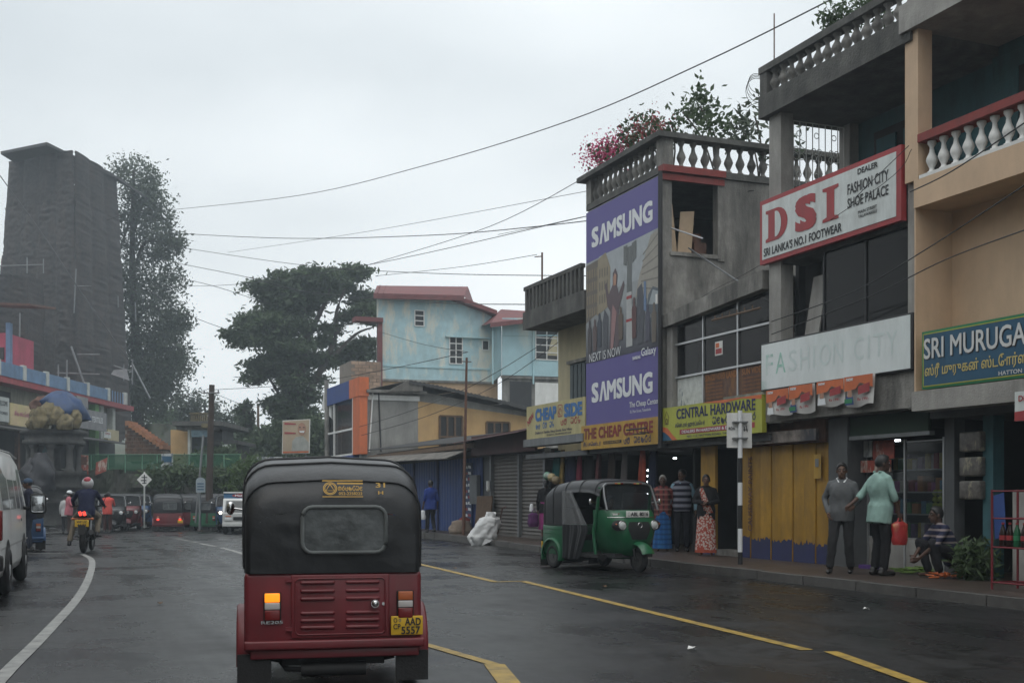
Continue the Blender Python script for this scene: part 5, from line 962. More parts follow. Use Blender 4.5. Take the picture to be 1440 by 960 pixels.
bx('shop_board', 269, 604.5, 291, 614, 69.4, 69.48, mat('board_blue', (.14, .22, .27), .6, .4, 4)); bx('shutter', 268, 616, 292, 655, 71.9, 71.98, mat('teal_grey', (.08, .10, .11), .7))
for k in range(9): bx('railing_post', 268 + k * 2.7, 582, 269.3 + k * 2.7, 592, 69.5, 69.7, M['sack'])
bx('railing_top', 266, 580, 293, 582, 69.45, 69.75, M['sack']); bx('lower_roof', 296, 619, 334, 624, 70, 75, M['tindark']); bx('lower_wall', 298, 624, 330, 655, 71, 75, M['dark']); bx('small_sign', 313, 624.5, 326, 632, 69.8, 69.88, M['signw']); bx('wall_plate', 283, 595, 292, 601, 68.8, 68.9, M['sack'])
g = G(); NX = 24; vv = []
for j in range(9):
    for i in range(NX + 1): f = i / NX; px = 184 + 66 * f; vv.append(cf(px, 596 + 55 * (1 - j / 8) + 3 * noise.noise((f * 6, j, 2)), 78 - 1.5 * math.sin(j * .6) + 1.2 * noise.noise((f * 5, j * .7, 9))))
g.add(vv, [(j * (NX + 1) + i, j * (NX + 1) + i + 1, (j + 1) * (NX + 1) + i + 1, (j + 1) * (NX + 1) + i) for j in range(8) for i in range(NX)], True); objC(g, 'earth_bank', M['stone'], kind='structure')
# ---- poles and road signs
g = G(); p, q = cf(293, 740, 50), cf(298, 541, 50); g.tube([p, ((p[0] + q[0]) / 2, 50, (p[2] + q[2]) / 2), q], .16, 10, True, [.16, .14, .115]); up = objC(g, 'utility_pole', mat('old_wood_pole', (.055, .04, .032), .9, .35, 3, .6, 30), 'tall dark wooden utility pole behind the queue of three-wheelers', 'pole')
g = G(); z = q[2] - .35; g.cyl((q[0] - .35, 49.9, z), (q[0] + .35, 49.9, z), .035, n=6)
for dx in (-.3, .3): g.cyl((q[0] + dx, 49.9, z), (q[0] + dx, 49.9, z + .12), .04, .03, 6)
g.obj('cross_arm', M['metal'], up)
g = G(); g.cyl(cf(275, 735, 49.7), cf(286, 612, 49.9), .05, n=6); objC(g, 'stay_pole', M['metal'], 'thin leaning metal stay beside the wooden utility pole', 'pole')
g = G(); g.cyl(cf(363, 655, 98), cf(363, 567, 98), .14, .1, 8); objC(g, 'utility_pole', M['wood'], 'distant dark pole rising left of the big tree', 'pole')
ds = thingC('road_sign', 'white diamond road sign with black symbol above the three-wheelers', 'sign', cf(203, 742, 51)); D = 51
g = G(); g.cyl(cf(203, 742, D), cf(203, 663, D), .035, n=8); g.obj('post', M['postw'], ds); g = G(); g.prism([cf(203, 663.5, D - .05), cf(213.5, 674, D - .05), cf(203, 684.5, D - .05), cf(192.5, 674, D - .05)], (0, .02, 0)); g.obj('plate', M['white'], ds)
for q in ([(202.2, 680), (203.8, 680), (203.8, 667), (202.2, 667)], [(199, 670.2), (207, 670.2), (207, 671.6), (199, 671.6)], [(198, 674.5), (206, 674.5), (206, 676), (198, 676)], [(200, 678.5), (206, 678), (206, 679.3), (200, 679.8)]): g = G(); g.add([cf(x, y, D - .06) for x, y in q], [(0, 1, 2, 3)]); g.obj('symbol', M['black'], ds)
ps = thingC('notice_plate', 'pale rounded notice plate on a post left of the wooden pole', 'sign', cf(281, 745, 47)); D = 47
g = G(); g.cyl(cf(281, 745, D), cf(281, 668, D), .05, n=8); g.obj('post', M['metal'], ps); g = G(); pts = [cf(275.5, 692, D - .06), cf(288.5, 692, D - .06), cf(288.5, 676, D - .06)] + [cf(282 + 6.5 * math.cos(R(a)), 676 - 5 * math.sin(R(a)), D - .06) for a in range(20, 180, 20)] + [cf(275.5, 676, D - .06)]; g.prism(pts, (0, .03, 0)); g.obj('plate', mat('plate_pale', (.28, .33, .36), .5, .15), ps)
for y in (679, 683, 687): g = G(); g.add([cf(x, yy, D - .07) for x, yy in ((277.5, y + 1.6), (286.5, y + 1.6), (286.5, y), (277.5, y))], [(0, 1, 2, 3)]); g.obj('print', M['signblue'], ps)
# ---- billboard with a portrait
bb_ = thingC('billboard', 'tan poster billboard with a portrait beside the big tree', 'billboard', cf(416, 660, 74)); D = 74
g = G(); g.prism([cf(396.5, 638, D), cf(435, 637, D), cf(436, 589, D), cf(397.5, 591, D)], (0, .12, 0)); g.obj('frame', M['white'], bb_)
def bp(pts, m, h): g = G(); g.add([cf(x, y, D - h) for x, y in pts], [tuple(range(len(pts)))]); g.obj('print', m, bb_)
bp([(397.5, 637), (434, 636), (435, 590), (398, 592)], mat('tan_print', (.42, .33, .23), .7, .2, .5), .01); bp([(410, 634), (434, 633), (434, 622), (430, 617), (426, 613), (416, 614), (411, 620)], mat('print_shirt', (.34, .35, .33), .7, .2), .03)
bp([(424.5 + 6 * math.cos(R(a)), 603 + 9 * math.sin(R(a))) for a in range(0, 360, 24)], mat('print_skin', (.20, .10, .06), .7), .05); bp([(420.5, 605.5), (428.5, 605.5), (427, 608), (422, 608)], M['letw'], .07); bp([(420.5, 600), (423, 600), (423, 601.3), (420.5, 601.3)], M['black'], .07); bp([(426, 600), (428.5, 600), (428.5, 601.3), (426, 601.3)], M['black'], .07)
for y0, m_ in ((594, 'signred'), (607, 'signred')): bp([(400, y0 + 3), (416, y0 + 3), (416, y0 + 1), (400, y0)], M[m_], .03)
bp([(397.5, 637), (434, 636), (434, 634), (397.5, 634.5)], M['orange'], .04)
for px in (402, 430): g = G(); g.cyl(cf(px, 665, D + .1), cf(px, 620, D + .1), .05, n=6); g.obj('leg', M['metal'], bb_)
g = G(); g.prism([cf(357, 668, 66), cf(397, 664, 66), cf(397, 642, 66), cf(357, 642, 66)], (0, .05, 0)); o = objC(g, 'hoarding', M['pwhite'], 'low hoarding with red and blue print below the billboard', 'hoarding'); g = G(); g.add([cf(x, y, 65.9) for x, y in ((364, 662), (384, 661), (376, 648), (370, 649))], [(0, 1, 2, 3)]); g.obj('print', M['signred'], o); g = G(); g.add([cf(x, y, 65.9) for x, y in ((386, 660), (396, 659), (396, 646), (386, 647))], [(0, 1, 2, 3)]); g.obj('print', M['signblue'], o)
# ============================================================ vegetation
def leafmat(name, c, var=.35):
    m = bpy.data.materials.new(name); m.use_nodes = True; t = m.node_tree; bs_ = t.nodes['Principled BSDF']; l = t.links.new
    g_ = N(t, 'ShaderNodeNewGeometry'); n_ = N(t, 'ShaderNodeTexNoise'); n_.inputs['Scale'].default_value = 1.3; l(g_.outputs['Position'], n_.inputs['Vector'])
    ad = N(t, 'ShaderNodeMath', operation='MULTIPLY_ADD'); l(g_.outputs['Random Per Island'], ad.inputs[0]); ad.inputs[1].default_value = .5; l(n_.outputs['Fac'], ad.inputs[2])
    r = N(t, 'ShaderNodeValToRGB'); r.color_ramp.elements[0].position = .35; r.color_ramp.elements[0].color = (*[q * (1 - var) for q in c], 1); r.color_ramp.elements[1].position = 1.0; r.color_ramp.elements[1].color = (*[q * (1 + var) for q in c], 1); l(ad.outputs[0], r.inputs[0]); l(r.outputs[0], bs_.inputs['Base Color']); bs_.inputs['Roughness'].default_value = .6
    tr = N(t, 'ShaderNodeBsdfTranslucent'); l(r.outputs[0], tr.inputs[0]); ms = N(t, 'ShaderNodeMixShader'); ms.inputs[0].default_value = .25; l(bs_.outputs[0], ms.inputs[1]); l(tr.outputs[0], ms.inputs[2]); l(ms.outputs[0], t.nodes['Material Output'].inputs[0]); MATS[name] = m; return m
LV = {'dark': leafmat('leaf_dark', (.055, .085, .036)), 'mid': leafmat('leaf_mid', (.045, .075, .028)), 'grey': leafmat('leaf_greygreen', (.062, .082, .050)), 'bright': leafmat('leaf_bright', (.065, .11, .03)), 'pink': leafmat('petal_pink', (.45, .03, .13)), 'redp': leafmat('petal_red', (.28, .04, .05))}
def leaves(name, blobs, m, parent, size, aspect=2.0, flat=.0, kind=None, pads=0):
    """blobs: (centre, radii, clumps, leaves per clump, clump radius)"""
    C_, Sz = [], []
    for c, r_, ncl, nl, cr_ in blobs:
        d = rng.normal(size=(ncl, 3)); d /= np.linalg.norm(d, axis=1)[:, None]; rad = rng.uniform(.45, 1.0, ncl) ** .6
        cc = np.array(c) + d * rad[:, None] * np.array(r_)
        if pads:                                     # foliage in flat umbrella-like pads with air between them
            npd = max(2, int(ncl / pads)); pc_ = cc[:npd]; k_ = np.arange(ncl) % npd; a_ = rng.uniform(0, 2 * np.pi, ncl); q_ = np.sqrt(rng.uniform(0, 1, ncl)) * r_[0] * .46
            cc = pc_[k_] + np.stack([q_ * np.cos(a_), q_ * np.sin(a_), -.10 * q_ ** 1.6 + rng.normal(size=ncl) * .12], 1)
        q = np.repeat(cc, nl, axis=0) + rng.normal(size=(ncl * nl, 3)) * np.array([cr_, cr_, cr_ * (1 - flat)]) * .5; C_.append(q)
    P = np.concatenate(C_); n_ = len(P); s_ = size * rng.uniform(.6, 1.3, n_)
    a = rng.normal(size=(n_, 3)); a[:, 2] *= (1 - flat * .8); a /= np.linalg.norm(a, axis=1)[:, None]; up = rng.normal(size=(n_, 3)); up[:, 2] += flat * 3; bvec = np.cross(a, up); bvec /= np.linalg.norm(bvec, axis=1)[:, None] + 1e-9
    L_ = a * (s_ * aspect / 2)[:, None]; W_ = bvec * (s_ / 2)[:, None]
    V = np.stack([P - L_, P + W_ * .9 - L_ * .1, P + L_, P - W_ * .9 - L_ * .1], 1).reshape(-1, 3)
    sh = np.array(parent.get('_o', (0, 0, 0)) if parent else (0, 0, 0)); V = V - sh
    me = bpy.data.meshes.new(name); me.vertices.add(4 * n_); me.vertices.foreach_set('co', V.ravel()); me.loops.add(4 * n_); me.loops.foreach_set('vertex_index', np.arange(4 * n_)); me.polygons.add(n_); me.polygons.foreach_set('loop_start', np.arange(0, 4 * n_, 4)); me.polygons.foreach_set('loop_total', np.full(n_, 4)); me.materials.append(m); me.update(); me.validate()
    o = bpy.data.objects.new(name, me); COL.objects.link(o)
    if parent: o.parent = parent
    if kind: o['kind'] = kind
    return o
M['bark'] = mat('bark', (.055, .045, .036), .95, .35, 3, .7, 15)
def tree(name, label, base, blobs, trunk, limbs, m, size, aspect=2.0, flat=0.0, turnedframe=True, cat='tree', group=None, pads=0):
    t = (thingC if turnedframe else thing)(name, label, cat, base, group=group)
    g = G(); P = smooth_pts([Vector(q[:3]) for q in trunk], 4); n_ = len(P); r0, r1 = trunk[0][3], trunk[-1][3]; g.tube(P, 0, 9, True, [r0 + (r1 - r0) * i / (n_ - 1) for i in range(n_)]); g.obj('trunk', M['bark'], t)
    for lb in limbs:
        g = G(); P = smooth_pts([Vector(q[:3]) for q in lb], 4); n_ = len(P); r0, r1 = lb[0][3], lb[-1][3]; g.tube(P, 0, 6, True, [r0 + (r1 - r0) * i / (n_ - 1) for i in range(n_)]); g.obj('limb', M['bark'], t)
    leaves('crown', blobs, m, t, size, aspect, flat, None, pads); return t
def pxblob(px, py, D, rx, ry, ncl, nl, cr_, dz=0, rd=None):
    ncl = max(5, int(ncl * DENS)); cr_ *= CLR; nl = int(nl * 1.25); c = cf(px, py, D + dz); k = D / FPX; return (c, (rx * k, (rd or rx * .8) * k, ry * k), ncl, nl, cr_)
def limb(pts, D, r0, r1): n_ = len(pts); return [(*cf(x, y, D + (d[0] if d else 0)), r0 + (r1 - r0) * i / (n_ - 1)) for i, (x, y, *d) in enumerate(pts)]
# the big spreading tree
DENS, CLR = .98, .85
D = 84
bl = [pxblob(450, 392, D, 48, 20, 55, 60, 1.0), pxblob(395, 402, D, 42, 22, 55, 60, 1.0), pxblob(495, 402, D, 36, 28, 50, 60, 1.0, 2), pxblob(352, 455, D, 38, 24, 55, 60, 1.0), pxblob(395, 475, D, 45, 30, 70, 60, 1.1, -1), pxblob(435, 440, D, 45, 32, 60, 60, 1.0), pxblob(385, 525, D, 30, 28, 50, 60, 1.0), pxblob(425, 520, D, 40, 30, 60, 60, 1.1), pxblob(505, 452, D, 26, 20, 32, 60, .9), pxblob(470, 500, D, 40, 26, 40, 60, 1.0, 2), pxblob(512, 500, D, 22, 22, 24, 60, .9, 3), pxblob(415, 570, D, 30, 28, 50, 60, 1.1), pxblob(440, 600, D, 35, 22, 45, 60, 1.1, 2), pxblob(330, 465, D, 18, 10, 16, 60, .7), pxblob(525, 425, D, 12, 18, 14, 60, .8, 3), pxblob(462, 470, D, 22, 14, 18, 50, .8)]
tree('spreading_tree', 'big spreading dark green tree left of the pale blue house', cf(408, 690, D), bl, limb([(408, 700), (412, 620), (418, 540), (432, 470)], D, .75, .35), [limb([(415, 580), (400, 500), (370, 460), (335, 450)], D, .3, .06), limb([(432, 470), (425, 430), (400, 400)], D, .28, .06), limb([(432, 475), (455, 430), (470, 390)], D, .25, .05), limb([(430, 560), (470, 480), (473, 440), (485, 405)], D, .3, .05), limb([(472, 450), (500, 435), (528, 425)], D, .16, .04), limb([(470, 500), (500, 470), (525, 460)], D, .16, .04), limb([(412, 600), (390, 550), (370, 520)], D, .2, .05)], LV['dark'], .20, 2.4, .5, pads=6)
# tall tree behind the scaffold tower
DENS, CLR = .62, 1.05
D = 102
bl = [pxblob(188, 250, D, 24, 28, 34, 55, 1.1), pxblob(205, 290, D, 26, 34, 45, 55, 1.2), pxblob(185, 320, D, 26, 40, 40, 55, 1.2), pxblob(222, 345, D, 30, 22, 42, 55, 1.1), pxblob(190, 400, D, 36, 40, 70, 60, 1.3), pxblob(218, 450, D, 36, 40, 75, 60, 1.3), pxblob(195, 510, D, 34, 45, 90, 60, 1.3), pxblob(225, 520, D, 26, 40, 75, 60, 1.3), pxblob(205, 560, D, 34, 30, 80, 60, 1.3), pxblob(242, 470, D, 16, 18, 22, 55, 1.0), pxblob(240, 345, D, 16, 12, 18, 50, .8), pxblob(212, 262, D, 14, 16, 14, 50, .9), pxblob(236, 400, D, 18, 26, 28, 50, 1.0), pxblob(248, 448, D, 14, 24, 26, 50, 1.0), pxblob(244, 510, D, 16, 26, 36, 55, 1.1), pxblob(228, 310, D, 14, 16, 16, 50, .9)]
tree('tall_tree', 'tall slender grey green tree rising behind the netted tower', cf(195, 660, D), bl, limb([(195, 660), (192, 500), (186, 380), (188, 240)], D, .6, .12), [limb([(188, 380), (205, 340), (235, 345)], D, .2, .05), limb([(187, 330), (200, 290), (210, 265)], D, .15, .04), limb([(190, 450), (215, 430), (240, 460)], D, .2, .05), limb([(186, 300), (172, 340), (165, 350)], D, .12, .04)], LV['grey'], .18, 2.0, .1)
# smaller trees and shrubs
DENS, CLR = .6, .9
D = 110
tree('small_tree', 'thin open tree above the railed roof beside the wooden pole', cf(275, 640, D), [pxblob(262, 566, D, 16, 16, 20, 34, .9), pxblob(285, 572, D, 18, 18, 24, 34, .9), pxblob(312, 580, D, 20, 18, 24, 34, .9), pxblob(330, 600, D, 14, 16, 16, 34, .9), pxblob(300, 605, D, 20, 16, 20, 34, .9), pxblob(258, 590, D, 10, 14, 12, 34, .8)], limb([(290, 645), (290, 600), (288, 570)], D, .25, .06), [limb([(290, 610), (310, 590), (325, 590)], D, .12, .03), limb([(289, 600), (270, 580), (258, 565)], D, .12, .03)], LV['grey'], .2, 1.9)
D = 130
tree('round_tree', 'rounded bright green tree beyond the brick stair', cf(240, 640, D), [pxblob(240, 592, D, 20, 14, 50, 50, 1.0), pxblob(228, 600, D, 14, 14, 30, 50, 1.0), pxblob(320, 622, D, 22, 18, 40, 50, 1.1)], limb([(240, 650), (240, 600)], D, .3, .15), [], LV['bright'], .34, 1.8)
D = 88
tree('creeper_stump', 'leaning creeper covered trunk left of the distant dark pole', cf(350, 650, D), [pxblob(352, 632, D, 14, 20, 45, 50, .8), pxblob(348, 600, D, 7, 20, 36, 45, .5), pxblob(341, 578, D, 7, 6, 14, 40, .4), pxblob(348, 572, D, 3, 6, 8, 30, .3)], limb([(353, 655), (350, 610), (345, 575)], D, .45, .3), [limb([(346, 582), (338, 578), (337, 585)], D, .12, .05)], LV['dark'], .24, 1.7)
DENS = 1.0
def bush(label, px, py, D, blobs, m, size=.22, asp=1.9, name='bush', group='roadside bushes'):
    t = thingC(name, label, 'bush', cf(px, py, D), group)
    g = G(); n_ = 0
    for k in range(3): a = cf(px + (k - 1) * 4, py + 4, D); c = cf(px + (k - 1) * 12, blobs[0][1], D); g.cyl(a, c, .05, .02, 5)
    g.obj('stem', M['bark'], t); leaves('foliage', [pxblob(x, y, D, rx, ry, nc, 45, .6) for x, y, rx, ry, nc in blobs], m, t, size, asp); return t
bush('dense dark bushes left of the billboard below the big tree', 378, 660, 80, [(380, 640, 22, 18, 80), (392, 615, 14, 18, 40), (372, 620, 14, 14, 30)], LV['dark'])
bush('dark bushes between the billboard and the orange shop front', 446, 665, 77, [(448, 640, 14, 26, 60), (444, 610, 12, 16, 30), (425, 655, 26, 10, 50)], LV['dark'])
bush('long grassy clump drooping over the right end of the stone wall', 352, 690, 55, [(355, 672, 16, 18, 60), (345, 690, 14, 12, 34), (368, 690, 12, 20, 44)], LV['bright'], .10, 5.0)
bush('low creeper on the middle of the stone wall', 240, 700, 55.4, [(230, 672, 22, 5, 14), (262, 668, 18, 4, 10), (305, 676, 20, 10, 26)], LV['mid'], .12, 2.2)
bush('yellow green shrub beside the man in white on the terrace', 345, 655, 92, [(342, 640, 8, 14, 36), (356, 648, 8, 8, 22)], LV['bright'], .22, 2.0)
bush('leafy shrub by the small white sign under the low roof', 318, 660, 68, [(316, 646, 12, 8, 30), (290, 648, 10, 6, 18)], LV['mid'], .16)
# roof plants on the banner building (street frame)
def roofplant(label, base, blobs, m, size, stems, asp=1.7):
    t = thing('roof_plant', label, 'plant', base, 0, 'plants on the roof of the banner building'); g = G()
    for a, c, r_ in stems: mid = ((a[0] + c[0]) / 2 + .1, (a[1] + c[1]) / 2, (a[2] + c[2]) / 2 + .1); g.tube(smooth_pts([Vector(a), Vector(mid), Vector(c)], 4), r_, 5)
    g.obj('stem', M['bark'], t); leaves('foliage', blobs[0], m, t, size, asp)
    if len(blobs) > 1: leaves('blossom', blobs[1], LV[blobs[2]], t, size * .7, 1.2)
    return t
def ox(px, py, X=12.9): y, z = onX(px, py, X); return (X, y, z)
c = ox(868, 215); d_ = ox(850, 215); e_ = ox(905, 188)
roofplant('pink bougainvillea spilling over the far roof corner above the purple banner', (12.9, 25.2, 8.2), ([(c, (.3, .9, .22), 14, 24, .35)], [(d_, (.25, .8, .28), 34, 34, .3), (c, (.25, .8, .25), 20, 30, .3)], 'pink'), LV['mid'], .075, [((12.9, 25.2, 8.2), c, .02), ((12.9, 25.2, 8.2), d_, .015)])
roofplant('red flowered bush growing from the roof above the purple banner', (13.0, 23.2, 8.2), ([(e_, (.4, .8, .3), 16, 20, .35), (ox(945, 178), (.4, .5, .3), 9, 20, .35)], [(e_, (.35, .8, .28), 18, 26, .3), (ox(930, 180), (.3, .5, .25), 10, 24, .3)], 'redp'), LV['mid'], .075, [((13.0, 23.2, 8.2), e_, .02), ((13, 23.0, 8.2), ox(945, 175), .02)])
f1, f2, f3 = ox(985, 150, 13.5), ox(960, 158, 13.5), ox(1003, 185, 13.5)
roofplant('tall leafy shrub with open branches on the banner building roof', (13.5, 21.9, 8.2), ([(f1, (.22, .35, .42), 10, 20, .3), (f2, (.25, .4, .25), 6, 18, .3), (f3, (.3, .4, .35), 8, 18, .3)],), LV['mid'], .09, [((13.5, 21.9, 8.2), f1, .025), ((13.5, 21.9, 8.2), f2, .02), ((13.5, 21.9, 8.2), f3, .02)])
f1, f2 = ox(1045, 185, 14.6), ox(1062, 165, 14.8)
roofplant('spindly grey green shrub on the roof nearest the red framed sign', (14.6, 21.9, 8.2), ([(f1, (.45, .45, .4), 12, 14, .35), (f2, (.3, .35, .35), 6, 12, .35), (ox(1095, 205, 14.8), (.5, .4, .25), 9, 14, .3)],), LV['grey'], .085, [((14.6, 21.9, 8.2), f1, .02), ((14.6, 21.9, 8.2), f2, .02)], 2.4)
f1 = ox(1185, 20, 12.6)
t = thing('roof_plant', 'small green plant poking above the roof railing at the top right', 'plant', (12.6, 15.6, 8.45)); g = G(); g.cyl((12.6, 15.6, 8.45), f1, .015, n=5); g.obj('stem', M['bark'], t); leaves('foliage', [(f1, (.15, .45, .16), 16, 24, .22), (ox(1215, 10, 12.6), (.15, .3, .2), 8, 24, .2), (ox(1245, 15, 12.7), (.15, .3, .15), 8, 20, .2)], LV['mid'], t, .055)
# ============================================================ wires
M['wire'] = mat('cable_black', (.02, .02, .022), .6, .1)
WL = [([(232, 296, 70), (420, 275, 52), (600, 232, 40), (800, 170, 30), (990, 88, 24), (1180, -6, 20)], .014, 'long cable sweeping from the left trees up to the top right'),
 ([(228, 327, 70), (400, 335, 56), (600, 331, 46), (760, 318, 38), (930, 297, 31)], .016, 'cable sagging from the tall tree to the purple banner'),
 ([(235, 345, 72), (420, 372, 60), (600, 384, 48), (830, 388, 36)], .014, 'cable passing just above the big tree'),
 ([(228, 366, 72), (340, 388, 64), (430, 410, 60), (600, 425, 50), (740, 428, 38)], .016, 'lower cable running into the big tree crown'),
 ([(225, 385, 72), (300, 402, 66), (380, 428, 62)], .015, 'cable dropping behind the crown of the big tree'),
 ([(205, 405, 72), (260, 440, 66), (315, 462, 62)], .015, 'short cable falling from the tall tree'),
 ([(205, 402, 72), (330, 400, 60), (520, 372, 46), (830, 303, 33)], .012, 'thin cable rising to the purple banner'),
 ([(320, 355, 66), (520, 325, 50), (830, 268, 34)], .009, 'very thin upper cable over the big tree'),
 ([(520, 372, 50), (690, 318, 42), (832, 244, 34)], .012, 'cable rising steeply to the banner building corner'),
 ([(528, 388, 50), (650, 375, 44), (755, 358, 37)], .010, 'cable to the short post on the slatted balcony'),
 ([(700, 330, 44), (760, 318, 40), (845, 300, 33), (935, 288, 30), (1060, 268, 25)], .009, 'thin cable crossing the top of the purple banner'),
 ([(0, 247, 70), (60, 330, 68), (110, 405, 66), (180, 505, 64)], .03, 'thick dark cable slanting across the netted tower'),
 ([(150, 310, 72), (190, 297, 72), (232, 296, 70)], .014, 'cable end fixed in front of the tall tree'),
 ([(298, 548, 50), (420, 540, 50), (540, 520, 45), (658, 495, 35.5)], .012, 'cable from the wooden pole to the rusty iron pole'),
 ([(298, 552, 50), (360, 572, 70), (420, 560, 70)], .012, 'short cable right of the wooden pole'),
 ([(298, 545, 50), (250, 560, 60), (200, 565, 70)], .012, 'cable from the wooden pole to the left shop row'),
 ([(532, 466, 54), (595, 484, 45), (658, 495, 35.5)], .010, 'drop wire from the blue house to the iron pole'),
 ([(505, 600, 46), (570, 580, 42), (658, 545, 35.5), (752, 490, 36), (800, 455, 33)], .010, 'wire rising past the ochre wall'),
 ([(508, 612, 46), (600, 585, 42), (700, 540, 38), (800, 470, 33)], .010, 'second wire rising past the ochre wall'),
 ([(935, 470, 26), (1010, 425, 24), (1080, 392, 22), (1278, 205, 17)], .006, 'black cable climbing across the red framed sign'),
 ([(935, 452, 26), (1000, 410, 24), (1070, 372, 22), (1240, 260, 17.5), (1282, 210, 16.5)], .005, 'second black cable climbing across the red framed sign'),
 ([(1085, 452, 20), (1200, 410, 18), (1300, 352, 16), (1445, 258, 13)], .009, 'cable rising across the cream wall'),
 ([(1085, 470, 20), (1220, 418, 18), (1330, 365, 16), (1445, 322, 13)], .009, 'lower cable across the cream wall'),
 ([(1280, 270, 16), (1340, 240, 15), (1445, 170, 13)], .009, 'cable in front of the white balustrade')]
for pts, r_, lb in WL:
    g = G(); g.tube(smooth_pts([Vector(cf(*p)) for p in pts], 7), r_, 5); objC(g, 'overhead_cable', M['wire'], lb, 'cable', group='overhead cables')
# ============================================================ vehicles
M['canvas'] = mat('canvas_black', (.020, .0215, .024), .40, .3, 3, .55, 5, spec=.4, dirt=.15, dcol=(.06, .06, .06)); M['rubber'] = mat('rubber', (.016, .016, .017), .8, .2, 8, .2, 60); M['rubberg'] = mat('rubber_grey', (.11, .12, .12), .7, .15)
M['tukred'] = mat('body_red', (.15, .017, .023), .45, .16, 3, .10, 4, coat=.1, dirt=.5, dcol=(.075, .035, .032)); M['tukgreen'] = mat('body_green', (.008, .105, .042), .38, .15, 3, .08, 4, coat=.2, dirt=.3, dcol=(.03, .06, .04)); M['tukblue'] = mat('body_blue', (.02, .07, .17), .4, .12, 2, coat=.2, dirt=.2); M['tukblack'] = mat('body_black', (.02, .022, .024), .4, .12, 2, coat=.2)
M['chrome'] = mat('chrome', (.6, .6, .6), .15, .05, metal=1.0); M['platey'] = mat('plate_yellow', (.62, .38, .02), .5, .05); M['platew'] = mat('plate_white', (.72, .72, .7), .5, .05); M['gold'] = mat('gold_print', (.50, .30, .06), .6, .1)
M['lampo'] = mat('lamp_orange_lit', (1.0, .27, .012), .4, .05, emit=1.15); M['lampo0'] = mat('lamp_orange', (.45, .12, .04), .3, .1); M['lampw'] = mat('lamp_white', (.5, .47, .46), .25, .1); M['lampr'] = mat('lamp_red', (.16, .012, .012), .25, .1); M['lampr1'] = mat('lamp_red_lit', (1.0, .05, .03), .4, .05, emit=1.8); M['headl'] = mat('headlight_glass', (.6, .62, .62), .1, .1); M['headon'] = mat('headlight_lit', (1, .95, .85), .3, .02, emit=2.5)
M['ply'] = glass('clear_plastic', (.30, .31, .32), .25, .42); M['under'] = mat('underbody', (.02, .02, .021), .7, .3, 6)
M['windg'] = glass('windscreen', (.02, .025, .03), .05, .45)
def usec(y, w_, zt, zb, rc=.2, n=7):
    p = [(-w_, y, zb), (-w_ * 1.005, y, zb + (zt - rc - zb) * .5)]
    for i in range(n): a = math.pi - math.pi / 2 * i / (n - 1); p.append((-w_ + rc + rc * math.cos(a), y, zt - rc - .02 + rc * math.sin(a)))
    p.append((0, y, zt)); return p + [(-q[0], q[1], q[2]) for q in reversed(p[:-1])]
def wheel(parent, x, y, r, wd, m=None):
    t = G(); t.ring((x, y, r), r - wd * .42, wd * .48, 'x', 24, 10); o = t.obj('wheel', M['rubber'], parent, False); m = m or mat('rim_dark', (.09, .09, .09), .5, .2, metal=.5)
    g = G(); g.cyl((x - wd * .35, y, r), (x + wd * .35, y, r), r * .60, n=18); g.cyl((x - wd * .45, y, r), (x + wd * .45, y, r), r * .22, n=12); g.obj('rim', m or M['metal'], o, False); return o
COWL = [(.22, .22, .78), (.30, .36, .90), (.42, .43, .97), (.58, .49, 1.02), (.74, .525, 1.03), (.88, .54, 1.0), (.99, .55, .93), (1.06, .55, .84)]
def cowl_at(z, x):
    for (z0, w0, y0), (z1, w1, y1) in zip(COWL, COWL[1:]):
        if z0 <= z <= z1: f = (z - z0) / (z1 - z0); w_, yf = w0 + (w1 - w0) * f, y0 + (y1 - y0) * f; break
    s_ = min(1, abs(x) / w_); a = math.asin(s_ ** 1.25); return .42 + (yf - .42) * abs(math.cos(a)) ** .55
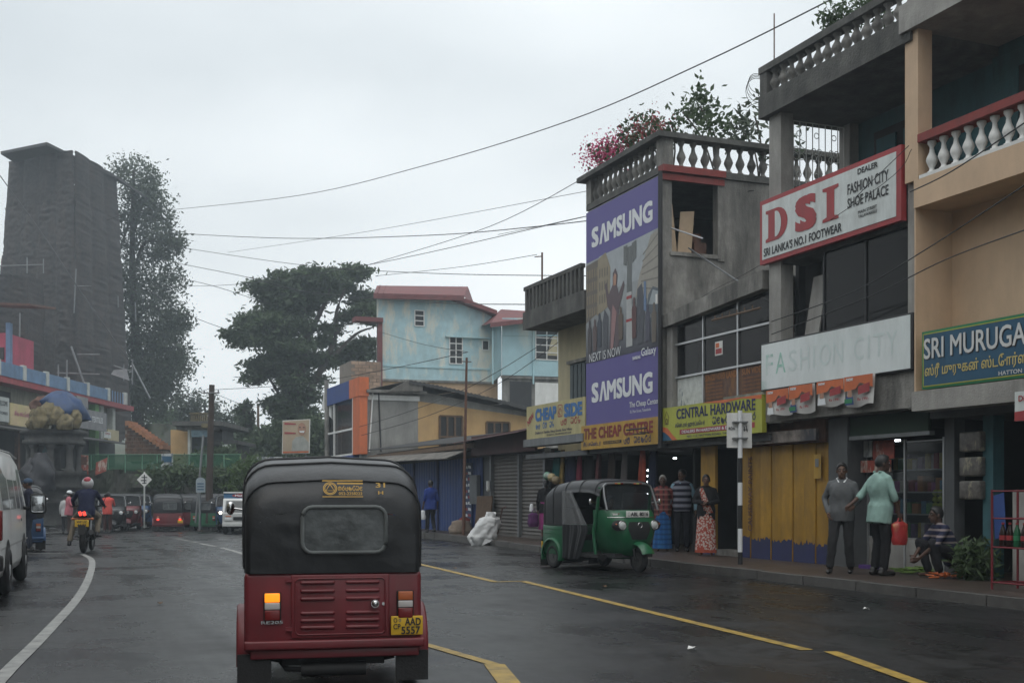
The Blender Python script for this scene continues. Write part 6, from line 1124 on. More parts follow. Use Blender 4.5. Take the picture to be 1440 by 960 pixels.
def make_tuk(label, loc, rotz, body, plate=None, platec='platey', brakes=False, indicator=False, curtain=False, fine=True, group='three-wheelers in the street', tail_on=False, sticker=False, driver=False, lights_on=False):
    t = thing('three_wheeler', label, 'three-wheeler', loc, rotz, group); t['_o'] = (0, 0, 0)
    def ob(g, name, m, par=None): return g.obj(name, m, par or t, False)
    B = M[body]
    # canopy
    st = [(-1.14, .555, 1.20), (-1.135, .572, 1.27), (-1.10, .588, 1.345), (-1.045, .597, 1.41), (-.94, .603, 1.475), (-.75, .607, 1.535), (-.5, .609, 1.572), (-.35, .61, 1.585)]
    st2 = [(-.35, .611, 1.586), (-.2, .611, 1.592), (.1, .611, 1.602), (.4, .61, 1.592), (.55, .605, 1.565), (.68, .595, 1.52)]
    g = G(); secs = [usec(y, w_, zt, .775) for y, w_, zt in st]; g.loft(secs, False, False)
    S0 = secs[0]; hl = len(S0) // 2; NV, NU = 26, 30; vv = []                 # slack rear canvas
    for jv in range(NV + 1):
        z = .775 + (1.2 - .775) * jv / NV; w_ = .555
        for (xa_, _, za_), (xb_, _, zb_) in zip(S0[:hl], S0[1:hl + 1]):
            if za_ <= z <= zb_ + 1e-6 and zb_ > za_: w_ = -(xa_ + (xb_ - xa_) * (z - za_) / (zb_ - za_))
        for iu in range(NU + 1): x = w_ * (2 * iu / NU - 1); ed = min(1, 6 * min(iu, NU - iu) / NU) * min(1, 5 * min(jv, NV - jv) / NV); vv.append((x, -1.14 + ed * (.009 * noise.noise((x * 2.5 + rotz, z * 4, 1)) + .006 * noise.noise((x * 7 + z * 5, z * 7 - x * 4, 3)) - .006), z))
    g.add(vv, [(jv * (NU + 1) + iu, jv * (NU + 1) + iu + 1, (jv + 1) * (NU + 1) + iu + 1, (jv + 1) * (NU + 1) + iu) for jv in range(NV) for iu in range(NU)], True)
    g.loft([usec(y, w_, zt, zt - .24) for y, w_, zt in st2], False, False); cn = ob(g, 'canopy', M['canvas'])
    for y, w_, zt in (st[3], st[5], st2[0], st2[2], st2[4]):
        zb = .80 if y < -.36 else zt - .23
        g = G(); g.tube([(q[0] * 1.004, q[1], q[2] + .004) for q in usec(y, w_, zt, zb)], .009, 5); ob(g, 'canopy_seam', M['canvas'], cn)
    # rear window
    def rr(x0, x1, z0, z1, r_, y, n=5):
        p = []
        for cx, cz, a0 in ((x1 - r_, z1 - r_, 0), (x0 + r_, z1 - r_, 90), (x0 + r_, z0 + r_, 180), (x1 - r_, z0 + r_, 270)):
            for i in range(n): a = R(a0 + 90 * i / (n - 1)); p.append((cx + r_ * math.cos(a), y, cz + r_ * math.sin(a)))
        return p
    g = G(); pts = rr(-.215, .35, .915, 1.225, .07, -1.158); g.tube(pts + [pts[0], pts[1]], .016, 6); rw = ob(g, 'rear_window_rim', M['rubberg'])
    g = G(); g.add(rr(-.21, .345, .92, 1.22, .068, -1.156), [tuple(range(20))]); ob(g, 'rear_window', mat('rear_plastic', (.075, .083, .085), .14, .5, 6, .3, 7, col2=(.30, .315, .32), thr=(.56, .68)), rw)
    # tub
    g = G(); g.cbox(-.6, -1.13, .24, .6, -.36, .785, .035); tub = ob(g, 'rear_body', B)
    for sgn in (-1, 1):
        g = G(); a_ = [(.31 * math.cos(R(q)), .31 * math.sin(R(q))) for q in range(-18, 199, 12)]
        g.loft([[(sgn * .54, -.80 + u, .24 + v) for u, v in a_], [(sgn * .635, -.80 + u, .24 + v) for u, v in a_], [(sgn * .652, -.80 + u * .96, .24 + v * .96) for u, v in a_], [(sgn * .648, -.80 + u * .86, .24 + v * .86) for u, v in a_]], False, False); ob(g, 'fender', B)
        g = G(); g.box(sgn * .42, -1.135, .03, sgn * .645, -1.115, .235); ob(g, 'mudflap', M['rubber'])
        wheel(t, sgn * .55, -.80, .215, .12)
    g = G(); g.cbox(-.60, -1.185, .265, .615, -1.13, .325, .012); ob(g, 'bumper', B); g = G(); g.cbox(-.56, -1.15, .20, .58, -1.08, .262, .01); ob(g, 'lower_valance', B)
    if fine:
        g = G(); g.cbox(-.29, -1.146, .335, .375, -1.128, .765, .008); dr_ = ob(g, 'engine_door', B)
        g = G(); g.tube([(q[0], q[1], q[2]) for q in rr(-.26, .345, .36, .74, .03, -1.148)] + [rr(-.26, .345, .36, .74, .03, -1.148)[0]], .006, 5); ob(g, 'door_ridge', B, dr_)
        for z in (.712, .655, .602, .505, .455, .408):
            for x0 in (-.235, .07): g = G(); g.capsule((x0 + .02, -1.146, z), (x0 + .225, -1.146, z), .014, .014, 8); ob(g, 'louvre', B, dr_)
        for z in (.73, .40): g = G(); g.box(-.325, -1.152, z - .012, -.28, -1.13, z + .012); ob(g, 'hinge', B, dr_)
        g = G(); g.cyl((.275, -1.18, .565), (.275, -1.14, .565), .028, .03, 12); g.ell((.275, -1.185, .565), (.024, .012, .024), 10, 6); ob(g, 'latch', M['chrome'], dr_); g = G(); g.cyl((.335, -1.152, .562), (.335, -1.14, .562), .012, n=10); ob(g, 'lock', M['chrome'], dr_)
    for sgn, x0 in ((-1, -.464), (1, .435)):
        g = G(); g.cbox(x0 - .008, -1.15, .458, x0 + .108, -1.128, .65, .008); lp = ob(g, 'tail_lamp', M['rubber'])
        lit = indicator and sgn < 0
        for z0, z1, m_ in ((.585, .645, 'lampo' if lit else 'lampo0'), (.535, .582, 'lampw'), (.463, .532, 'lampr1' if brakes else 'lampr')): g = G(); g.cbox(x0, -1.168, z0, x0 + .1, -1.151, z1, .006); ob(g, 'lens', M[m_], lp)
    FR = Face((0, -1.135, 0), (1, 0, 0), (0, 0, 1), (0, -1, 0))
    if plate:
        g = G(); g.cbox(.385, -1.165, .345, .605, -1.147, .475, .005); pp = ob(g, 'number_plate', M[platec] if platec == 'platey' else M['platey'])
        if fine and platec == 'platey':
            FP = Face((.385, -1.165, .345), (1, 0, 0), (0, 0, 1), (0, -1, 0)); FP.text(pp, plate[0], .15, .092, .11, .052, M['black'], .02, .004); FP.text(pp, plate[1], .135, .033, .13, .052, M['black'], .02, .004); FP.text(pp, plate[2], .04, .06, .05, .036, M['black'], .01, .004)
            FP.strokes(pp, [arc(.03, .103, .011, .014, 0, 360)], M['black'], .005, .004, 'emblem'); FP.strokes(pp, [arc(.06, .103, .007, .009, 0, 360)], M['signblue'], .004, .004, 'emblem')
    if sticker:
        # gold print on the sloping top of the canvas
        FS = Face((-.08, -1.155, 1.285), (1, 0, 0), (0, .40, .915), (0, -.915, .40))
        S_ = [arc(.052, .068, .045, .045, 0, 360, 20), arc(.052, .068, .036, .036, 0, 360, 18), [(.052, .10), (.024, .052), (.08, .052), (.052, .10)]]; FS.strokes(t, S_, M['gold'], .006, .01, 'emblem')
        sinhala(FS, t, ['ka', 'ra', 'va', 'na', 'ta', 'sa', 'e'], .105, .052, .17, .038, M['gold'], .2, .01); FS.text(t, '052-2258222', .19, .03, .16, .022, M['gold'], .02, .01)
        FS.poly(t, [(.10, .10), (.275, .10), (.275, .112), (.10, .112)], M['gold'], .01, 'print_line'); FS.poly(t, [(.0, .122), (.275, .122), (.275, .13), (.0, .13)], M['gold'], .01, 'print_line'); FS.poly(t, [(.0, .004), (.275, .004), (.275, .010), (.0, .010)], M['gold'], .01, 'print_line')
        FS.text(t, '31', .395, .092, .065, .036, M['gold'], .02, .012); FS.text(t, 'H', .395, .035, .035, .026, M['gold'], .02, .012)
        FB = Face((-.49, -1.136, .43), (1, 0, 0), (0, 0, 1), (0, -1, 0)); FB.text(t, 'RE205', .075, .018, .145, .022, M['chrome'], .015, .006, name='badge')
    # underneath
    g = G(); g.box(-.35, -1.05, .14, .35, -.5, .26); g.cyl((-.22, -1.06, .115), (.22, -1.06, .115), .05, n=12); g.tube([(-.22, -1.06, .115), (-.32, -1.05, .12), (-.36, -.9, .16)], .02, 6); g.cyl((-.5, -.8, .215), (.5, -.8, .215), .03, n=8)
    for sgn in (-1, 1): g.tube([(sgn * .42, -1.0, .20), (sgn * .26, -1.0, .17)], .035, 6)
    g.box(-.58, -.4, .24, .58, .6, .30); g.box(-.4, .5, .25, .4, .85, .32); ob(g, 'chassis', M['under'])
    g = G(); g.prism([(-.45, -1.03, .26), (-.22, -1.03, .26), (-.22, -1.03, .20), (-.30, -1.03, .16)], (0, .03, 0)); g.prism([(.45, -1.03, .26), (.28, -1.03, .26), (.30, -1.03, .17)], (0, .03, 0)); ob(g, 'bracket', B)
    # seats
    g = G(); g.cbox(-.55, -.75, .5, .55, -.35, .62, .04); g.cbox(-.55, -.95, .55, .55, -.78, 1.1, .05); ob(g, 'rear_seat', M['rubber']); g = G(); g.cbox(-.3, .0, .5, .3, .28, .6, .04); ob(g, 'driver_seat', M['rubber'])
    # front
    g = G(); secs = []
    for z, w_, yf in COWL:
        s_ = []
        for i in range(25): a = -math.pi / 2 + math.pi * i / 24; sx = math.copysign(abs(math.sin(a)) ** .8, a); s_.append((w_ * sx, .42 + (yf - .42) * abs(math.cos(a)) ** .55, z))
        secs.append(s_)
    g.loft(secs, False, False); cw = ob(g, 'front_cowl', B)
    g = G(); g.add(secs[0], [tuple(range(25))]); g.add(secs[-1], [tuple(range(25))]); ob(g, 'dash_shelf', M['under'], cw)
    for sgn in (-1, 1):
        g = G(); g.tube([(sgn * .55, .50, .30), (sgn * .56, .45, .7), (sgn * .555, .55, 1.05), (sgn * .545, .62, 1.45)], .03, 6); ob(g, 'door_pillar', B)
        g = G(); g.tube([(sgn * .54, .82, 1.06), (sgn * .53, .72, 1.30), (sgn * .50, .66, 1.47), (sgn * .42, .64, 1.51)], .022, 6); ob(g, 'screen_pillar', M['metal'])
        g = G(); g.tube([(sgn * .58, .58, 1.18), (sgn * .72, .62, 1.2)], .008, 5); g.ell((sgn * .74, .62, 1.2), (.035, .02, .055), 10, 7); ob(g, 'mirror', M['chrome'])
        z = .80; x = sgn * .36; y = cowl_at(z, x)
        g = G(); g.ell((x, y - .02, z), (.155, .07, .095), 16, 9); hs = ob(g, 'headlight_surround', M['rubber'])
        g = G(); g.ell((x - sgn * .02, y + .02, z), (.085, .055, .078), 16, 9); ob(g, 'headlight', M['headon'] if lights_on else M['headl'], hs)
        g = G(); g.ring((x - sgn * .02, y + .045, z), .075, .010, 'y', 18, 6); ob(g, 'headlight_ring', M['chrome'], hs)
        g = G(); g.ell((x + sgn * .09, y - .02, z + .02), (.035, .06, .03), 10, 7); ob(g, 'indicator', M['lampo0'], hs)
    g = G(); g.tube([(-.42, .64, 1.51), (0, .66, 1.525), (.42, .64, 1.51)], .02, 6); ob(g, 'screen_header', M['metal'])
    g = G(); g.add([(-.52, .815, 1.07), (.52, .815, 1.07), (.50, .70, 1.36), (.45, .655, 1.49), (-.45, .655, 1.49), (-.50, .70, 1.36)], [(0, 1, 2, 3, 4, 5)]); ob(g, 'windscreen', M['windg'])
    g = G(); zr = [(.56, .15), (.62, .18), (.68, .21), (.74, .235), (.80, .23), (.86, .20)]
    g.loft([[(x, cowl_at(z, x) + .010, z) for x in np.linspace(-hw_, hw_, 11)] for z, hw_ in zr], False, False); gr_ = ob(g, 'grille', M['rubber'])
    g = G(); g.ring((0, cowl_at(.82, 0) + .02, .80), .045, .008, 'y', 14, 5); ob(g, 'badge', M['chrome'], gr_)
    g = G(); g.tube([(x, cowl_at(.94, x) + .006, .935) for x in np.linspace(-.5, .5, 15)], .009, 5); ob(g, 'trim_strip', M['chrome'], cw)
    if plate and platec == 'platew':
        yy = cowl_at(.99, .15); g = G(); g.cbox(-.24, yy + .03, .935, .24, yy + .045, 1.045, .004); pp = ob(g, 'number_plate', M['platew']); FP = Face((.24, yy + .045, .935), (-1, 0, 0), (0, 0, 1), (0, 1, 0)); FP.text(pp, plate[0], .27, .055, .37, .068, M['black'], .03, .004); FP.strokes(pp, [arc(.05, .055, .022, .035, 0, 360)], M['black'], .006, .004, 'emblem')
        for k, m_ in enumerate(('lampr', 'signlime', 'orange')):
            for sgn in (-1, 1): g = G(); g.cbox(sgn * .2 + .06 * k - .08, .70, 1.50, sgn * .2 + .06 * k - .03, .712, 1.525, .003); ob(g, 'visor_light', M[m_])
        FQ = Face((.46, cowl_at(.99, .4) + .006, .975), (-1, 0, 0), (0, 0, 1), (0, 1, 0)); FQ.poly(cw, [(.0, 0), (.10, 0), (.10, .03), (.0, .03)], M['platew'], .02, 'sticker'); FQ.poly(cw, [(.11, 0), (.16, 0), (.16, .03), (.11, .03)], M['signred'], .02, 'sticker')
    # front wheel
    wheel(t, 0, 1.0, .215, .11)
    g = G(); secs = []
    for q in range(-5, 186, 10):
        a = R(q); secs.append([(x, 1.0 + (.27 - .03 * (abs(x) / .13) ** 2) * math.cos(a) * 1.15, .26 + (.27 - .05 * (abs(x) / .13) ** 2) * math.sin(a)) for x in np.linspace(-.13, .13, 7)])
    g.loft(secs[2:], False, False); ob(g, 'front_mudguard', B)
    g = G()
    for sgn in (-1, 1): g.cyl((sgn * .075, .92, .5), (sgn * .075, 1.0, .215), .02, n=6)
    ob(g, 'fork', M['under']); g = G(); g.tube([(-.33, .45, .98), (-.2, .55, 1.0), (0, .6, .98), (.2, .55, 1.0), (.33, .45, .98)], .016, 6); ob(g, 'handlebar', M['rubber'])
    if curtain:
        for sgn in (1,):
            g = G(); n_ = 26; vv = []
            for j in range(15):
                for i in range(n_ + 1):
                    u, v = i / n_, j / 14; y = -.42 + u * ((.50 + .30 * v / .45) if v < .45 else (.80 - .52 * (v - .45) / .55)); z = .20 + 1.19 * v; vv.append((sgn * (.625 + .016 * math.sin(u * 17 + j * .12) * (1 - v * .5) + .008 * math.sin(u * 41)), y, z))
            lo = [(j * (n_ + 1) + i, j * (n_ + 1) + i + 1, (j + 1) * (n_ + 1) + i + 1, (j + 1) * (n_ + 1) + i) for j in range(7) for i in range(n_)]; hi = [(j * (n_ + 1) + i, j * (n_ + 1) + i + 1, (j + 1) * (n_ + 1) + i + 1, (j + 1) * (n_ + 1) + i) for j in range(7, 14) for i in range(n_)]
            g.cm = 0; g.add(vv, lo, True); g.cm = 1; g.add(vv, hi, True); ob(g, 'rain_curtain', [M['canvas'], M['ply']])
            for z in (.62, .70): g = G(); g.box(sgn * .602, -1.1, z, sgn * .606, -.42, z + .012); ob(g, 'body_ridge', B, tub)
    return t
def rz(y): f = min(1, max(0, (y - 26) / 24)); return -.2 * f * f * (3 - 2 * f)
def far(px, D): p = turned(cf(px, 0, D)); return (p[0], p[1], rz(p[1]))
rear_c = turned(cf(470, 0, 8.0)); hd = -R(10.0); th_ = Vector((-math.sin(hd), math.cos(hd)))
make_tuk('dark red three-wheeler with black canvas top and lit orange lamp, nearest the camera', (rear_c[0] + th_.x * 1.14, rear_c[1] + th_.y * 1.14, 0), hd, 'tukred', ('AAD', '5557', 'CP'), indicator=True, sticker=True)
make_tuk('green three-wheeler with black top and rain curtain driving past the shops', (9.28, 18.75, 0), R(180 + 9), 'tukgreen', ('ABL 8016', '', ''), 'platew', curtain=True)
make_tuk('larger red three-wheeler seen from behind in the distance with brake lamps on', far(236, 51), -YAW + R(17), 'tukred', ('', '', ''), brakes=True, fine=False)
make_tuk('smaller red three-wheeler half hidden behind the braking one', far(269, 53.5), -YAW + R(13), 'tukred', ('', '', ''), fine=False)
make_tuk('black three-wheeler parked by the man in the orange shirt', far(156, 49.5), R(202) - YAW, 'tukblack', fine=False)
make_tuk('red three-wheeler facing the camera left of the diamond road sign', far(179, 52), R(199) - YAW, 'tukred', fine=False)
make_tuk('blue three-wheeler facing the camera below the diamond road sign', far(194, 54.5), R(198) - YAW, 'tukblue', fine=False)
make_tuk('green three-wheeler turning in the distance beside the wooden pole', far(303, 51), R(-12) - YAW, 'tukgreen', fine=False)
make_tuk('blue three-wheeler in front of the white truck in the distance', far(325, 50), R(188) - YAW, 'tukblue', fine=False, lights_on=True)
make_tuk('blue three-wheeler mostly hidden behind the white van', (-.62, 31.2, 0), R(2), 'tukblue', fine=False)
# ---- white van
def make_van():
    t = thing('van', 'white passenger van at the left edge seen along its right side', 'van', (-1.20, 18.35, 0), R(-3.2)); t['_o'] = (0, 0, 0)
    W = mat('van_white', (.66, .67, .66), .35, .05, 2, coat=.3, dirt=.25, dcol=(.4, .39, .36))
    def ob(g, n, m, p=None): return g.obj(n, m, p or t, False)
    stn = [(-2.36, .80, 1.80, .35), (-2.34, .83, 1.88, .28), (-2.2, .85, 1.93, .27), (-1, .855, 1.96, .27), (.6, .855, 1.96, .27), (1.25, .85, 1.90, .27), (1.62, .845, 1.72, .27), (2.05, .84, 1.30, .27), (2.3, .80, 1.02, .3), (2.38, .74, .85, .38)]
    g = G(); secs = []
    for y, w_, zt, zb in stn:
        zs_ = min(1.08, zt - .1); s_ = [(w_ * .96, y, zb), (w_, y, zb + .12), (w_ * 1.0, y, (zb + zs_) / 2), (w_ * .992, y, zs_)]
        top = w_ - .11 * min(1, (zt - zs_) / .8); s_ += [(top + .02, y, zt - .14), (top - .03, y, zt - .05), (top - .16, y, zt)]
        secs.append(s_ + [(-q[0], q[1], q[2]) for q in reversed(s_)])
    g.loft(secs); ob(g, 'body', W)
    def side(y, z): f = min(1, max(0, (z - 1.08) / .72)); return .848 - .10 * f
    def panel(n, y0, y1, z0, z1, m, d=.008, y0t=None, y1t=None, p=None):
        y0t = y0 if y0t is None else y0t; y1t = y1 if y1t is None else y1t
        g = G(); g.add([(side(y0, z0) + d, y0, z0), (side(y1, z0) + d, y1, z0), (side(y1, z1) + d, y1t, z1), (side(y0, z1) + d, y0t, z1)], [(0, 1, 2, 3)]); return ob(g, n, m, p)
    for y0, y1 in ((-2.1, -1.05), (-.95, -.02), (.06, .70)): panel('window', y0, y1, 1.12, 1.72, M['glassd'], .012); 
    panel('window', .80, 1.55, 1.10, 1.70, M['glassd'], .012, .80, 1.25)
    for y in (-2.16, -1.0, .02, .75): panel('window_pillar', y - .03, y + .03, 1.10, 1.76, W, .016)
    for y in (-.98, .74, 1.62): panel('door_gap', y, y + .012, .34, 1.1, M['under'], .01)
    panel('door_handle', .50, .66, .93, .97, M['rubber'], .03); panel('side_trim', -2.3, 2.1, .62, .645, mat('trim_grey', (.3, .3, .3), .5), .012)
    for y in (-1.45, 1.35):
        g = G(); p_ = [(y + .40 * math.cos(R(a)), .33 + .40 * math.sin(R(a))) for a in range(-10, 191, 12)]; g.add([(.862, u, max(.26, v)) for u, v in p_], [tuple(range(len(p_)))]); ob(g, 'wheel_arch', M['under'])
        wheel(t, .80, y, .32, .20, M['alu']); wheel(t, -.80, y, .32, .20, M['alu'])
    g = G(); g.cbox(.66, -2.39, .74, .862, -2.22, 1.12, .02); lo = ob(g, 'tail_lamp', M['lampr']); g = G(); g.cbox(-.86, -2.5, .36, .88, -2.3, .56, .04); ob(g, 'rear_bumper', M['rubber'])
    g = G(); g.tube([(.80, 1.55, 1.12), (.98, 1.60, 1.10)], .03, 6); g.cbox(.93, 1.52, 1.02, 1.17, 1.66, 1.34, .05); mi_ = ob(g, 'mirror', M['rubber']); g = G(); g.cbox(.955, 1.508, 1.05, 1.145, 1.522, 1.31, .03); ob(g, 'mirror_glass', mat('mirror_glass', (.5, .52, .53), .08, .02, metal=1), mi_)
    g = G(); g.tube([(.74, -2.2, 1.90), (.75, 0, 1.915), (.75, 1.2, 1.87)], .014, 5); ob(g, 'roof_gutter', mat('trim_grey', (.3, .3, .3), .5))
    g = G(); g.add([(-.62, -2.365, 1.15), (.62, -2.365, 1.15), (.58, -2.355, 1.72), (-.58, -2.355, 1.72)], [(0, 1, 2, 3)]); ob(g, 'rear_window', M['glassd'])
    return t
make_van()
# ---- white truck with blue box
def make_truck():
    p = far(345, 47.5); t = thing('truck', 'small white truck with blue cargo box partly hidden by the near three-wheeler', 'truck', p, R(180) - YAW + R(7)); t['_o'] = (0, 0, 0)
    def ob(g, n, m, q=None): return g.obj(n, m, q or t, False)
    W = mat('truck_white', (.55, .56, .55), .4, .06, 2, dirt=.2, dcol=(.3, .3, .28))
    g = G(); g.prism([(-.72, .9, .38), (-.72, 1.55, .38), (-.72, 1.58, .80), (-.72, 1.30, 1.34), (-.72, 1.15, 1.40), (-.72, .9, 1.40)], (1.44, 0, 0)); cb = ob(g, 'cab', W)
    g = G(); g.add([(-.64, 1.575, .86), (.64, 1.575, .86), (.60, 1.335, 1.31), (-.60, 1.335, 1.31)], [(0, 1, 2, 3)]); ob(g, 'windscreen', M['glassd'], cb)
    for s_ in (-1, 1):
        g = G(); g.add([(s_ * .724, 1.0, .88), (s_ * .724, 1.45, .88), (s_ * .724, 1.28, 1.28), (s_ * .724, 1.0, 1.28)], [(0, 1, 2, 3)]); ob(g, 'side_window', M['glassd'], cb)
        g = G(); g.cbox(s_ * .5 - .14, 1.57, .52, s_ * .5 + .14, 1.60, .66, .02); ob(g, 'headlight', M['headl'], cb); g = G(); g.cbox(s_ * .5 - .12, 1.58, .68, s_ * .5 + .1, 1.60, .72, .008); ob(g, 'indicator', M['lampo0'], cb)
        for y in (1.2, -1.0): wheel(t, s_ * .64, y, .26, .16)
    g = G(); g.cbox(-.72, 1.56, .30, .72, 1.63, .46, .02); ob(g, 'bumper', W, cb); g = G(); g.box(-.3, 1.585, .55, .3, 1.60, .68); ob(g, 'grille', M['rubber'], cb)
    g = G(); g.cbox(-.76, -1.7, .55, .76, .8, 1.62, .02); bo = ob(g, 'cargo_box', mat('box_blue', (.03, .12, .24), .5, .1)); g = G(); g.cbox(-.77, .78, 1.60, .77, .84, 1.66, .01); ob(g, 'box_trim', W, bo)
    g = G(); g.add([(.02 + .42 * math.cos(R(a)), .815, 1.515 + .07 * math.sin(R(a))) for a in range(0, 360, 20)], [tuple(range(18))]); ob(g, 'logo_oval', M['signred'], bo); FL = Face((.35, .82, 1.48), (-1, 0, 0), (0, 0, 1), (0, 1, 0)); FL.text(bo, 'Maliban', .33, .035, .6, .08, M['letw'], .02, .004)
    g = G(); g.box(-.3, -1.6, .3, .3, 1.2, .54); ob(g, 'chassis', M['under']); return t
make_truck()
# ---- motorbike
def make_bike(loc, rotz):
    t = thing('motorbike', 'dark motorbike with lit red tail lamp and yellow plate', 'motorbike', loc, rotz); t['_o'] = (0, 0, 0)
    def ob(g, n, m, q=None): return g.obj(n, m, q or t, False)
    for y, r_, wd in ((-.65, .30, .13), (.65, .30, .09)):
        g = G(); g.ring((0, y, r_), r_ - wd * .45, wd * .5, 'x', 26, 8); wh = ob(g, 'wheel', M['rubber']); g = G(); g.ring((0, y, r_), r_ * .62, .02, 'x', 20, 5)
        for k in range(6): a = k * math.pi / 3; g.cyl((0, y, r_), (0, y + r_ * .62 * math.cos(a), r_ + r_ * .62 * math.sin(a)), .014, n=5)
        g.cyl((-.06, y, r_), (.06, y, r_), .05, n=10); ob(g, 'rim', M['metal'], wh)
    g = G(); g.tube([(0, .45, .95), (0, .2, .7), (0, -.1, .5), (0, -.3, .55)], .04, 7); g.cbox(-.16, -.15, .28, .16, .3, .62, .05); ob(g, 'engine', M['under'])
    for s_ in (-1, 1): g = G(); g.cyl((s_ * .09, .65, .3), (s_ * .09, .42, .95), .025, n=7); ob(g, 'fork', M['metal']); g = G(); g.tube([(s_ * .09, -.65, .3), (s_ * .10, -.1, .42)], .025, 6); g.cyl((s_ * .12, -.5, .38), (s_ * .12, -.35, .74), .03, n=7); ob(g, 'swing_arm', M['metal'])
    g = G(); g.ell((0, .22, .86), (.15, .30, .15), 14, 9); ob(g, 'fuel_tank', M['tukblack']); g = G(); g.cbox(-.13, -.62, .78, .13, .05, .88, .04); ob(g, 'seat', M['rubber'])
    g = G(); g.prism([(-.10, -.35, .70), (-.10, -.85, .86), (-.10, -.80, .94), (-.10, -.3, .84)], (.20, 0, 0)); tl = ob(g, 'tail', M['tukblack'])
    for s_ in (-1, 1): g = G(); g.obox((s_ * .045, -.85, .90), (.055, .02, .10), (0, R(-18), 0)); ob(g, 'tail_lamp', M['lampr1'], tl); g = G(); g.cyl((0, -.80, .78), (s_ * .2, -.82, .78), .012, n=5); g.ell((s_ * .21, -.83, .78), (.04, .03, .03), 10, 6); ob(g, 'indicator', M['lampo0'], tl)
    g = G(); g.cbox(-.15, -.93, .60, .15, -.915, .76, .005); pp = ob(g, 'number_plate', M['platey']); FP = Face((-.15, -.93, .60), (1, 0, 0), (0, 0, 1), (0, -1, 0)); FP.text(pp, 'WP UZ', .15, .115, .22, .05, M['black'], .02, .004); FP.text(pp, '4672', .15, .045, .2, .05, M['black'], .02, .004)
    g = G(); g.cbox(-.07, -.92, .50, .07, -.90, .58, .006); ob(g, 'reflector', M['lampw']); g = G(); g.prism([(-.09, -.90, .78), (.09, -.90, .78), (.07, -.98, .42), (-.07, -.98, .42)], (0, .012, 0)); ob(g, 'rear_mudguard', M['rubber'])
    g = G(); g.tube([(.14, .1, .32), (.17, -.4, .34), (.20, -.9, .48)], .05, 9, True, [.03, .055, .06]); ob(g, 'exhaust', M['under'])
    g = G(); g.tube([(-.38, .25, 1.05), (-.25, .38, 1.08), (0, .45, 1.02), (.25, .38, 1.08), (.38, .25, 1.05)], .018, 6); g.ell((0, .6, .92), (.11, .09, .11)); ob(g, 'handlebar', M['rubber'])
    for s_ in (-1, 1): g = G(); g.tube([(s_ * .28, .36, 1.08), (s_ * .36, .36, 1.28)], .008, 5); g.ell((s_ * .38, .35, 1.31), (.06, .015, .04)); ob(g, 'mirror', M['rubber'])
    g = G(); g.cyl((-.30, .05, .35), (.30, .05, .35), .018, n=6); ob(g, 'foot_peg', M['rubber']); return t
BIKE = (.98, 29.2, 0); BROT = -YAW + R(12)
make_bike(BIKE, BROT)
# ============================================================ people
M['skin'] = mat('skin_brown', (.12, .062, .040), .55, .12, 10); M['skin2'] = mat('skin_dark', (.075, .038, .026), .55, .12, 10)
M['hair'] = mat('hair_black', (.012, .011, .011), .5, .2, 20); M['hairg'] = mat('hair_grey', (.28, .27, .26), .7, .2, 20); M['shoe'] = mat('shoe_black', (.018, .017, .017), .4, .2); M['eye'] = mat('eye_white', (.5, .48, .45), .3); 
def clothm(n_, c, v=.15): return mat('cloth_' + n_, c, .88, v, 6, .25, 90, spec=.2)
J0 = dict(pel=(0, 0, .95), wai=(0, .01, 1.08), che=(0, .01, 1.28), nek=(0, -.01, 1.44), hea=(0, .03, 1.585), shR=(.172, 0, 1.385), elR=(.232, -.03, 1.11), wrR=(.245, .06, .87), shL=(-.172, 0, 1.385), elL=(-.232, -.03, 1.11), wrL=(-.245, .06, .87),
          hiR=(.09, 0, .92), knR=(.10, .03, .50), anR=(.105, -.02, .09), hiL=(-.09, 0, .92), knL=(-.10, .03, .50), anL=(-.105, -.02, .09), toR=(.03, 1.0), toL=(-.03, 1.0))
def ellsec(c, rx, ry, up, n=16, e=.85):
    up = Vector(up).normalized(); x = Vector((1, 0, 0)); y = up.cross(x).normalized(); c = Vector(c)
    f = lambda v: math.copysign(abs(v) ** e, v)
    return [tuple(c + x * rx * f(math.cos(a)) + y * ry * f(math.sin(a))) for a in [2 * math.pi * k / n for k in range(n)]]
def torso(g, J, grow=0.0, z0=True, low=.0, neck=True):
    P = [Vector(J['pel']), Vector(J['wai']), Vector(J['che']), Vector(J['nek'])]
    sp = smooth_pts(P, 4); n_ = len(sp); prof = [(.160, .115), (.165, .118), (.163, .115), (.155, .108), (.150, .105), (.152, .108), (.160, .113), (.168, .117), (.172, .115), (.170, .105), (.150, .090), (.100, .072), (.062, .062)]
    secs = []
    tan0 = (sp[1] - sp[0]).normalized(); st = sp[0] - tan0 * (.08 + low); ge = .016 if low > .04 else 0; secs.append(ellsec(st, .152 + grow + ge, .116 + grow + ge, tan0))
    for i, p in enumerate(sp):
        t = (sp[min(i + 1, n_ - 1)] - sp[max(i - 1, 0)]).normalized(); rx, ry = prof[i]; gg = (grow if i < n_ - 2 else grow * .6) + (ge * max(0, 1 - i / 5)); secs.append(ellsec(p, rx + gg, ry + gg, t))
    g.loft(secs); return secs
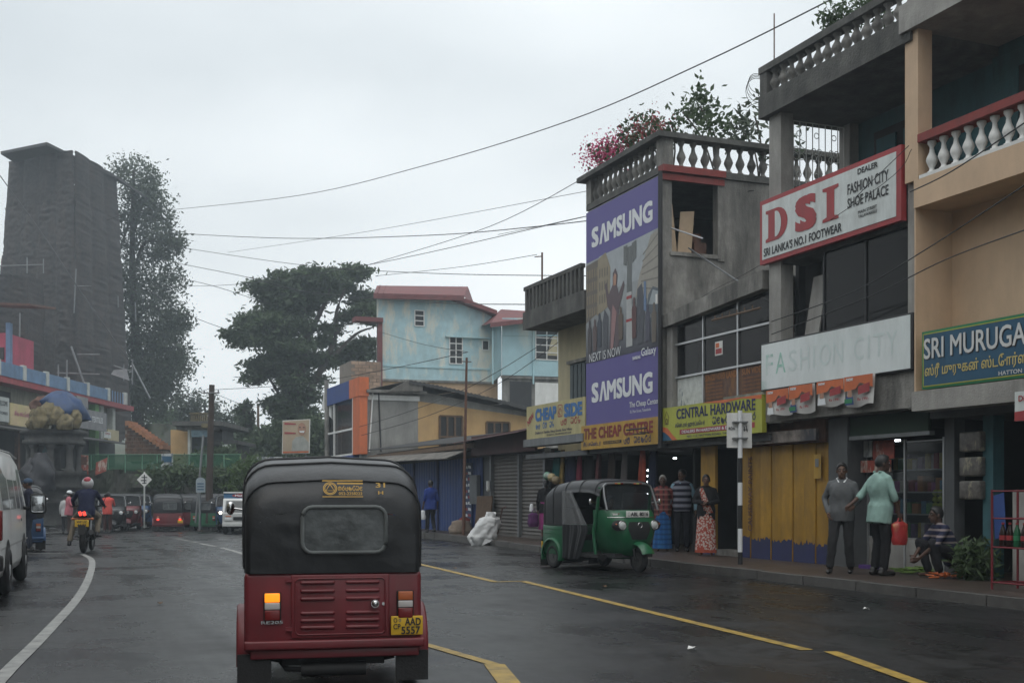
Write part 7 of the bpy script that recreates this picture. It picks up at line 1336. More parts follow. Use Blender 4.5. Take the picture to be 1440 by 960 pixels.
def remesh(g, vox, name, m, folds=0.0, seed=0.0):
    me = g.mesh(name, m); o = bpy.data.objects.new(name, me)
    md = o.modifiers.new('r', 'REMESH'); md.mode = 'VOXEL'; md.voxel_size = vox; md.use_smooth_shade = True
    sm = o.modifiers.new('s', 'SMOOTH'); sm.factor = .5; sm.iterations = 3
    ne = bake(o); bpy.data.objects.remove(o); bpy.data.meshes.remove(me)
    if folds > 0:
        k_ = len(ne.vertices); co = np.empty(k_ * 3); ne.vertices.foreach_get('co', co); co = co.reshape(-1, 3); nv_ = np.empty(k_ * 3); ne.vertices.foreach_get('normal', nv_); nv_ = nv_.reshape(-1, 3)
        d = np.array([noise.noise((p[0] * 13 + seed, p[1] * 13, p[2] * 7)) + .6 * noise.noise((p[0] * 26, p[1] * 26 + seed, p[2] * 11)) for p in co]); co = co + nv_ * (d * folds)[:, None]; ne.vertices.foreach_set('co', co.ravel())
    ne.name = name; ne.materials.clear()
    for q in (m if isinstance(m, (list, tuple)) else [m]): ne.materials.append(q)
    ne.polygons.foreach_set('use_smooth', [True] * len(ne.polygons)); ne.update(); return ne
def hand(g, wr, el, side, curl=.35, fine=True):
    wr, el = Vector(wr), Vector(el); d = (wr - el).normalized(); up = Vector((0, 1, 0)) if abs(d.y) < .8 else Vector((0, 0, 1)); sidev = d.cross(up).normalized(); nrm = sidev.cross(d).normalized()
    palm = wr + d * .05; g.capsule(wr, wr + d * .07, .024, .030, 8); g.capsule(wr + d * .03 + nrm * .018, wr + d * .08 + nrm * .022, .016, .015, 6); g.capsule(wr + d * .03 - nrm * .018, wr + d * .08 - nrm * .022, .016, .013, 6)
    inw = sidev * (-side)
    for k, ln in enumerate((.072, .082, .076, .058)):
        b0 = wr + d * .095 + nrm * (.028 - .0185 * k); m_ = b0 + (d * math.cos(curl) + inw * math.sin(curl)) * ln * .5; e = m_ + (d * math.cos(curl * 2.2) + inw * math.sin(curl * 2.2)) * ln * .5; g.capsule(b0, m_, .0092, .0088, 6); g.capsule(m_, e, .0088, .0075, 6)
    t0 = wr + d * .03 + nrm * .028; t1 = t0 + (d * .7 + nrm * .6 + inw * .3).normalized() * .045; g.capsule(t0, t1, .012, .0105, 6); g.capsule(t1, t1 + (d * .9 + nrm * .25 + inw * .4).normalized() * .032, .0105, .009, 6)
def person(label, loc, rotz, J=None, H=1.68, sex='m', top='#', topm=None, sleeve='long', legs='trousers', legm=None, hair='hair', skin='skin', vest=None, collar=None, shoes='shoe', head_turn=0.0, head_tilt=0.0, vox=.0095, cap=None, helmet=None, extra=None, seated=False, group='people in the street', hairlong=False, untuck=.12):
    j = dict(J0); j.update(J or {}); s_ = H / 1.70; SK = M[skin]
    g = G(); torso(g, j)
    g.capsule(j['nek'], Vector(j['hea']) - Vector((0, .02, .04)), .058, .052, 12)
    Hm = Matrix.Rotation(head_turn, 3, 'Z') @ Matrix.Rotation(head_tilt, 3, 'X'); hc = Vector(j['hea'])
    def hp(x, y, z): return tuple(hc + Hm @ Vector((x, y, z)))
    g.ell(hc + Hm @ Vector((0, -.01, .02)), (.076, .095, .100), 16, 12, Hm); g.ell(hc + Hm @ Vector((0, .02, -.045)), (.058, .068, .072), 14, 10, Hm); g.ell(hc + Hm @ Vector((0, .060, -.090)), (.030, .026, .024), 10, 8, Hm)
    g.capsule(hp(0, .082, .012), hp(0, .106, -.030), .010, .016, 8); g.capsule(hp(-.02, .082, -.062), hp(.02, .082, -.062), .010, .010, 6); g.capsule(hp(-.04, .076, .030), hp(.04, .076, .030), .013, .013, 6)
    for sd in (-1, 1): g.ell(hc + Hm @ Vector((sd * .078, -.005, -.005)), (.012, .022, .032), 8, 6, Hm)
    for sd, S in ((1, 'R'), (-1, 'L')):
        g.capsule(Vector(j['sh' + S]) + Vector((0, 0, -.015)), j['el' + S], .045, .037, 10); g.capsule(j['nek'], Vector(j['sh' + S]) + Vector((0, 0, -.01)), .045, .038, 8); g.capsule(j['el' + S], j['wr' + S], .037, .025, 10); hand(g, j['wr' + S], j['el' + S], sd)
        g.capsule(j['hi' + S], j['kn' + S], .085, .056, 10); g.capsule(j['kn' + S], j['an' + S], .054, .036, 10)
        an = Vector(j['an' + S]); td = Vector((j['to' + S][0], j['to' + S][1], 0)).normalized(); g.capsule(an - td * .03 - Vector((0, 0, .045)), an + td * .14 - Vector((0, 0, .055)), .034, .026, 8)
    me = remesh(g, vox, 'person', SK); o = bpy.data.objects.new('person', me); COL.objects.link(o); o.location = loc; o.rotation_euler = (0, 0, rotz); o.scale = (s_, s_, s_); o['_o'] = (0, 0, 0); tag(o, label, 'person', group)
    def kid(name, me_): k = bpy.data.objects.new(name, me_); COL.objects.link(k); k.parent = o; return k
    def kg(g, name, m): return g.obj(name, m, o, False)
    cv = vox * 1.25
    # top
    if topm is not None:
        g = G(); torso(g, j, .022, low=untuck)
        for S in 'RL':
            g.capsule(Vector(j['sh' + S]) + Vector((0, 0, -.012)), j['el' + S], .058, .050, 10); g.capsule(j['nek'], Vector(j['sh' + S]) + Vector((0, 0, -.006)), .062, .050, 10)
            if sleeve == 'long': g.capsule(j['el' + S], j['wr' + S], .049, .036, 10)
            elif sleeve == 'half': e, w_ = Vector(j['el' + S]), Vector(j['wr' + S]); g.capsule(e, e.lerp(w_, .18), .052, .052, 10)
        kid('shirt' if legs != 'sari' else 'jacket', remesh(g, cv, 'shirt', topm, .009, hash(label) % 50))
        if vest is not None:
            g = G(); torso(g, j, .036, low=.02); g.capsule(j['nek'], Vector(j['shR']) * .85 + Vector(j['nek']) * .15, .07, .058); g.capsule(j['nek'], Vector(j['shL']) * .85 + Vector(j['nek']) * .15, .07, .058); kid('vest', remesh(g, cv, 'vest', vest, .006, 3))
        if collar is not None:
            nk = Vector(j['nek']); g = G(); g.tube([(nk.x - .06, nk.y - .05, nk.z + .035), (nk.x - .075, nk.y + .02, nk.z + .02), (nk.x - .04, nk.y + .085, nk.z - .03), (nk.x, nk.y + .105, nk.z - .085)], .016, 6); g.tube([(nk.x + .06, nk.y - .05, nk.z + .035), (nk.x + .075, nk.y + .02, nk.z + .02), (nk.x + .04, nk.y + .085, nk.z - .03), (nk.x, nk.y + .105, nk.z - .085)], .016, 6); kg(g, 'collar', collar)
    if legs == 'trousers':
        g = G(); P = Vector(j['pel']); up = (Vector(j['wai']) - P).normalized(); g.loft([ellsec(P - up * .12, .13, .12, up), ellsec(P - up * .05, .175, .130, up), ellsec(P + up * .06, .172, .126, up), ellsec(P + up * .10, .165, .12, up)])
        for S in 'RL': g.capsule(j['hi' + S], j['kn' + S], .100, .074, 10); k, a = Vector(j['kn' + S]), Vector(j['an' + S]); g.capsule(k, k.lerp(a, .90), .073, .064, 10)
        kid('trousers', remesh(g, cv, 'trousers', legm, .011, 9))
    elif legs in ('sarong', 'sari', 'skirt'):
        P = Vector(j['pel']); bot = .07 if legs != 'skirt' else .32; g = G(); secs = []
        for i in range(14):
            t = i / 13; z = P.z + .12 - (P.z + .12 - bot) * t; w0 = (.17 + (.045 if legs != 'sari' else .05) * t); d0 = .135 + .04 * t; s2 = []
            for k in range(36): a = 2 * math.pi * k / 36; r_ = 1 + .05 * t * math.sin(9 * a + 2 * t) + .03 * t * math.sin(5 * a + 1); s2.append((P.x * (1 - t) + w0 * math.cos(a) * r_, P.y * (1 - t) + d0 * math.sin(a) * r_ + .02 * t, z))
            secs.append(s2)
        g.loft(secs); kg(g, 'sarong' if legs == 'sarong' else ('sari' if legs == 'sari' else 'skirt'), legm)
    for S in 'RL':
        an = Vector(j['an' + S]); td = Vector((j['to' + S][0], j['to' + S][1], 0)).normalized()
        if shoes: g = G(); z = an.z - .045; g.capsule(an - td * .045 + Vector((0, 0, -.042)), an + td * .155 + Vector((0, 0, -.055)), .044, .034, 10); g.capsule(an - td * .03, an - td * .035 - Vector((0, 0, .04)), .045, .045, 8); kg(g, 'shoe', M[shoes])
    # hair, eyes
    if hair and not helmet:
        g = G(); secs = []
        for i in range(8):
            a = R(92 - 17.5 * i); rr_ = math.cos(a); zz_ = math.sin(a); s2 = []
            for k in range(20):
                q = 2 * math.pi * k / 20; fr = max(0, math.sin(q)) ** 2; dz_ = fr * .125 * (i / 7) ** 2; s2.append(hp(.084 * rr_ * math.cos(q), -.012 + .104 * rr_ * math.sin(q) - .012 * fr * (i / 7), .022 + .112 * zz_ + dz_ + .004 * math.sin(k * 3.3 + i)))
            secs.append(s2)
        g.loft(secs); 
        if hairlong: g.capsule(hp(0, -.10, .0), hp(0, -.115, -.06), .05, .045); 
        kg(g, 'hair', M[hair])
    for sd in (-1, 1): g = G(); g.ell(hc + Hm @ Vector((sd * .030, .080, .012)), (.012, .008, .006), 8, 6, Hm); kg(g, 'eye', M['eye']); g = G(); g.ell(hc + Hm @ Vector((sd * .030, .086, .012)), (.0055, .005, .0055), 6, 5, Hm); kg(g, 'pupil', M['hair']); g = G(); g.capsule(hp(sd * .018, .092, .034), hp(sd * .046, .082, .036), .005, .004, 5); kg(g, 'eyebrow', M['hair'])
    if cap is not None: g = G(); g.ell(hc + Hm @ Vector((0, -.01, .05)), (.09, .108, .085), 16, 8, Hm); g.prism([hp(-.07, .07, .055), hp(.07, .07, .055), hp(.05, .17, .04), hp(-.05, .17, .04)], (0, 0, .012)); kg(g, 'cap', cap)
    if helmet is not None:
        g = G(); g.ell(hc + Hm @ Vector((0, -.005, .02)), (.135, .15, .145), 18, 12, Hm); kg(g, 'helmet', helmet[0]); g = G(); g.ell(hc + Hm @ Vector((0, -.02, .08)), (.10, .135, .092), 16, 8, Hm); kg(g, 'helmet_band', helmet[1])
    return o
PZ = .13
def pv(px, py, z=PZ): return gr(px, py, z)
def face_dir(dx, dy): return math.atan2(-dx, dy)      # local +Y towards (dx,dy)
# man in grey sweater, strolling with a hand in his pocket
walk = dict(hiR=(.09, 0, .92), knR=(.10, .16, .54), anR=(.11, .12, .10), hiL=(-.09, 0, .92), knL=(-.09, -.02, .50), anL=(-.12, -.26, .14), elL=(-.26, -.10, 1.14), wrL=(-.20, .06, .93), elR=(.25, -.02, 1.14), wrR=(.27, .18, 1.02))
w1 = dict(hiR=(.09, 0, .92), knR=(.13, .10, .51), anR=(.18, .05, .09), knL=(-.10, .02, .50), anL=(-.12, -.08, .09), elR=(.27, -.08, 1.15), wrR=(.20, .08, .94), elL=(-.25, .02, 1.14), wrL=(-.20, .20, 1.05))
p = pv(1184, 806); person('man in grey sweater and white collar walking with a hand in his pocket', p, face_dir(-.75, -.8), w1, 1.66, topm=clothm('grey_knit', (.115, .12, .125)), collar=M['letw'], legm=clothm('charcoal', (.035, .035, .037)), head_turn=.1, untuck=.05)
# man in mint shirt, seen from his side, holding a red plastic bag
w2 = dict(knR=(.09, .03, .50), knL=(-.09, .03, .50), elR=(.24, .05, 1.13), wrR=(.22, .14, .90), elL=(-.26, -.14, 1.14), wrL=(-.26, -.30, 1.02), che=(0, -.02, 1.28), nek=(0, -.02, 1.44), hea=(.02, .03, 1.585))
p = pv(1238, 809); mint = person('man in mint green shirt holding a red plastic bag', p, face_dir(.93, -.05), w2, 1.76, topm=clothm('mint', (.27, .41, .37)), sleeve='half', collar=clothm('mint', (.27, .41, .37)), legm=clothm('black_trouser', (.016, .016, .018)), head_turn=R(-25), skin='skin2', untuck=.13)
hv = mint.matrix_basis @ Vector((.22, .20, .74)); 
def bagmesh(g, c, wx, wy, h, seed, taper=.75):
    secs = []
    for i in range(10):
        t = i / 9; s2 = []; f = (1 - (1 - taper) * t) * (.8 + .2 * min(1, t * 5))
        if t > .95: f *= .5
        for k in range(20): a = 2 * math.pi * k / 20; n_ = 1 + .14 * noise.noise((math.cos(a) * 2 + seed, math.sin(a) * 2, t * 4)) + .05 * math.sin(7 * a + t * 3); s2.append((c[0] + wx * f * n_ * math.cos(a), c[1] + wy * f * n_ * math.sin(a), c[2] + h * t))
        secs.append(s2)
    return g.loft(secs)
M['bagred'] = mat('plastic_red', (.40, .035, .035), .35, .2, 9, .3, 30, col2=(.55, .30, .12), thr=(.5, .6))
wr_ = mint.matrix_basis.to_3x3() @ Vector((.215, .17, .80)) ; hw = Vector(mint.location) + Matrix.Rotation(mint.rotation_euler.z, 3, 'Z') @ (Vector((.215, .165, .80)) * mint.scale.x)
g = G(); bagmesh(g, (0, 0, -.34), .14, .07, .34, 2.0, .95); o = g.obj('plastic_bag', M['bagred'], label='red printed plastic bag hanging from the hand of the man in mint', cat='bag', loc=(hw.x, hw.y, hw.z - .03))
g = G(); g.tube([(-.05, 0, -.02), (-.02, 0, .05), (.02, 0, .05), (.05, 0, -.02)], .012, 6); g.obj('handle', M['bagred'], o, False)
# old man in plaid shirt and blue sarong
def plaid(c0, c1, c2, f):
    def fn(t, l, co):
        a = stripes_of('X', f, .62)(t, l, co); b2 = stripes_of('Z', f, .62, .3)(t, l, co); c = stripes_of('Y', f, .7)(t, l, co); x = mixcol(t, l, a, c0, c1); x = mixcol(t, l, c, x, c1)
        m_ = N(t, 'ShaderNodeMath', operation='MULTIPLY'); l(b2, m_.inputs[0]); m_.inputs[1].default_value = .6; return mixcol(t, l, m_.outputs[0], x, c2)
    return fn
p = pv(931, 773); person('grey haired man in red plaid shirt and blue checked sarong', (12.15, onX(932, 700, 12.15)[0], PZ), face_dir(-.5, -.85), dict(elR=(.24, -.06, 1.14), wrR=(.18, -.16, .98), elL=(-.24, -.06, 1.14), wrL=(-.18, -.15, .98)), 1.60, topm=pattern('plaid_red', plaid((.16, .035, .035), (.045, .02, .022), (.26, .14, .12), 9)), legs='sarong', legm=pattern('plaid_blue', plaid((.015, .08, .24), (.025, .12, .30), (.008, .03, .10), 9)), hair='hairg', skin='skin2', shoes=None, untuck=.2)
# man in striped vest
p = pv(959, 775); person('man in blue shirt with navy and grey striped vest', p, face_dir(-.45, -.9), dict(elR=(.27, .0, 1.13), wrR=(.27, .06, .88), elL=(-.27, 0, 1.13), wrL=(-.28, .05, .88)), 1.72, topm=clothm('sky_shirt', (.26, .42, .52)), vest=pattern('striped_vest', lambda t, l, co: mixcol(t, l, stripes_of('Z', 8.0, .5, .1)(t, l, co), (.022, .022, .04), (.24, .25, .30))), collar=clothm('sky_shirt', (.26, .42, .52)), legm=clothm('navy_trouser', (.016, .017, .024)), head_turn=R(-45), untuck=-.03)
# woman in sari with dark cardigan
def sarip(t, l, co):
    n_ = N(t, 'ShaderNodeTexVoronoi'); n_.inputs['Scale'].default_value = 24; l(co, n_.inputs['Vector']); gt = N(t, 'ShaderNodeMath', operation='GREATER_THAN'); l(n_.outputs['Distance'], gt.inputs[0]); gt.inputs[1].default_value = .50; x = mixcol(t, l, gt.outputs[0], (.50, .42, .38), (.33, .07, .05))
    s = N(t, 'ShaderNodeSeparateXYZ'); l(co, s.inputs[0]); lt = N(t, 'ShaderNodeMath', operation='LESS_THAN'); l(s.outputs['Z'], lt.inputs[0]); lt.inputs[1].default_value = .13; return mixcol(t, l, lt.outputs[0], x, (.34, .07, .04))
p = pv(993, 781); sw = person('woman in white and red patterned sari with black cardigan', p, face_dir(-.55, -.85), dict(elR=(.25, .0, 1.14), wrR=(.05, .20, 1.12), elL=(-.25, 0, 1.14), wrL=(-.02, .21, 1.09)), 1.58, topm=clothm('black_cardigan', (.014, .014, .016)), legs='sari', legm=pattern('sari_print', sarip), hairlong=True, shoes=None, untuck=.12)
g = G(); vv = []
for i in range(13):
    t = i / 12; z = 1.43 - .52 * t; w_ = .04 + .05 * t; vv.append([(.10 - .16 * t - w_, .135 + .03 * math.sin(t * 3), z), (.10 - .16 * t, .150 + .03 * math.sin(t * 3), z), (.10 - .16 * t + w_, .135 + .03 * math.sin(t * 3), z - .03), (.10 - .16 * t, .115, z)])
g.loft(vv); g.obj('sari_drape', pattern('sari_print', sarip), sw, False)
# woman in black with magenta skirt, back turned
p = (12.15, onX(768, 700, 12.15)[0], PZ); person('woman in black jacket and magenta skirt seen from behind', (p[0], p[1], PZ), face_dir(.5, .7), dict(elR=(.25, -.02, 1.12), wrR=(.26, .04, .88)), 1.60, topm=clothm('black_cardigan', (.014, .014, .016)), legs='skirt', legm=clothm('magenta', (.30, .045, .19)), hairlong=True, untuck=.1)
g = G(); bagmesh(g, (p[0] - .34, p[1] + .05, .50), .16, .12, .36, 6.0, .8); bo = g.obj('hand_bag', clothm('purple_bag', (.09, .03, .10), .3), label='purple bag carried by the woman in the magenta skirt', cat='bag'); g = G(); g.tube([(p[0] - .40, p[1] + .05, .84), (p[0] - .32, p[1] + .04, .98), (p[0] - .26, p[1] + .03, .84)], .012, 5); g.obj('strap', clothm('purple_bag', (.09, .03, .10), .3), bo)
g = G(); bagmesh(g, (p[0] - .36, p[1] + .12, .90), .06, .05, .2, 7.0, .7); g.obj('plastic_bag', M['letw'], label='small white bag at the wrist of the woman in the magenta skirt', cat='bag')
# man in blue shirt walking away by the blue shutters
p = pv(604, 750); person('man in blue shirt walking past the blue shutters', (p[0] + .3, p[1] + .8, PZ), face_dir(-.1, 1), dict(knR=(.10, .08, .52), anR=(.10, -.05, .12), anL=(-.10, .08, .09)), 1.66, topm=clothm('royal_blue', (.025, .05, .22)), sleeve='half', legm=clothm('dark_trouser', (.022, .022, .026)), skin='skin2', vox=.012)
g = G(); bagmesh(g, (p[0] + .02, p[1] + .75, .55), .10, .07, .3, 11.0, .7); g.obj('plastic_bag', M['letw'], label='white carrier bag beside the man in blue', cat='bag')
# squatting vegetable seller
p = pv(1322, 803); sq = dict(pel=(0, -.12, .30), wai=(0, -.06, .42), che=(0, .03, .60), nek=(0, .09, .76), hea=(0, .13, .905), shR=(.18, .07, .72), elR=(.22, .22, .50), wrR=(.10, .40, .32), shL=(-.18, .07, .72), elL=(-.24, .24, .50), wrL=(-.10, .42, .30), hiR=(.10, -.10, .30), knR=(.20, .28, .50), anR=(.16, .16, .09), hiL=(-.10, -.10, .30), knL=(-.20, .28, .50), anL=(-.16, .16, .09))
person('seller in striped shirt squatting on the pavement behind his vegetables', (12.05, onX(1328, 700, 12.05)[0], PZ), face_dir(-.95, .25), sq, 1.68, topm=pattern('striped_shirt', lambda t, l, co: mixcol(t, l, stripes_of('Z', 11, .66, .2)(t, l, co), (.025, .028, .06), (.24, .20, .20))), sleeve='half', legm=clothm('dark_trouser', (.022, .022, .026)), skin='skin2', shoes=None, untuck=.0)
# left side: pink shirt with cap, orange shirt, man by the van, rider, far man in white
p = far(97, 45.5); person('man in pink shirt and white cap standing by the bay lines', p, face_dir(.9, .1) , dict(elR=(.25, .05, 1.14), wrR=(.22, .26, 1.10), elL=(-.25, .05, 1.14), wrL=(-.2, .27, 1.12)), 1.70, topm=clothm('pink', (.42, .13, .16)), sleeve='half', legm=clothm('brown_trouser', (.05, .035, .03)), cap=M['letw'], skin='skin2', vox=.015)
p = far(92.5, 46.5); person('person in white top partly hidden behind the man in pink', p, face_dir(.2, 1), None, 1.55, topm=clothm('white_top', (.42, .42, .42)), legm=clothm('dark_trouser', (.022, .022, .026)), vox=.016)
p = far(151, 47.5); person('man in orange shirt leaning into the black three-wheeler', p, face_dir(.25, 1), dict(che=(0, .06, 1.27), nek=(0, .14, 1.41), hea=(0, .22, 1.53), shR=(.185, .10, 1.37), shL=(-.185, .10, 1.37), elR=(.23, .22, 1.14), wrR=(.2, .4, 1.1), elL=(-.23, .22, 1.14), wrL=(-.2, .4, 1.1)), 1.70, topm=clothm('orange', (.50, .075, .06)), sleeve='half', legm=clothm('maroon_trouser', (.05, .022, .02)), skin='skin2', vox=.015)
p = (.18, 28.3, 0); person('man in dark clothes standing beside the blue three-wheeler behind the van', (-.30, 29.6, 0), face_dir(-1, .1), dict(elR=(.25, .0, 1.14), wrR=(.24, .16, .98)), 1.70, topm=clothm('navy_jacket', (.018, .02, .035)), legm=clothm('dark_jean', (.025, .03, .045)), vox=.013, cap=clothm('bluecap', (.05, .08, .13)))
bm_ = Matrix.Translation(BIKE) @ Matrix.Rotation(BROT, 4, 'Z'); rp = dict(pel=(0, -.22, .96), wai=(0, -.20, 1.09), che=(0, -.12, 1.28), nek=(0, -.06, 1.43), hea=(0, .0, 1.575), shR=(.19, -.08, 1.39), shL=(-.19, -.08, 1.39), elR=(.30, .06, 1.18), wrR=(.33, .24, 1.08), elL=(-.34, .02, 1.20), wrL=(-.34, .22, 1.08), hiR=(.10, -.20, .93), knR=(.22, .20, .82), anR=(.20, .0, .43), hiL=(-.10, -.20, .93), knL=(-.30, .18, .78), anL=(-.42, .05, .22), toL=(-.3, 1.0))
person('motorbike rider in dark blue jacket with red and white helmet', BIKE, BROT, rp, 1.70, topm=clothm('rider_jacket', (.018, .022, .05)), legm=clothm('khaki', (.20, .17, .13)), helmet=(mat('helmet_white', (.45, .45, .46), .3), mat('helmet_red', (.35, .02, .04), .3)), vox=.012, untuck=.05)
p = turned(cf(335, 0, 104)); person('man in white shirt on the terrace above the stone wall', (p[0], p[1], CAMH - (656 - HORY) / FPX * 104), -YAW + R(10), None, 1.62, topm=clothm('white_top', (.42, .42, .42)), sleeve='half', legm=clothm('dark_trouser', (.022, .022, .026)), vox=.02)
# driver of the green three-wheeler
sit = dict(pel=(0, .12, .62), wai=(0, .10, .74), che=(0, .10, .93), nek=(0, .11, 1.08), hea=(0, .15, 1.22), shR=(.18, .10, 1.04), shL=(-.18, .10, 1.04), elR=(.25, .26, .84), wrR=(.28, .42, .96), elL=(-.25, .26, .84), wrL=(-.28, .42, .96), hiR=(.1, .14, .60), knR=(.17, .50, .60), anR=(.15, .55, .34), hiL=(-.1, .14, .60), knL=(-.17, .50, .60), anL=(-.15, .55, .34))
person('driver sitting behind the windscreen of the green three-wheeler', (9.28, 18.75, .02), R(189), sit, 1.62, topm=clothm('driver_shirt', (.16, .15, .14)), legm=clothm('dark_trouser', (.022, .022, .026)), skin='skin2', vox=.014)
# ============================================================ street furniture and shop goods
# striped RDA sign post seen from the back
t = thing('road_sign', 'white backed road sign on a black and white banded post at the kerb', 'sign', (11.1, 17.22, PZ)); x, y = 11.1, 17.22
zb_ = [PZ, .34, .74, 1.14, 1.53, 1.95, 2.15]
for k in range(6): g = G(); g.cyl((x, y, zb_[k]), (x, y, zb_[k + 1]), .04, n=12); g.obj('post_band', M['black'] if k % 2 == 0 else M['letw'], t)
g = G(); g.cyl((x, y, 2.15), (x, y, 2.76), .038, n=12); g.obj('post_top', M['letw'], t)
ux, uy = cY, -sY; vx, vy = sY, cY
def sp(a, d, z): return (x + ux * a + vx * d, y + uy * a + vy * d, z)
z0 = CAMH + (697 - 629) / FPX * 20.1; z1 = CAMH + (697 - 580) / FPX * 20.1
g = G(); g.prism([sp(-.22, .045, z0), sp(.21, .045, z0 - .005), sp(.21, .045, z1), sp(-.22, .045, z1)], (vx * .012, vy * .012, 0)); pl_ = g.obj('plate', M['white'], t)
for zz_ in (z0 + .16, z1 - .16): g = G(); g.prism([sp(-.13, -.045, zz_ - .012), sp(.13, -.045, zz_ - .012), sp(.13, -.045, zz_ + .012), sp(-.13, -.045, zz_ + .012)], (vx * .09, vy * .09, 0)); g.obj('clamp', M['metal'], t)
F = Face(sp(-.22, .044, z0), (ux, uy, 0), (0, 0, 1), (-vx, -vy, 0)); F.text(t, 'RDA', .085, .33, .11, .05, M['black'], .02); F.strokes(t, [[(.28, .31), (.36, .31)], [(.30, .36), (.30, .28)], [(.33, .38), (.35, .27)]], M['black'], .014)
# big white sack at the kerb, smaller ones by the blue shutter
p = gr(675, 766, rz(29)); g = G(); secs = []
for i in range(31):
    tt = i / 30; s2 = []; cx = .30 * tt; r_ = .42 * (1 - .45 * tt) * (.55 + .45 * min(1, tt * 4)) * (1.0 if tt < .85 else .55)
    for k in range(48): a = 2 * math.pi * k / 48; q = r_ * (1 + .10 * noise.noise((math.cos(a) * 6, math.sin(a) * 6, tt * 14)) + .22 * noise.noise((math.cos(a) * 2.2, math.sin(a) * 2.2, tt * 4)) + .08 * math.sin(6 * a + 9 * tt)); s2.append((cx + q * math.cos(a), q * .7 * math.sin(a), .86 * tt + .03 * math.sin(3 * a) * tt))
    secs.append(s2)
g.loft(secs); sk = g.obj('white_sack', mat('white_sack', (.62, .63, .63), .6, .1, 6, .3, 30, dirt=.15, dcol=(.35, .34, .32)), label='big bulging white sack standing at the kerb before the shutters', cat='sack', loc=(p[0], p[1], rz(p[1]))); sk.rotation_euler = (0, 0, -YAW)
g = G(); g.prism([(.05, -.3, .0), (.32, -.22, .12), (.22, -.2, .3)], (.02, .02, .02)); g.obj('sack_tail', MATS['white_sack'], sk, False)
for px, py, wx, h, m_, lb in ((648, 748, .42, .42, mat('brown_sack', (.24, .19, .15), .85, .2, 6, .3), 'brown slumped sack on the pavement by the blue shutter'), (653, 738, .26, .5, mat('red_sack', (.22, .04, .03), .8, .2, 6, .3), 'red bundle behind the slumped brown sack')):
    q = gr(px, py, PZ); g = G(); bagmesh(g, (0, 0, 0), wx, wx * .6, h, px, .65); g.obj('sack', m_, label=lb, cat='sack', loc=(12.1 if h < .45 else 12.3, onX(px, py, 12.1 if h < .45 else 12.3)[0], PZ))
g = G(); ya = onX(675, 740, 12.25)[0]; g.prism([(12.35, ya - .5, PZ), (12.35, ya + .8, PZ), (12.45, ya + .8, 1.3), (12.45, ya - .5, 1.3)], (.03, 0, 0)); g.obj('board', M['wood'], label='brown board leaning against the wall behind the white sack', cat='board')
g = G(); yb_ = onX(703, 740, 12.3)[0]; g.tube([(12.3, yb_ + .25, PZ), (12.4, yb_ + .05, .95), (12.4, yb_ - .2, .98)], .03, 6); g.obj('iron_stand', M['rust'], label='rusty bent iron stand against the grey shutter', cat='stand')
# hanging goods in front of the cheap centre shop
def hanging(label, px, top_, bot_, w_, m_, X=12.25, cat='garment', name='hanging_garment'):
    y, _ = onX(px, 650, X); zt = onX(px, top_, X)[1]; zb2 = onX(px, bot_, X)[1]; g = G(); vv = []; n_ = 12
    for j in range(9):
        for i in range(n_ + 1): u = i / n_ - .5; v = j / 8; vv.append((X + .05 * math.sin(i * 1.5 + px) * (1 - v * .5) + .04 * v, y + u * w_ * (1 - .35 * v ** 3), zb2 + (zt - zb2) * v))
    fs = [(j * (n_ + 1) + i, j * (n_ + 1) + i + 1, (j + 1) * (n_ + 1) + i + 1, (j + 1) * (n_ + 1) + i) for j in range(8) for i in range(n_)]
    g.add(vv, fs, True); g.add([(a + .025, b2, c) for a, b2, c in vv], fs, True); g.obj(name, m_, label=label, cat=cat, group='goods hung at the shop front')
hanging('teal dress hanging at the left end of the cheap centre shop', 781, 633, 672, .40, clothm('teal', (.02, .10, .10))); hanging('yellow and rust fabric roll beside the teal dress', 789, 632, 690, .18, clothm('mustard', (.25, .17, .05), .4)); hanging('dark blue clothes hanging next to the yellow roll', 800, 634, 690, .5, clothm('darkblue', (.02, .025, .05))); hanging('red and black shirt hanging in the cheap centre shop', 813, 632, 685, .16, clothm('redshirt', (.18, .025, .05))); hanging('black jacket hanging above the green three-wheeler roof', 826, 634, 680, .5, clothm('black_cardigan', (.014, .014, .016))); hanging('grey maroon shawl hanging in the cheap centre shop', 840, 634, 680, .2, clothm('shawl', (.12, .05, .055), .4)); hanging('brown coat hanging in the middle of the cheap centre shop', 858, 636, 690, .4, clothm('browncoat', (.04, .03, .025))); hanging('pale grey scarf hanging in the cheap centre shop', 876, 632, 690, .2, clothm('greyscarf', (.11, .10, .10))); hanging('orange red patterned fabric hanging right of the grey scarf', 901, 632, 690, .22, clothm('redfabric', (.26, .06, .04), .5)); hanging('striped dark garment at the right end of the cheap centre shop', 917, 634, 690, .3, clothm('darkblue', (.02, .025, .05)))
for k, (px, py) in enumerate(((770, 669), (776, 671), (782, 675))): y, z = onX(px, py, 12.0); g = G(); g.ell((12.0, y, z), (.11, .11, .11), 14, 9); g.ring((12.0, y, z), .10, .015, 'z', 16, 5); g.obj('toy_ball', (mat('ball_green', (.10, .25, .17), .5, .5, 12, col2=(.5, .5, .5)), mat('ball_yellow', (.35, .28, .15), .5, .5, 12), mat('ball_brown', (.2, .15, .08), .5, .5, 12))[k], label=('green and white ball hung above the woman in black', 'yellow spotted ball beside the green ball', 'brown ball hung lowest at the shop corner')[k], cat='ball', group='balls hung at the shop')
t = thing('light_string', 'vertical string of small white lights at the hardware shop entrance', 'lights', (12.3, onX(912, 690, 12.3)[0], 1.0)); yl_, z_ = onX(912, 640, 12.3); g = G(); g.cyl((12.3, yl_, 1.2), (12.3, yl_, 2.3), .006, n=4); g.obj('cord', M['black'], t)
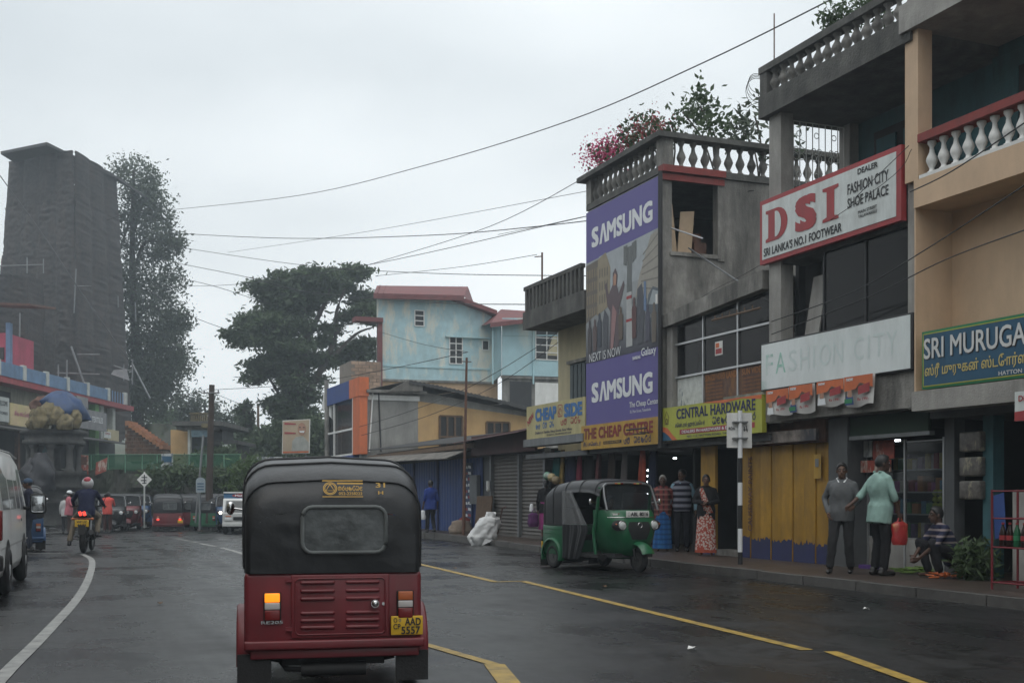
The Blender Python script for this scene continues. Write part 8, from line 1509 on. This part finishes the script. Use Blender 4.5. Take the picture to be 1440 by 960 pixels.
for py in (661, 669, 677, 693): g = G(); z_ = onX(912, py, 12.3)[1]; g.ell((12.28, yl_, z_), (.022, .022, .022), 8, 6); g.obj('bulb', mat('bulb_lit', (.9, .95, 1.0), .4, .02, emit=6), t)
for px, py in ((952, 628), (1262, 619), (949, 644)): y, z = onX(px, py, 13.2); g = G(); g.capsule((13.2, y - .05, z), (13.2, y + .05, z), .02, .02, 6); g.obj('ceiling_lamp', MATS['bulb_lit'], label={952: 'small lit lamp under the ceiling left in the hardware shop', 1262: 'small lit lamp above the glass cabinet', 949: 'tiny lit lamp lower in the hardware shop'}[px], cat='lamp')
# promotional posters under the lightbox
for k, (px0, px1, yt, yb) in enumerate(((1081, 1112, 549, 585), (1113, 1146, 543, 582), (1152, 1190, 537, 572), (1191, 1231, 530, 572))):
    X = 11.94; y0, zt = onX(px0, yt, X); y1, _ = onX(px1, yt, X); _, zb2 = onX(px0, yb, X); g = G(); n_ = 10; vv = []
    for j in range(6):
        for i in range(n_ + 1): u, v = i / n_, j / 5; vv.append((X - .04 * math.sin(u * 5 + k) * (1 - v), y0 + (y1 - y0) * u, zb2 + (zt - zb2) * v + .02 * math.sin(u * 6 + k) * (1 - v)))
    fs = [(j * (n_ + 1) + i, j * (n_ + 1) + i + 1, (j + 1) * (n_ + 1) + i + 1, (j + 1) * (n_ + 1) + i) for j in range(5) for i in range(n_)]
    g.add(vv, fs, True); po = g.obj('poster', mat('poster_white', (.55, .54, .52), .5, .05), label=('first orange and white poster from the left under the faded lightbox', 'second orange and white poster from the left under the faded lightbox', 'third orange and white poster under the faded lightbox, left of the last', 'rightmost orange and white poster under the faded lightbox')[k], cat='poster', group='orange and white posters under the lightbox')
    F = Face((X - .05, y0, zb2), (0, -1, 0), (0, 0, 1), (-1, 0, 0)); Wd, Ht = y0 - y1, zt - zb2
    F.poly(po, [(.0, Ht * .98), (Wd, Ht * .98), (Wd, Ht * .55), (Wd * .55, Ht * .75), (Wd * .4, Ht * .55), (0, Ht * .5)], M['orange'], .002, 'print'); F.poly(po, [(Wd * .5, Ht * .35), (Wd * .9, Ht * .42), (Wd * .9, Ht * .72), (Wd * .5, Ht * .62)], M['signred'], .006, 'print'); F.poly(po, [(Wd * .05, 0.02), (Wd * .35, .02), (Wd * .32, Ht * .3), (Wd * .08, Ht * .34)], M['bluepaint'] if k % 2 else M['letw'], .006, 'print'); F.poly(po, [(Wd * .13, Ht * .3), (Wd * .28, Ht * .3), (Wd * .28, Ht * .52), (Wd * .13, Ht * .52)], mat('print_skin', (.20, .10, .06), .7), .008, 'print'); F.poly(po, [(Wd * .02, Ht * .1), (Wd * .3, Ht * .1), (Wd * .3, Ht * .24), (Wd * .02, Ht * .24)], M['green'], .009, 'print') if k % 2 else None
    F.text(po, 'Rs 199/-', Wd * .68, Ht * .2, Wd * .4, Ht * .1, M['signred'], .02, .006); F.text(po, 'new', Wd * .2, Ht * .88, Wd * .25, Ht * .1, M['letw'], .02, .006)
# glass display cabinet with goods
ct = thing('display_cabinet', 'glass fronted cabinet full of packets behind the two standing men', 'cabinet', (12.7, 15.0, PZ)); X = 12.75
g = G(); g.cbox(X, 14.15, PZ, X + .55, 15.9, .62, .01); g.obj('base', M['concl'], ct); g = G(); g.box(X + .5, 14.15, .62, X + .55, 15.9, 2.2); g.obj('back', M['dark'], ct)
for z in (.62, 1.0, 1.35, 1.7, 2.15): g = G(); g.box(X, 14.15, z, X + .5, 15.9, z + .02); g.obj('shelf', M['alu'], ct)
for y in (14.13, 15.0, 15.9): g = G(); g.box(X - .02, y, PZ, X + .02, y + .035, 2.2); g.obj('frame_post', M['alu'], ct)
for y in (14.17, 15.04): g = G(); g.box(X - .006, y, .64, X - .002, y + .82, 2.15); g.obj('glass_pane', M['glass'], ct)
pcs = [((.30, .03, .05), 'red'), ((.06, .20, .33), 'blue'), ((.40, .34, .05), 'yellow'), ((.30, .06, .24), 'pink'), ((.08, .28, .10), 'green'), ((.45, .45, .42), 'white'), ((.35, .15, .04), 'orange'), ((.13, .08, .20), 'violet')]
ORD = ['one', 'two', 'three', 'four', 'five', 'six', 'seven', 'eight', 'nine', 'ten', 'eleven', 'twelve', 'thirteen', 'fourteen', 'fifteen', 'sixteen', 'seventeen', 'eighteen', 'nineteen', 'twenty', 'twenty one', 'twenty two']
k = 0
for si, z in enumerate((.64, 1.02, 1.37, 1.72)):
    y = 14.2; kn = 0
    while y < 15.85:
        w_ = random.uniform(.08, .16); h = random.uniform(.14, .27); c, cn_ = pcs[(k * 5 + si * 3 + k // 4) % 8]
        if not (si == 1 and y < 14.55):
            g = G(); g.cbox(X + .06 + random.uniform(0, .1), y, z, X + .3, y + w_ * .92, z + h, .01); g.obj('packet', mat('packet_' + cn_, c, .4, .3, 14), label=f'{cn_} packet on the {("bottom", "second", "third", "top")[si]} shelf of the glass cabinet, number {ORD[kn]} from the right end', cat='packet', group=f'{cn_} packets on the {("bottom", "second", "third", "top")[si]} cabinet shelf')
        y += w_; k += 1; kn += 1
M['lime'] = mat('lime_ball', (.38, .48, .04), .5, .1)
for r_ in range(4):
    for c_ in range(2): g = G(); g.ell((X + .05, 14.28 + c_ * .11, 1.07 + r_ * .10 - .02), (.05, .05, .05), 12, 8); g.obj('lime_ball', M['lime'], label=f'yellow green ball in the {("bottom", "second", "third", "top")[r_]} row of the stacked block, {("right", "left")[c_]} column', cat='ball', group='yellow green balls in the cabinet')
g = G(); g.cyl((12.45, 15.35, PZ), (12.55, 15.2, 1.25), .012, n=6); g.box(12.3, 15.2, PZ, 12.42, 15.6, PZ + .06); g.obj('broom', clothm('violet_broom', (.08, .04, .16)), label='purple handled floor squeegee leaning between the two men', cat='broom')
# signs hanging over the cabinet
for k, (px0, px1, y0p, y1p, m_, lb) in enumerate(((1202, 1226, 621, 642, M['pwhite'], 'dim white poster above the left of the cabinet'), (1227, 1257, 620, 644, M['pred'], 'dim red and white poster above the right of the cabinet'), (1200, 1252, 648, 663, M['pred'], 'wide shop board with grey lettering above the cabinet shelves'))):
    X2 = 12.68 - .03 * k; ya, za = onX(px0, y0p, X2); yb_, zb2 = onX(px1, y1p, X2); g = G(); g.box(X2, yb_, zb2, X2 + .02, ya, za); g.obj('poster', m_, label=lb, cat='poster')
# vegetables, drink rack and crate at the right edge
def veg(label, px, py, n_, c, ln, r_, spread, name):
    q = gr(px, py, PZ); t = thing(name, label, 'vegetables', (q[0], q[1], PZ)); g = G()
    for i in range(n_): a = random.uniform(0, math.pi); ex, ey = random.uniform(-spread, spread), random.uniform(-.12, .12); z = random.uniform(.02, .08); g.capsule((q[0] + ex, q[1] + ey, PZ + z), (q[0] + ex + ln * math.cos(a), q[1] + ey + ln * math.sin(a) * .6, PZ + z + random.uniform(-.01, .03)), r_, r_ * .5, 6)
    o = g.obj('pile', mat('veg_' + name, c, .5, .3, 20), t); o['kind'] = 'stuff'; return t
veg('heap of pale green beans on the pavement before the seller', 1292, 806, 70, (.17, .28, .06), .22, .012, .28, 'green_bean_heap'); veg('small heap of orange carrots on the pavement before the seller', 1330, 813, 26, (.45, .11, .03), .14, .018, .2, 'carrot_heap')
q = gr(1372, 815, PZ); t = thing('leafy_bundle', 'bundle of dark green leafy vegetables right of the seller', 'vegetables', (q[0], q[1], PZ)); leaves('leaves', [((q[0], q[1], .38), (.22, .22, .25), 40, 20, .18)], LV['mid'], t, .05, 3.5); g = G(); g.cyl((q[0], q[1], PZ), (q[0], q[1], .35), .06, .1, 8); g.obj('stalks', LV['bright'], t)
rk = thing('drink_rack', 'red wire drink rack with bottles at the right edge', 'rack', (11.9, 11.6, PZ)); q0 = gr(1395, 828, PZ); X0, Y0 = q0[0], q0[1]
M['rackred'] = mat('rack_red', (.16, .012, .02), .45, .1)
for dx in (0, .42):
    for dy in (0, -1.1): g = G(); g.cyl((X0 + dx, Y0 + dy, PZ), (X0 + dx, Y0 + dy, 1.38), .016, n=6); g.obj('rack_post', M['rackred'], rk)
for z in (.22, .66, 1.02, 1.36):
    g = G()
    for dx in (0, .42): g.cyl((X0 + dx, Y0, z), (X0 + dx, Y0 - 1.1, z), .011, n=5)
    for k in range(7): g.cyl((X0, Y0 - k * .18, z), (X0 + .42, Y0 - k * .18, z), .007, n=5)
    o = g.obj('rack_shelf', M['rackred'], rk)
for k in range(9):
    y = Y0 - .08 - k * .115; c = ((.02, .008, .006), (.02, .008, .006), (.01, .10, .04))[k % 3]; nm = ('cola', 'cola', 'green')[k % 3]
    bt = thing('drink_bottle', f'{("dark cola bottle with red label", "dark cola bottle with red label", "green drink bottle")[k % 3]} on the red wire rack, {("first", "second", "third", "fourth", "fifth", "sixth", "seventh", "eighth", "ninth")[k]} bottle from the left', 'bottle', (X0 + .1, y, .67), 0, nm + ' bottles on the rack'); g = G(); g.lathe([(.042, 0), (.045, .02), (.045, .16), (.03, .22), (.016, .26), (.016, .28)], (X0 + .1, y, .67), 12); g.obj('body', mat('bottle_' + nm, c, .1, .05), bt); g = G(); g.lathe([(.046, .08), (.046, .14)], (X0 + .1, y, .67), 12); g.obj('label', M['signred'] if nm == 'cola' else M['green'], bt); g = G(); g.lathe([(.018, .275), (.018, .30)], (X0 + .1, y, .67), 8); g.obj('cap', M['signred'], bt)
g = G(); g.cbox(12.3, 11.4, PZ, 12.75, 12.35, 1.38, .02); g.obj('counter', M['concl'], label='pale shop counter behind the red drink rack', cat='counter')
F = fX(12.28, 12.45, .6)
g = G(); g.prism([(12.26, 12.42, .75), (12.26, 12.62, .7), (12.26, 12.66, 1.3), (12.26, 12.46, 1.35)], (.01, 0, 0)); g.obj('banner', M['bluepaint'], label='small blue and green pennant beside the pale counter', cat='banner')
ya, za = onX(1427, 551, 11.9); g = G(); g.box(11.9, 11.2, onX(1427, 592, 11.9)[1], 11.93, ya, za); o = g.obj('hanging_sign', M['signw'], label='small white and red sign hanging at the right edge', cat='sign'); F = fX(11.9, ya, onX(1427, 592, 11.9)[1]); F.poly(o, [(0, 0), (.6, 0), (.6, .16), (0, .12)], M['signred'], .004, 'red_band'); F.text(o, 'Dialog', .22, .28, .3, .1, M['signred'], .02)
for k, py in enumerate((620, 655, 688)):
    ya, za = onX(1352, py - 12, 12.5); yb_, zb2 = onX(1382, py + 14, 12.5); g = G(); secs = []; g.cbox(12.45, yb_, zb2, 12.6, ya, za, .03); g.obj('hanging_packets', mat('dim_packets', (.12, .11, .10), .5, .5, 12, col2=(.3, .28, .2), thr=(.55, .6)), label=('upper', 'middle', 'lower')[k] + ' bunch of hanging packets by the dark doorway', cat='packets', group='packets hung by the doorway')
# parapet junk: dark iron bracket cluster between the glazed shop and the lightbox
g = G(); ya, za = onX(1020, 448, 11.8); g.cyl((11.7, ya + .3, za), (11.7, ya - 1.3, za), .02, n=5)
for k in range(6): g.cyl((11.7, ya + .2 - k * .25, za), (11.7, ya + .2 - k * .25, za + .08), .012, n=5)
g.obj('insulator_bar', M['wood'], label='small insulator cross bar in front of the glazed shop windows', cat='bracket')
# litter on the wet road
for k, (px, py, lb) in enumerate(((973, 914, 'pale scrap of paper on the road below the yellow line'), (1218, 858, 'small white scrap near the kerb below the two men'), (640, 800, 'brown leaf on the road left of the yellow line'), (850, 826, 'dark wet leaf on the road behind the green three-wheeler'), (225, 850, 'small brown leaf on the road right of the edge line'))):
    q = gr(px, py); g = G(); a_ = random.uniform(0, 6); pts = [(q[0] + .03 * math.cos(a_ + t) * (1 + .3 * (j % 2)), q[1] + .045 * math.sin(a_ + t), .012 + .012 * (j % 3)) for j, t in enumerate((0, 1.1, 2.2, 3.3, 4.4, 5.4))]; g.prism(pts, (0, 0, .003)); g.obj('litter', M['white'] if k < 2 else M['wood'], label=lb, cat='litter')
# ============================================================ haze (damp air)
g = G(); g.box(-262, -62, -1.5, 262, 422, 34); hz = g.obj('haze', [], kind='stuff'); hm = bpy.data.materials.new('haze'); hm.use_nodes = True; ht = hm.node_tree; ht.nodes.clear(); ho = N(ht, 'ShaderNodeOutputMaterial'); pvn = N(ht, 'ShaderNodeVolumePrincipled'); pvn.inputs['Color'].default_value = (.80, .91, 1.0, 1); pvn.inputs['Density'].default_value = .0017; pvn.inputs['Anisotropy'].default_value = .3; ht.links.new(pvn.outputs[0], ho.inputs['Volume']); hz.data.materials.append(hm)

bpy.data.scenes.remove(TMP)
